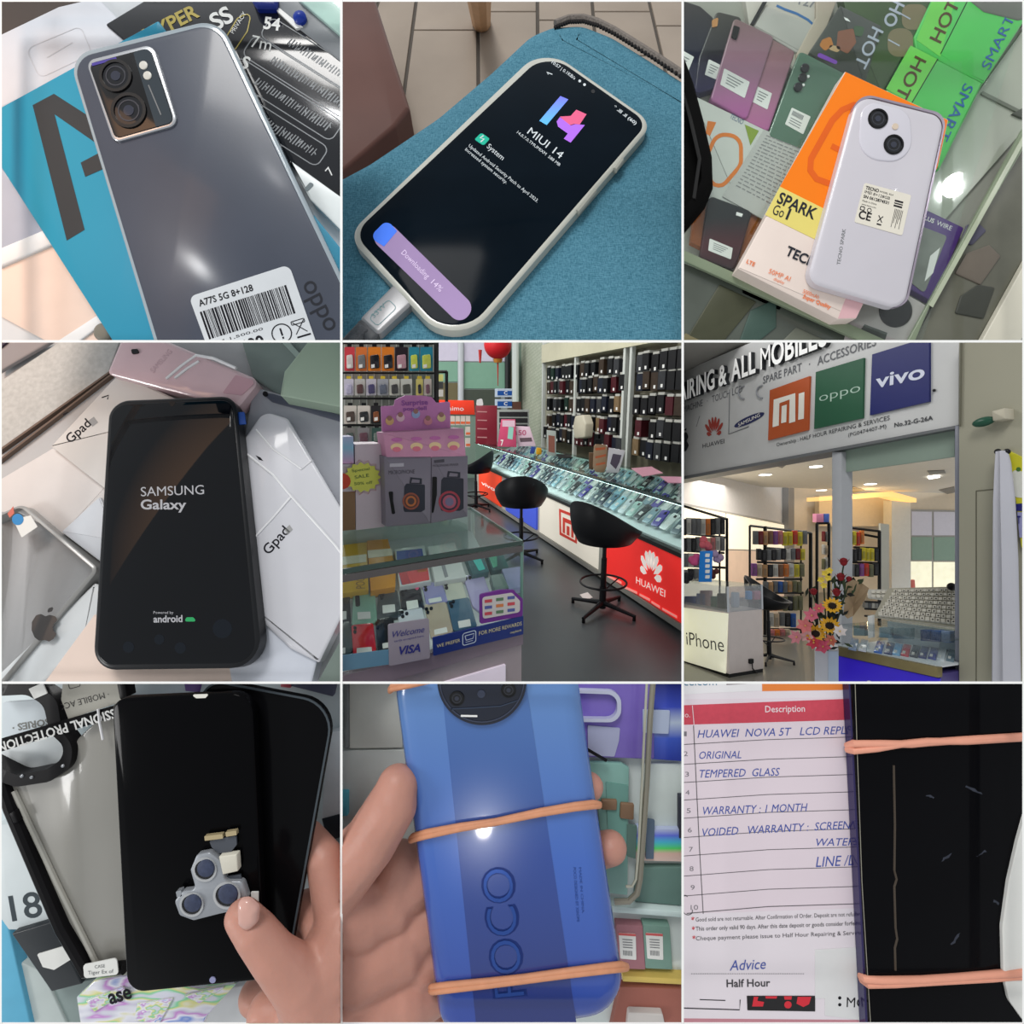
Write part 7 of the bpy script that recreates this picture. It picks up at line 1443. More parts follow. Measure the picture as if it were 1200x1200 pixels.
        for j in range(6):
            u = j*math.pi/3+.3*i; m = MB(); petal(m, cc, sx*math.cos(u)+sy*math.sin(u)+nn*.35, k*s_*1.4, k*s_*.46, nn); t.part('petal', m, mat('lily_'+nm.replace(' ', '_'), c, .6, var=.15, vs=25), smooth=60)
        m = MB(); m.ball(cc+nn*k*4, k*3.5, nu=8, nv=6); t.part('centre', m, C('lily_core', (226, 190, 110)))
    for i, (x, y) in enumerate(((500, 815), (486, 838), (510, 832), (496, 858), (516, 806))):
        t = Th('orchid', 'yellow orchid bloom on the tall spray, '+('upper', 'left', 'right', 'lowest', 'topmost')[i], 'flower', 'yellow orchids'); cc = W(x, y, .01)
        for j in range(5):
            u = j*2*math.pi/5+i; m = MB(); petal(m, cc, FL.S*math.cos(u)+rm.U*math.sin(u)+N_*.3, k*15, k*6, N_); t.part('petal', m, mat('orchid_yellow', (222, 196, 70), .6, var=.15, vs=20), smooth=60)
        if i == 3: st(t, x, y)
    t = Th('foliage', 'dark green leaves among the flowers', 'leaves')
    for i in range(60):
        x, y = random.choice(((520, 970), (545, 960), (500, 990), (560, 900), (535, 850), (480, 1000), (450, 900), (470, 1040), (540, 1060), (590, 870))); x += random.uniform(-22, 22); y += random.uniform(-18, 18)
        m = MB(); dd = FL.S*random.uniform(-1, 1)+rm.U*random.uniform(-.2, 1.3)+N_*random.uniform(-.3, .6); petal(m, W(x, y, -.02), dd, k*random.uniform(28, 44), k*random.uniform(5, 9), N_); t.part('leaf', m, mat('leaf_dark%d' % (i % 3), ((30, 40, 28), (48, 62, 36), (22, 26, 24))[i % 3], .5, var=.2), smooth=60)
    for x0, y0, x1, y1 in ((545, 900, 530, 830), (590, 900, 612, 850), (575, 905, 560, 800), (565, 1060, 600, 1075)):
        m = MB(); petal(m, W(x0, y0, -.01), W(x1, y1)-W(x0, y0), (W(x1, y1)-W(x0, y0)).length, k*6, N_); t.part('leaf', m, mat('leaf_dark1', 0), smooth=60)
    t = Th('paper_wrap', 'crumpled brown wrapping paper cone behind the right side of the flowers', 'paper'); m = MB(); pts = [(565, 960), (575, 850), (600, 838), (630, 850), (655, 868), (640, 910), (600, 965), (580, 975)]
    c0 = W(600, 930, -.06); V_ = [W(x, y, -.03+.03*((i*7) % 3)) for i, (x, y) in enumerate(pts)]; m.add([c0]+V_+[v-N_*.015 for v in [c0]+V_], [(0, i+1, (i+1) % 8+1) for i in range(8)]+[(9, (i+1) % 8+10, i+10) for i in range(8)]+[(i+1, (i+1) % 8+1, (i+1) % 8+10, i+10) for i in range(8)]); t.part('paper', m, mat('wrap_kraft', (160, 138, 110), .8, var=.2, vs=14))
    # lights of this place
    c_ = P(7.8, 6.4, 2.55); area('shop_fill_light', c_, c_-rm.U*3, 2.6, 70, (1, .97, .92)); c_ = P(.4, 4.6, 2.6)
    lamp('cove_light', W3.pw(640, 575, .5), .1, 14, (1, .7, .35))
bay6()
# ================================================================ bay 7: hand holding screens and a camera module
use_bay(0, 2)
def bay7():
    p = board(1.9, 0, hs=.8)
    def f1(H): return Fr(p, [(0, 0), (1200, 0), (1200, 1200), (0, 1200)], 1200, 1200, H)
    C = lambda n, c, r=.4, **k: mat(n, c, r, **k)
    slab('display_counter', 'pale grey shop counter far behind the hand with the screens', 'counter', p, [(-60, -60), (1260, -60), (1260, 1260), (-60, 1260)], -.06, 0, mat('hazy_counter', (200, 212, 216), .4, var=.22, vs=3))
    for (nm, lb, cat, q, hh, c, r) in (
        ('white_box', 'white box behind the top edge between the clear case and the two screens', 'box', [(440, -40), (760, -40), (720, 60), (430, 50)], .04, (196, 208, 216), 8),
        ('blue_pack', 'light blue pack at the bottom left corner', 'package', [(-60, 800), (20, 820), (110, 1220), (-60, 1260)], .05, (96, 172, 204), 4),
        ('white_tray', 'white tray below the black box at the bottom left', 'tray', [(20, 960), (150, 1020), (260, 1260), (90, 1260)], .03, (182, 192, 190), 14),
        ('white_box', 'white box behind the hand at the right edge, above the fingers', 'box', [(1150, 180), (1280, 150), (1280, 480), (1130, 480)], .05, (206, 214, 220), 6),
        ('navy_box', 'dark navy box behind the upper right corner', 'box', [(1010, -40), (1190, -40), (1170, 50), (1010, 10)], .03, (88, 92, 112), 4),
        ('red_box', 'small pink red box at the top right, behind the rear screen', 'box', [(990, -40), (1030, -40), (1020, 20), (985, 16)], .035, (196, 90, 104), 3),
        ('violet_box', 'violet box at the top edge behind the rear screen', 'box', [(640, -40), (720, -40), (700, 36), (650, 30)], .045, (112, 84, 150), 3),
        ('black_box', 'black strip box at the right edge level with the fingertips', 'box', [(1130, 480), (1280, 440), (1280, 520), (1150, 560)], .055, (42, 48, 56), 4),
        ('teal_sheet', 'pale teal sheet at the right edge below the black strip', 'sheet', [(1150, 560), (1280, 520), (1280, 800), (1170, 700)], .02, (170, 196, 198), 3),
        ('white_plate', 'white plate at the bottom under the shiny bag', 'plate', [(600, 1110), (880, 1060), (880, 1260), (560, 1260)], .03, (204, 206, 208), 8),
        ('grey_mat', 'grey green mat at the bottom left under the shiny bag', 'mat', [(150, 1080), (340, 1040), (320, 1260), (220, 1260)], .02, (132, 146, 144), 6)):
        slab(nm, lb, cat, p, q, 0, hh, C('bg7_%d_%d_%d' % c, c, .4, var=.12), r, .004)
    t = Th('price_box', 'white box with the dark number 18 at the left edge', 'box')
    t.part('carton', plate(p, [(-20, 500), (60, 500), (215, 870), (30, 870), (-20, 800)], 0, .06, 5, .004), C('white_7', (206, 214, 216)))
    m = MB(); m.text(f1(.06), '18', 44, 838, 128, -10, .001, bold=.01, fit=110); t.part('number', m, C('slate_ink', (52, 62, 68)))
    t = Th('phone_box', 'black box with a white label, left of the clear case', 'box')
    t.part('carton', plate(p, [(38, 882), (180, 840), (290, 1060), (180, 1088)], 0, .09, 5, .005), C('black_7', (38, 42, 46), .3))
    t.part('label', plate(p, [(130, 955), (240, 922), (258, 968), (190, 1010), (150, 1000)], .09, .094, 4), STK)
    # clear case in its packaging
    h0, h1 = .2, .24
    t = Th('phone_case', 'black framed phone case with a grey translucent back, printed packaging strip across it', 'phone case')
    t.part('back_panel', plate(p, [(20, 350), (90, 360), (230, 320), (270, 200), (420, 60), (470, 1030), (300, 1000)], h0, h1-.01, [10, 10, 60, 50, 5, 5, 5], .003), mat('smoky_clear', (146, 144, 138), .25, coat=.3, var=.12, vs=3))
    outer = [p.px(x, y, h1) for x, y in ((-60, 10), (120, -10), (215, 50), (232, 165), (270, 215), (262, 290), (190, 340), (70, 358), (-10, 330), (-60, 290))]
    inner = [p.px(x, y, h1) for x, y in ((-60, 44), (110, 36), (168, 72), (190, 170), (240, 215), (232, 262), (180, 296), (75, 318), (14, 288), (-60, 250))]
    outer = fillet(outer, .06, 4); inner = fillet(inner, .05, 4)
    m = MB(); m.ring(p, outer, inner, h0, h1+.02); t.part('camera_loop', m, mat('case_black', (20, 19, 21), .35, spec=.12), smooth=50)
    m = MB()
    m.tube([p.pw(x, y, h1) for x, y in ((6, 340), (40, 440), (150, 700), (220, 860), (310, 1010), (440, 1000))], [.02, .021, .021, .022, .024, .02], 10); t.part('frame_rail', m, mat('case_black', 0))
    m = MB(); m.tube([p.pw(x, y, h1-.005) for x, y in ((50, 380), (200, 700), (340, 985))], .009, 8); t.part('inner_rail', m, mat('clear_rail', (170, 168, 160), .2, coat=.5))
    t.part('side_button', plate(p, [(30, 460), (48, 452), (62, 490), (46, 496)], h1, h1+.028, 3, .003), mat('case_black', 0))
    for (x, y) in ((78, 328), (112, 332), (222, 292)): m = MB(); m.ball(p.pw(x, y, h1+.02), .006, nu=8, nv=6); t.part('pin', m, SILV)
    t.part('header_card', plate(p, [(225, -40), (440, -40), (432, 66), (240, 128), (215, 60)], h1-.005, h1+.004, 3), C('header_beige', (170, 168, 158)))
    t.part('inner_card', plate(p, [(10, 70), (150, 60), (180, 130), (190, 170), (10, 190)], h0-.02, h0-.005, 3), C('inner_pale', (196, 206, 212)))
    t.part('inner_card', plate(p, [(-60, 250), (40, 230), (200, 190), (235, 250), (180, 310), (-60, 320)], h0-.03, h0-.015, 3), C('inner_pale2', (206, 212, 214)))
    t.part('card_corner', plate(p, [(100, 22), (150, 0), (166, 38), (120, 58)], h1+.02, h1+.024, 2), STK)
    t.part('frame_rail', plate(p, [(400, -40), (432, -40), (448, 50), (420, 62)], h0, h1+.01, 4, .005), mat('case_black', 0))
    t.part('strip', plate(p, [(-60, 215), (395, 82), (395, 124), (-60, 262)], h1+.02, h1+.024), C('strip_black', (12, 12, 14), .5, spec=.05))
    t.part('hang_tag', plate(p, [(292, 992), (410, 968), (416, 1026), (296, 1040)], h1+.03, h1+.034, 10), STK)
    fm = f1(h1+.034); m = MB(); m.text(fm, 'CASE', 334, 1004, 16, -6); m.text(fm, 'Tiger Ex of', 310, 1026, 19, -4, fit=90); t.part('tag_print', m, GREYINK)
    m = MB(); m.text(f1(h1+.024), 'SSIONAL PROTECTION', 402, 92, 46, 163.5, .001, bold=.035, fit=430); t.part('strip_lettering', m, mat('strip_white', (208, 208, 206), .5))
    m = MB(); m.text(f1(h1+.004), '· MOBILE ACC', 380, 30, 31, 165, .001, bold=.03, fit=180); t.part('header_lettering', m, C('header_ink', (58, 56, 54)))
    m = MB(); m.stroke(f1(h1+.004), fillet([(235, -20), (282, -20), (282, 12), (245, 22)], 5, 3), 2.5, closed=True); t.part('header_mark', m, C('header_ink', 0))
    m = MB(); m.text(f1(h0-.005), 'SSORIES ·', 190, 122, 34, 170, .001, bold=.03, fit=150); t.part('card_lettering', m, C('header_ink2', (110, 112, 108)))
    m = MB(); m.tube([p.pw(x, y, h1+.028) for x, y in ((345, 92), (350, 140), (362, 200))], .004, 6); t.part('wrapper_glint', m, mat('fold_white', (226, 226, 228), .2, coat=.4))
    # holographic bag
    holo = ramp('holographic_foil', [(0, (190, 190, 205)), (.36, (206, 208, 220)), (.4, (120, 200, 150)), (.44, (214, 210, 140)), (.48, (222, 222, 230)), (.54, (200, 200, 214)), (.58, (190, 130, 200)), (.62, (230, 230, 240)), (.68, (110, 140, 210)), (.74, (210, 210, 220)), (1, (220, 120, 90))], noisy=2.6, rough=.2, coat=.5)
    t = Th('foil_bag', 'iridescent foil bag with dark letters, under the lower end of the front screen', 'bag')
    fr_ = [(268, 1108), (330, 1050), (460, 1030), (700, 1080), (830, 1060), (720, 1180), (700, 1260), (290, 1260)]
    Q = [p.px(*q, .16) for q in fr_]; m = MB(); m.solid(p, Q, .13, .16, .004); t.part('foil', m, holo)
    for q in ([(300, 1120), (430, 1070), (450, 1090), (330, 1160)], [(480, 1130), (610, 1110), (560, 1200), (470, 1190)], [(640, 1100), (800, 1068), (700, 1130)]):
        t.part('foil_fold', plate(p, q, .16, .168, 3, .003), holo)
    m = MB(); m.text(f1(.168), 'ase', 388, 1130, 74, -17, .001, bold=.03, fit=82); t.part('lettering', m, INK)
    # rear screen
    t = Th('phone_screen', 'black replacement screen held behind, its rounded corner at the top right', 'phone screen')
    q = [(690, -20), (1180, 72), (1020, 960), (820, 1060), (760, 400)]
    t.part('glass', plate(p, q, .3, .33, [60, 100, 40, 10, 5], .006, 8), mat('screen_rear', (11, 11, 13), .16, spec=.06))
    Q = fillet([p.px(x, y, .331) for x, y in q], [x*p.k for x in [60, 100, 40, 10, 5]], 8)
    m = MB(); m.ring(p, Q, inset(Q, .006), .329, .334); t.part('edge_line', m, mat('edge_grey', (62, 70, 76), .3))
    # front screen
    t = Th('phone_screen', 'black replacement screen in front, with a loose camera module on it', 'phone screen')
    q = [(392, 58), (884, 36), (930, 1046), (446, 1094)]
    t.part('glass', plate(p, q, .36, .4, [40, 62, 34, 50], .006, 8), mat('screen_front', (7, 7, 9), .1, spec=.05))
    t.part('top_glare', plate(p, [(672, 42), (735, 40), (722, 54), (690, 55)], .4, .403, 3), mat('glare_white', (225, 222, 212), .2, coat=.5))  # small glare at the screen's top edge, painted as a white patch
    t.part('film_dot', plate(p, circle(747, 1046, 11, 14), .4, .403), C('dot_lilac', (138, 140, 176)))
    t.part('white_chip', plate(p, [(882, 736), (908, 736), (908, 794), (884, 790)], .4, .405, 2), STK)
    # camera module
    t = Th('camera_module', 'loose triple camera module with metal plate and ribbon connectors, pinched by the thumb', 'camera part')
    ml = mat('module_metal', (152, 156, 162), .35, metal=.35, var=.15, vs=20)
    pts = [(668, 660), (690, 606), (735, 598), (775, 630), (790, 700), (850, 700), (870, 760), (840, 800), (770, 815), (680, 838), (630, 820), (612, 770), (640, 735), (688, 730)]
    t.part('base_plate', plate(p, pts, .405, .43, 14, .004, 4), ml)
    f = f1(.43)
    for (x, y, r) in ((722, 655, 42), (676, 778, 42), (800, 745, 48)):
        lens(t, f, x, y, r, 0, rim=mat('module_ring', (176, 178, 180), .4, metal=.2))
        t.part('lens_face', plate(p, circle(x, y, r*.72, 20), .432, .442, 0, .002), mat('lens_slate', (52, 60, 84), .5, var=.5, vs=60))
    t.part('connector', plate(p, [(718, 540), (782, 532), (784, 548), (720, 556)], .41, .425, 2), mat('brass_pad', (180, 164, 128), .4, metal=.3))
    t.part('connector', plate(p, [(792, 526), (830, 520), (832, 536), (794, 542)], .41, .425, 2), mat('brass_pad', 0))
    t.part('ribbon', plate(p, [(735, 556), (830, 538), (832, 570), (808, 600), (770, 600), (745, 580)], .408, .414, 5), C('ribbon_slate', (72, 76, 84)))
    t.part('shield_can', plate(p, [(768, 612), (832, 604), (836, 664), (782, 676)], .41, .435, 3, .003), C('shield_cream', (206, 202, 188)))
    t.part('ribbon_fold', plate(p, [(780, 684), (846, 674), (850, 708), (790, 716)], .408, .414, 3), C('ribbon_slate', 0))
    t.part('tab', plate(p, [(618, 735), (636, 730), (640, 750), (622, 756)], .41, .43, 2), ml)
    # hand
    m = MB(); W = lambda x, y, h: p.pw(x, y, h); k = p.k
    limb(m, [W(852, 822, .47), W(900, 880, .485), W(965, 965, .48), (W(1060, 1050, .44)), W(1150, 1150, .38), W(1230, 1290, .34)], [.05, .058, .064, .086, .135, .19])
    limb(m, [W(1120, 1090, .38), W(1180, 980, .34), W(1230, 880, .3)], [.11, .12, .12])
    limb(m, [W(950, 1160, .36), W(1080, 1180, .34), W(1200, 1240, .32)], [.07, .12, .16])
    limb(m, [W(1215, 900, .3), W(1175, 760, .28), W(1142, 620, .26), W(1085, 540, .22)], [.09, .07, .06, .05])       # index finger curling behind
    limb(m, [W(1225, 960, .3), W(1150, 860, .26), W(1080, 790, .22)], [.09, .07, .055])
    limb(m, [W(1200, 1060, .28), W(1120, 960, .25), W(1040, 900, .22)], [.09, .07, .055])
    limb(m, [W(1150, 1180, .26), W(1020, 1110, .25), W(905, 1100, .22)], [.1, .075, .06])
    t = Th('hand', 'right hand from the lower right, thumb pressing the camera module onto the black screen', 'hand')
    t.part('hand_body', skinned(m, .009, 6), skin_mat(), smooth=180)
    nail = [(832, 768), (872, 764), (906, 796), (902, 850), (866, 884), (834, 856)]
    m = MB(); R = []
    base = fillet([p.px(x, y, .54) for x, y in nail], .02, 4)
    cx = sum(a for a, b in base)/len(base); cy = sum(b for a, b in base)/len(base)
    for s_, h in ((1, .522), (.98, .535), (.8, .545), (.4, .55)): R.append([p.w(cx+(a-cx)*s_, cy+(b-cy)*s_, h) for a, b in base])
    m.loft(R); t.part('thumb_nail', m, mat('nail', (206, 160, 148), .25, coat=.4), smooth=60)
bay7()
# ================================================================ bay 8: hand holding a blue phone with rubber bands
use_bay(1, 2)
def bay8():
    p = board(1.95, 0, hs=.8)
    def f1(H): return Fr(p, [(0, 0), (1200, 0), (1200, 1200), (0, 1200)], 1200, 1200, H)
    C = lambda n, c, r=.4, **k: mat(n, c, r, **k)
    slab('display_counter', 'hazy white display counter behind the blue phone', 'counter', p, [(-60, -60), (1260, -60), (1260, 1260), (-60, 1260)], -.06, 0, mat('haze_white', (206, 214, 212), .5, var=.08, vs=3))
    for (nm, lb, cat, q, hh, c, r) in (
        ('white_box', 'white box at the top left, behind the blue phone', 'box', [(28, -60), (205, -60), (215, 230), (28, 232)], .03, (212, 214, 206), 4),
        ('white_box', 'white box at the left edge, just above the thumb', 'box', [(-60, 240), (230, 236), (240, 480), (-60, 480)], .025, (204, 208, 204), 4),
        ('grey_strip', 'narrow grey upright strip at the top left', 'strip', [(8, -60), (24, -60), (24, 232), (8, 232)], .05, (120, 124, 124), 2),
        ('cyan_tag', 'small cyan tag at the left edge above the thumb', 'tag', [(-60, 385), (22, 385), (22, 470), (-60, 470)], .05, (96, 184, 204), 4),
        ('dark_tag', 'thin dark mark at the right edge of the counter', 'tag', [(1188, 400), (1260, 400), (1260, 548), (1188, 548)], .05, (60, 62, 74), 2),
        ('white_sheet', 'white sheet at the right, below the holographic blue pack', 'sheet', [(1060, 285), (1260, 285), (1260, 510), (1050, 510)], .02, (214, 224, 220), 3),
        ('green_pad', 'dark grey green pad at the right, under the rainbow strip', 'pad', [(1040, 650), (1260, 650), (1260, 790), (1030, 770)], .03, (104, 134, 126), 3),
        ('glass_edge', 'pale glass shelf edge crossing at the right, above the labelled boxes', 'glass', [(950, 786), (1260, 812), (1260, 832), (950, 808)], .06, (206, 224, 222), 2),
        ('gold_rail', 'yellow rail below the labelled boxes at the lower right', 'rail', [(990, 1032), (1260, 1046), (1260, 1066), (990, 1052)], .05, (206, 180, 96), 2),
        ('rust_box', 'rust brown box in the lower right corner', 'box', [(980, 1070), (1260, 1080), (1260, 1260), (940, 1260)], .04, (150, 92, 80), 5),
        ('pale_box', 'pale pink box on the rust brown box', 'box', [(1010, 1160), (1130, 1165), (1150, 1260), (1000, 1260)], .07, (196, 190, 186), 8)):
        slab(nm, lb, cat, p, q, 0, hh, C('bg8_%d_%d_%d' % c, c, .4, var=.1), r, .003)
    slab('purple_case', 'violet case pack at the top right, behind the acrylic holder', 'case', p, [(800, -40), (1100, -60), (1100, 270), (860, 262)], 0, .05, mat('violet_case', (124, 104, 190), .25, var=.3, vs=5, coat=.3), 8, .004)
    m = MB(); m.ring(p, [p.px(*q, .08) for q in [(840+(x-840), y) for x, y in fillet([(800, 24), (984, 30), (984, 140), (800, 138)], 44, 6)]], [p.px(*q, .08) for q in fillet([(800, 36), (970, 42), (970, 128), (800, 126)], 36, 6)], .05, .08)
    tag(make('clear_loop', m, C('loop_white', (190, 194, 214), .2, coat=.5)), 'clear rounded loop of a phone case over the violet pack', 'case')
    slab('paper_label', 'pale label on the lower half of the violet pack', 'label', p, [(866, 150), (980, 160), (976, 205), (960, 260), (868, 256)], .05, .056, C('label_lilac', (168, 172, 200)), 4)
    slab('foil_pack', 'shiny royal blue pack with a pale label in the top right corner', 'package', p, [(1104, -60), (1260, -60), (1260, 282), (1090, 270)], 0, .04, ramp('royal_foil', [(0, (40, 60, 170)), (.3, (70, 100, 210)), (.5, (200, 214, 236)), (.7, (60, 80, 196)), (1, (20, 30, 110))], 'Z', coat=.4), 4, .004)
    slab('paper_label', 'pale label on the royal blue pack', 'label', p, [(1060, 95), (1155, 98), (1150, 180), (1060, 176)], .05, .056, C('label_blue', (186, 198, 222)), 3)
    slab('rainbow_strip', 'iridescent rainbow strip at the right edge', 'strip', p, [(1040, 515), (1260, 515), (1260, 630), (1036, 625)], 0, .045, ramp('rainbow', [(0, (226, 200, 190)), (.25, (222, 186, 172)), (.4, (90, 220, 110)), (.6, (80, 190, 220)), (.8, (104, 120, 230)), (1, (190, 200, 230))], 'Z', coat=.3, rough=.2), 2)
    t = Th('part_packet', 'teal clear packet with brown chips, hanging right of the blue phone', 'packet')
    t.part('sheet', plate(p, [(870, 280), (985, 284), (1012, 300), (1006, 748), (930, 740), (900, 420)], .03, .05, 4, .003), mat('packet_teal', (132, 176, 166), .3, coat=.3, var=.1))
    t.part('inner_card', plate(p, [(930, 350), (1008, 362), (996, 600), (940, 580)], .05, .056, 3), C('packet_teal2', (112, 160, 150)))
    for q in ([(915, 412), (970, 414), (968, 450), (915, 448)], [(982, 424), (1030, 428), (1028, 484), (980, 478)]): t.part('chip', plate(p, q, .056, .07, 5, .003), C('chip_brown', (136, 108, 84)))
    t.part('flex_strip', plate(p, [(1075, 480), (1102, 484), (1098, 620), (1070, 620)], .05, .06, 3), C('flex_blue', (92, 110, 130)))
    t.part('flex_strip', plate(p, [(1006, 500), (1040, 505), (1034, 620), (1004, 610)], .05, .06, 3), C('flex_green', (96, 124, 116)))
    t = Th('acrylic_holder', 'bent clear acrylic holder leg running down at the right', 'holder')
    m = MB(); m.tube([p.pw(x, y, .13) for x, y in ((1098, -30), (1086, 120), (1075, 340), (1060, 560), (1050, 690), (1040, 740), (1010, 768), (960, 770))], .011, 8); t.part('leg', m, mat('acrylic_edge', (132, 128, 114), .2, coat=.6))
    m = MB(); m.tube([p.pw(x, y, .14) for x, y in ((1076, -30), (1066, 160), (1056, 380), (1044, 600), (1036, 690), (1022, 716), (1000, 716))], .005, 8); t.part('inner_edge', m, mat('acrylic_edge2', (176, 176, 160), .2, coat=.6))
    m = MB(); m.tube([p.pw(860, 232, .1), p.pw(932, 274, .1)], .006, 6); tag(make('black_clip', m, BLK), 'thin black clip sticking out right of the phone, above the teal packet', 'clip')
    for i, (x, c) in enumerate(((985, (158, 108, 116)), (1080, (116, 148, 136)))):
        t = Th('phone_box', ('rose' if i == 0 else 'green')+' backed box with a printed label at the lower right', 'box')
        t.part('carton', plate(p, [(x-20, 850), (x+75, 856), (x+85, 1010), (x-10, 1006)], 0, .04, 4, .003), C('bx8%d' % i, c, var=.2))
        t.part('label', plate(p, [(x-10, 880), (x+50, 884), (x+52, 975), (x-4, 970)], .04, .043, 3), STK)
        f = Fr(p, [(x-10, 880), (x+50, 884), (x+52, 975), (x-4, 970)], 60, 90, .043); m = MB()
        for j in range(4): m.stroke(f, [(12, 20+j*9), (48, 20+j*9)], 3)
        for j in range(8): m.frect(f, 12+j*4.4, 58, 2.4, 18)
        t.part('label_print', m, GREYINK)
        t.part('red_band', plate(p, [(x-10, 880), (x+50, 884), (x+50, 892), (x-10, 888)], .043, .044), C('band_red', (200, 90, 90)))
    # the hand
    m = MB(); W = p.pw
    limb(m, [W(198, 362, .35), W(178, 430, .37), W(100, 560, .37), W(10, 660, .35), W(-90, 760, .32)], [.068, .082, .088, .1, .13])
    limb(m, [W(-60, 760, .28), W(60, 800, .24), W(170, 780, .21), W(210, 640, .19)], [.14, .13, .1, .08])
    limb(m, [W(-80, 900, .24), W(60, 960, .22), W(200, 920, .2), W(300, 860, .17)], [.16, .15, .12, .08])
    limb(m, [W(-80, 1060, .22), W(60, 1120, .2), W(220, 1080, .18), W(360, 1060, .16)], [.16, .16, .13, .08])
    limb(m, [W(-80, 1240, .2), W(60, 1280, .18), W(260, 1260, .16), W(380, 1240, .14)], [.17, .17, .14, .1])
    limb(m, [W(240, 700, .17), W(560, 470, .13), W(840, 380, .17), W(872, 366, .22)], [.1, .06, .056, .05])          # index finger behind the phone
    limb(m, [W(260, 860, .17), W(600, 680, .13), W(880, 595, .16), W(948, 580, .22)], [.1, .066, .062, .056])
    limb(m, [W(280, 960, .17), W(600, 850, .13), W(860, 800, .14)], [.1, .064, .05])
    t = Th('hand', 'left hand wrapped around the blue phone, thumb along its left side', 'hand')
    t.part('hand_body', skinned(m, .009, 6), skin_mat(), smooth=180)
    # the phone
    H0, H1 = .26, .36
    t = Th('smartphone', 'metallic blue phone with a round black camera island, rubber bands round it', 'phone')
    q = [(176, -60), (826, -60), (1008, 1180), (350, 1290)]
    q = [(170, -60), (828, -60), (870, 240), (1012, 1178), (352, 1290)]
    Q = fillet([p.px(x, y, H1) for x, y in q], [.1, .1, .3, .13, .1], 8)
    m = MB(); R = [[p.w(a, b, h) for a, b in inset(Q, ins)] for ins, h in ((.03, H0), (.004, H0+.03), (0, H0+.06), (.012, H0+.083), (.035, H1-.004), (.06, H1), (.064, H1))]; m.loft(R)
    t.part('back_cover', m, ramp('blue_back_reflection', [(0, (36, 62, 150)), (.5, (58, 98, 182)), (1, (92, 132, 188))], 'Z', rough=.22, spec=.5, coat=.4), smooth=70)  # reflected shading painted into the back as a vertical gradient
    t.part('centre_band', MB().solid(p, [p.px(x, y, H1+.001) for x, y in ((345, -60), (640, -60), (836, 1260), (480, 1260))], H1, H1+.0015), ramp('blue_band_reflection', [(0, (28, 44, 112)), (.5, (40, 70, 146)), (1, (72, 112, 172))], 'Z', rough=.22, spec=.5, coat=.4), label='darker blue band down the middle of the back')  # the band carries the same painted reflection gradient
    f = f1(H1+.0015)
    t.part('camera_island', plate(p, [q_ for q_ in circle(494, -6, 158, 56)], H1, H1+.02, 0, .006), mat('island_black', (22, 28, 44), .12, coat=.4))
    t.part('island_ring', MB().ring(p, [p.px(*c, H1+.02) for c in circle(494, -10, 150, 56)], [p.px(*c, H1+.02) for c in circle(494, -10, 146, 56)], H1+.019, H1+.022), mat('ring_slate', (60, 66, 84), .3))
    f2 = f1(H1+.02)
    lens(t, f2, 406, 55, 26, 0); lens(t, f2, 588, 26, 26, 0)
    t.part('sensor_dot', plate(p, circle(492, 40, 14, 14), H1+.02, H1+.024), mat('ring_slate', 0))
    m = MB(); m.stroke(f2, [(385, 92), (470, 88), (560, 82), (620, 62)], 4, .002); t.part('island_line', m, mat('line_slate', (52, 62, 80), .3))
    t.part('flash_strip', plate(p, [(420, 114), (478, 115), (478, 121), (420, 120)], H1+.02, H1+.023), WHITE)
    m = MB(); m.text(f, 'POCO', 650, 1100, 165, -96, .001, bold=.02, fit=460); t.part('logo_outline', m, mat('logo_navy', (24, 46, 112), .3, metal=.3))
    m = MB(); m.text(f, 'POCO', 644, 1096, 152, -96, .0025, bold=-.008, fit=450); t.part('logo_fill', m, mat('logo_fill_blue', (46, 78, 152), .25, metal=.4))
    m = MB(); m.text(f1(H1), 'POCO DESIGNED BY XIAOMI', 815, 650, 14, 86, .0012, fit=190); m.text(f1(H1), 'MADE IN CHINA', 835, 650, 12, 86, .0012, fit=160); t.part('fine_print', m, mat('print_blue', (44, 72, 140), .4))
    # rubber bands
    rb = mat('rubber', (204, 142, 108), .55, var=.14, vs=30)
    def band(label, pts, gap):
        t = Th('rubber_band', label, 'rubber band')
        for s_ in (-1, 1):
            P = []
            for i, (x, y, h) in enumerate(pts):
                g = gap[i]*s_; P.append(p.pw(x, y+g, h+(.006 if s_ > 0 else 0)))
            m = MB(); m.tube(P, .0092, 8); t.part('strand', m, rb, smooth=60)
    band('tan rubber band across the middle of the blue phone', [(244, 552, H1-.07), (252, 545, H1-.02), (300, 532, H1+.01), (420, 508, H1+.012), (540, 490, H1+.012), (700, 456, H1+.012), (820, 436, H1+.012), (886, 428, H1+.0), (908, 430, H1-.04)], [3, 6, 7, 5, 3, 5, 6, 6, 3])
    band('tan rubber band near the lower end of the blue phone', [(314, 1078, H1-.07), (320, 1078, H1-.02), (370, 1072, H1+.01), (520, 1056, H1+.012), (640, 1042, H1+.012), (800, 1020, H1+.012), (930, 1004, H1+.008), (985, 998, H1-.01), (1004, 1000, H1-.05)], [6, 9, 9, 7, 6, 7, 8, 8, 3])
    band('tan rubber band at the very top left of the blue phone', [(172, 26, H1-.07), (180, 16, H1-.01), (240, 4, H1+.01), (320, -14, H1+.012)], [4, 6, 6, 6])
    x, y = 500, 512; r = ray(x, y); P = p.pw(x, y, H1); d = Vector((r.x, -r.y, r.z)).normalized(); downlight(P+d*6, P, .1, 60)
bay8()
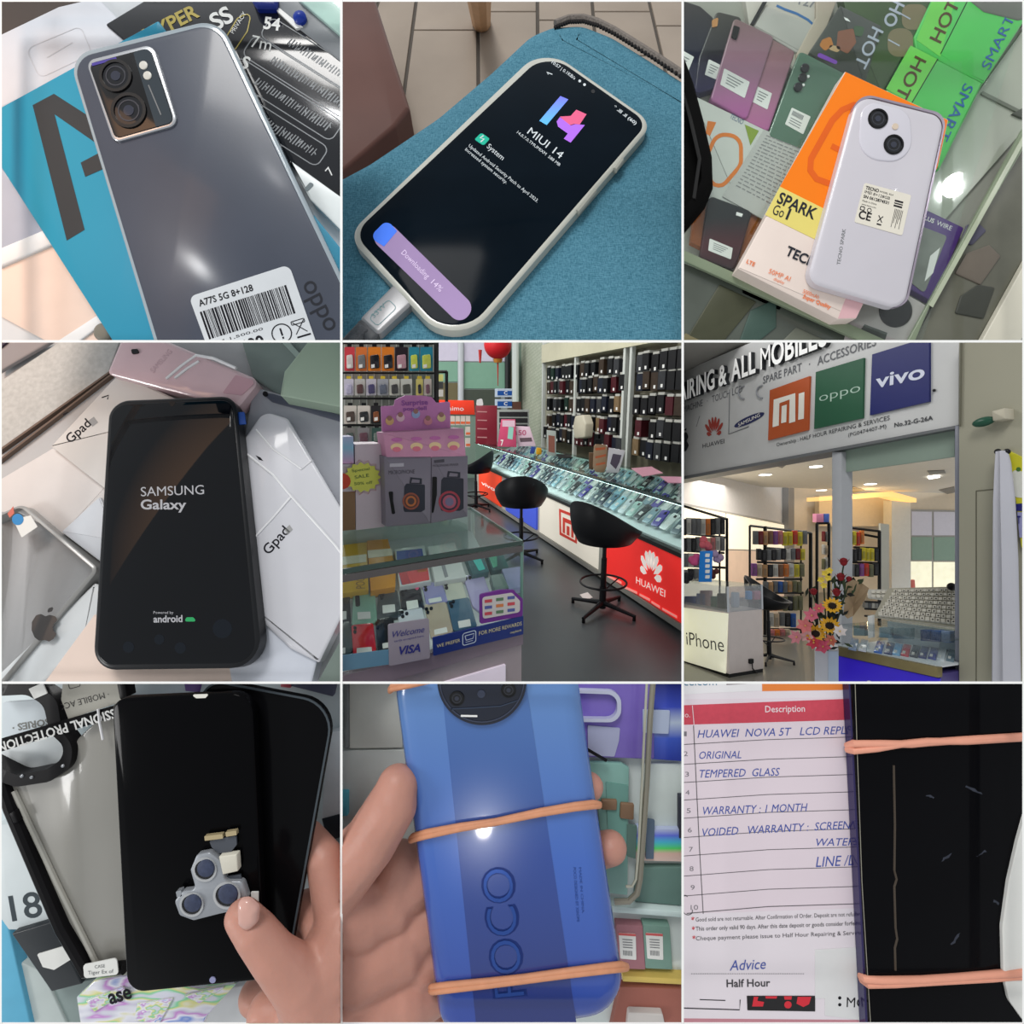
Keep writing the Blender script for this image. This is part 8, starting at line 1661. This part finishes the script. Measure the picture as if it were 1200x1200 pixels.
# ================================================================ bay 9: repair receipt and a black phone with rubber bands
use_bay(2, 2)
def bay9():
    p = board(1.75, 0, hs=.42)
    def f1(H): return Fr(p, [(0, 0), (1200, 0), (1200, 1200), (0, 1200)], 1200, 1200, H)
    slab('display_counter', 'plain table top under the repair receipt', 'table', p, [(-60, -60), (1260, -60), (1260, 1260), (-60, 1260)], -.06, -.006, mat('table_pale', (190, 190, 188), .5))
    t = Th('repair_receipt', 'white printed repair receipt with a red header row and blue handwriting', 'paper')
    t.part('sheet', plate(p, [(-60, -60), (900, -60), (900, 1260), (-60, 1260)], -.006, 0, 0), mat('receipt_white', (222, 214, 220), .7, var=.04, vs=3, bump=.05, bs=8))
    t.part('body_panel', plate(p, [(-60, 60), (700, 50), (700, 790), (-60, 815)], 0, .001), mat('receipt_pinkish', (220, 206, 214), .7, var=.05, vs=3))
    t.part('orange_banner', plate(p, [(278, -60), (600, -60), (600, 25), (280, 30)], 0, .0015), mat('banner_orange', (226, 130, 60), .6))
    t.part('white_banner', plate(p, [(-60, -60), (276, -60), (278, 28), (-60, 44)], 0, .0012), mat('banner_white', (226, 224, 226), .6))
    t.part('header_row', plate(p, [(-60, 82), (604, 56), (612, 130), (-60, 150)], 0, .002), mat('header_red', (198, 72, 88), .7, var=.12, vs=60))
    f = f1(.002); wp = mat('header_white', (226, 206, 210), .6); gp = mat('rule_grey', (96, 92, 96), .6); bp = mat('pen_blue_ink', (66, 84, 160), .5)
    def T(name, m, mt): t.part(name, m, mt)
    m = MB(); m.text(f, 'Description', 290, 104, 33, -1, .001, bold=.01, fit=140); m.text(f, 'No.', -12, 122, 26, -1, .001, fit=38); T('header_lettering', m, wp)
    m = MB(); m.stroke(f, [(34, 80), (40, 148)], 2.5, .001); T('header_divider', m, wp)
    f = f1(.001); m = MB(); m.text(f, 'celcom', 4, 10, 40, -1, .002, bold=.02, fit=116); T('banner_lettering', m, mat('teal_ink', (64, 120, 150), .5))
    t.part('banner_block', plate(p, [(152, -60), (236, -60), (234, 4), (154, 8)], .0015, .002), mat('block_grey', (112, 96, 104), .6))
    ys = [212, 282, 346, 408, 472, 540, 605, 676, 746, 808]
    for i, y in enumerate(ys):
        y0 = y+6 if i < 9 else y; m = MB(); m.stroke(f, [(-60 if i < 9 else 14, y0+3), (300, y-12-i), (620, y-22-i)], 2.4 if i < 9 else 3, .001); T('rule_line', m, gp)
    m = MB(); m.stroke(f, [(38, 150), (50, 400), (60, 600), (72, 812)], 3, .001); T('column_line', m, gp)
    m = MB(); m.stroke(f, fillet([(-4, 700), (2, 818), (40, 814)], 20, 5), 3, .001); T('column_line', m, gp)
    nm_ = mat('number_grey', (120, 116, 122), .6); m = MB()
    for i, (x, y) in enumerate(((0, 188), (4, 258), (8, 330), (10, 394), (14, 458), (18, 526), (22, 594), (24, 662), (28, 728), (28, 798))):
        m.text(f, str(i+1), x, y, 24, 0, .001, fit=14 if i < 9 else 26)
    T('row_number', m, nm_)
    hand = [('HUAWEI  NOVA 5T   LCD REPLA', 52, 194, 40, -1.5, 545), ('ORIGINAL', 58, 268, 38, -1, 148), ('TEMPERED  GLASS', 60, 334, 40, -1.5, 282), ('WARRANTY : 1 MONTH', 72, 464, 40, -2, 368), ('VOIDED   WARRANTY :  SCREEN', 70, 540, 40, -3, 522), ('WATER', 470, 574, 38, -1, 132), ('LINE /D', 468, 648, 52, -3, 146), ('Advice', 165, 1012, 52, -3, 128)]
    for s_, x, y, sz, an, ft in hand:
        m = MB(); m.text(f, s_, x, y, sz, an, .0015, shear=.25, fit=ft); T('handwriting', m, bp)
    m = MB()
    for s_, y, w_, b in (('Good sold are not returnable. After Confirmation of Order. Deposit are not refundable', 838, 600, 0), ('This order only valid 90 days. After this date deposit or goods consider forfeited', 870, 585, 0), ('Cheque payment please issue to Half Hour Repairing & Services', 904, 592, .02)):
        m.text(f, s_, 46, y+2, 21, -2, .001, bold=b+.005, fit=w_)
    T('fine_print', m, mat('fine_print_ink', (84, 82, 86), .6))
    m = MB()
    for x, y in ((30, 836), (32, 870), (34, 902)): m.text(f, '*', x, y+6, 26, 0, .001, bold=.02)
    T('red_star', m, mat('star_red', (206, 90, 96), .5))
    m = MB(); x = 30
    while x < 430: m.frect(f, x, 1022, 4, 2.5); x += 8
    T('dotted_line', m, gp)
    m = MB(); m.text(f, 'Half Hour', 154, 1070, 38, -1, .001, bold=.02, fit=154); T('signature_name', m, mat('dark_grey_ink', (66, 64, 68), .5))
    t.part('red_fringe', plate(p, [(-60, 1180), (620, 1186), (620, 1260), (-60, 1260)], 0, .001), mat('fringe_red', (188, 130, 140), .6))
    # paper below: stamps
    t2 = Th('flyer', 'white slip with black and red sign lettering tucked in at the bottom of the receipt', 'paper')
    t2.part('sheet', plate(p, [(466, 940), (640, 930), (650, 1190), (500, 1170), (500, 1110), (466, 1110)], .001, .006, 2), mat('slip_white', (216, 216, 216), .6))
    t2.part('black_block', plate(p, [(226, 1102), (466, 1102), (466, 1156), (228, 1152)], .001, .004), mat('block_black', (26, 24, 26), .4))
    f2 = f1(.004)
    for q in ([(250, 1104), (266, 1104), (262, 1118), (286, 1122), (282, 1138), (244, 1138)], [(290, 1102), (332, 1102), (330, 1110), (292, 1110)], [(356, 1102), (384, 1102), (382, 1114), (358, 1114)], [(404, 1104), (452, 1104), (444, 1130), (424, 1140), (400, 1128)]):
        m = MB(); m.flat(f2, q, .001); m2 = MB(); m2.flat(f2, [(x+(x-350)*.03, y) for x, y in q], .0006); t2.part('red_mark', m, mat('mark_bright_red', (206, 40, 54), .4))
    m = MB(); m.flat(f2, circle(370, 1132, 13, 16), .001); t2.part('red_mark', m, mat('mark_bright_red', 0))
    m = MB(); m.text(f1(.006), 'MC', 576, 1140, 50, 2, .001, bold=.05, fit=64); m.flat(f1(.006), circle(552, 1108, 6, 10), .001); m.flat(f1(.006), circle(552, 1132, 6, 10), .001); t2.part('lettering', m, INK)
    m = MB(); m.stroke(f1(.001), [(-60, 1142), (200, 1150), (202, 1114)], 3.5, .001); m.stroke(f1(.001), [(60, 1114), (150, 1117)], 3, .001); t2.part('box_outline', m, INK)
    # phone
    H0, H1 = .01, .12
    t = Th('smartphone', 'black glass phone with a violet edge and smudges, lying on the receipt', 'phone')
    q = [(592, -60), (1400, -60), (1400, 1260), (660, 1260)]
    t.part('body', plate(p, [(584, -60), (1400, -60), (1400, 1260), (650, 1260)], H0, H1-.02, 0, .014), mat('violet_frame', (46, 38, 88), .2, metal=.5, coat=.4))
    t.part('glass', plate(p, q, H1-.02, H1, 0, .006), mat('phone_glass_black', (9, 9, 12), .1, spec=.05, var=.3, vs=3))
    f = f1(H1)
    m = MB(); m.stroke(f, [(604, -60), (612, 200), (630, 700), (664, 1260)], 2.5, .001); t.part('edge_line', m, mat('edge_beige', (150, 146, 132), .4))
    m = MB(); m.tube([p.pw(x, y, H1) for x, y in ((742, 290), (746, 500), (744, 660))], .0035, 6); m.tube([p.pw(x, y, H1) for x, y in ((744, 660), (752, 690), (744, 716), (748, 860), (754, 900), (746, 930), (748, 1010))], .0035, 6); t.part('back_seam', m, mat('seam_brown', (66, 56, 46), .4), label='thin brown seam line under the glass')
    sm = mat('smudge_grey', (46, 50, 62), .6, var=.5, vs=40)
    for (x, y, w_, h_, a) in ((1022, 378, 34, 5, .4), (960, 900, 26, 5, -.9), (1103, 772, 14, 4, .6), (930, 610, 26, 4, -.7), (1050, 600, 20, 4, -.6), (870, 400, 14, 4, .3)):
        m = MB(); pts = [(x+w_*math.cos(a)*math.cos(s_)-h_*math.sin(a)*math.sin(s_)+random.uniform(-4, 4), y+w_*math.sin(a)*math.cos(s_)+h_*math.cos(a)*math.sin(s_)+random.uniform(-3, 3)) for s_ in [i*math.pi/6 for i in range(12)]]
        m.flat(f, pts, .0008); t.part('smudge', m, sm)
    slab('white_card_and_glare', 'curved white glare shape built over the right side of the black glass phone', 'card', p, [(1205, 470), (1260, 470), (1260, 1260), (1200, 1190), (1150, 1120), (1130, 1030), (1126, 860), (1148, 700), (1180, 560)], H1+.002, H1+.03, mat('glare_bright', (216, 216, 212), .3), [2, 2, 2, 30, 60, 60, 60, 60, 30], .006)  # glare on the dark glass, built as a raised white shape
    rb = mat('rubber_pink', (224, 156, 132), .5, var=.08, vs=30)
    for lb, A in (('salmon rubber band across the upper part of the black glass phone', ([(580, 222), (600, 214), (700, 214), (800, 216), (860, 210), (1000, 200), (1230, 186)], [(580, 236), (600, 240), (680, 232), (780, 214), (860, 206), (1000, 206), (1230, 192)])), ('salmon rubber band across the lower part of the black glass phone', ([(628, 1034), (640, 1042), (700, 1046), (840, 1044), (960, 1036), (1080, 1026), (1230, 1016)], [(630, 1044), (650, 1062), (740, 1060), (900, 1050), (1080, 1040), (1150, 1034), (1230, 1030)]))):
        tt = Th('rubber_band', lb, 'rubber band')
        for k, pts in enumerate(A):
            P = [p.pw(x, y, (.05 if i == 0 else H1+.002 if i == 1 else H1+.012)+.004*k) for i, (x, y) in enumerate(pts)]
            if pts[0][1] > 1000: P = [p.pw(x, y, (.05 if i == 0 else H1+.002 if i == 1 else H1+(.012 if i < 6 else .04))) for i, (x, y) in enumerate(pts)]
            m = MB(); m.tube(P, [.011 if k else .012]*len(P), 8); tt.part('strand', m, rb, smooth=60)
bay9()
# things of which nothing lies inside the frame are not kept
for o in list(bpy.data.objects):
    if o.type == 'EMPTY' and o.get('label') and not o.children: bpy.data.objects.remove(o)
for o in bpy.data.objects:
    for k in ('_set', '_off', 'used'):
        if k in o: del o[k]
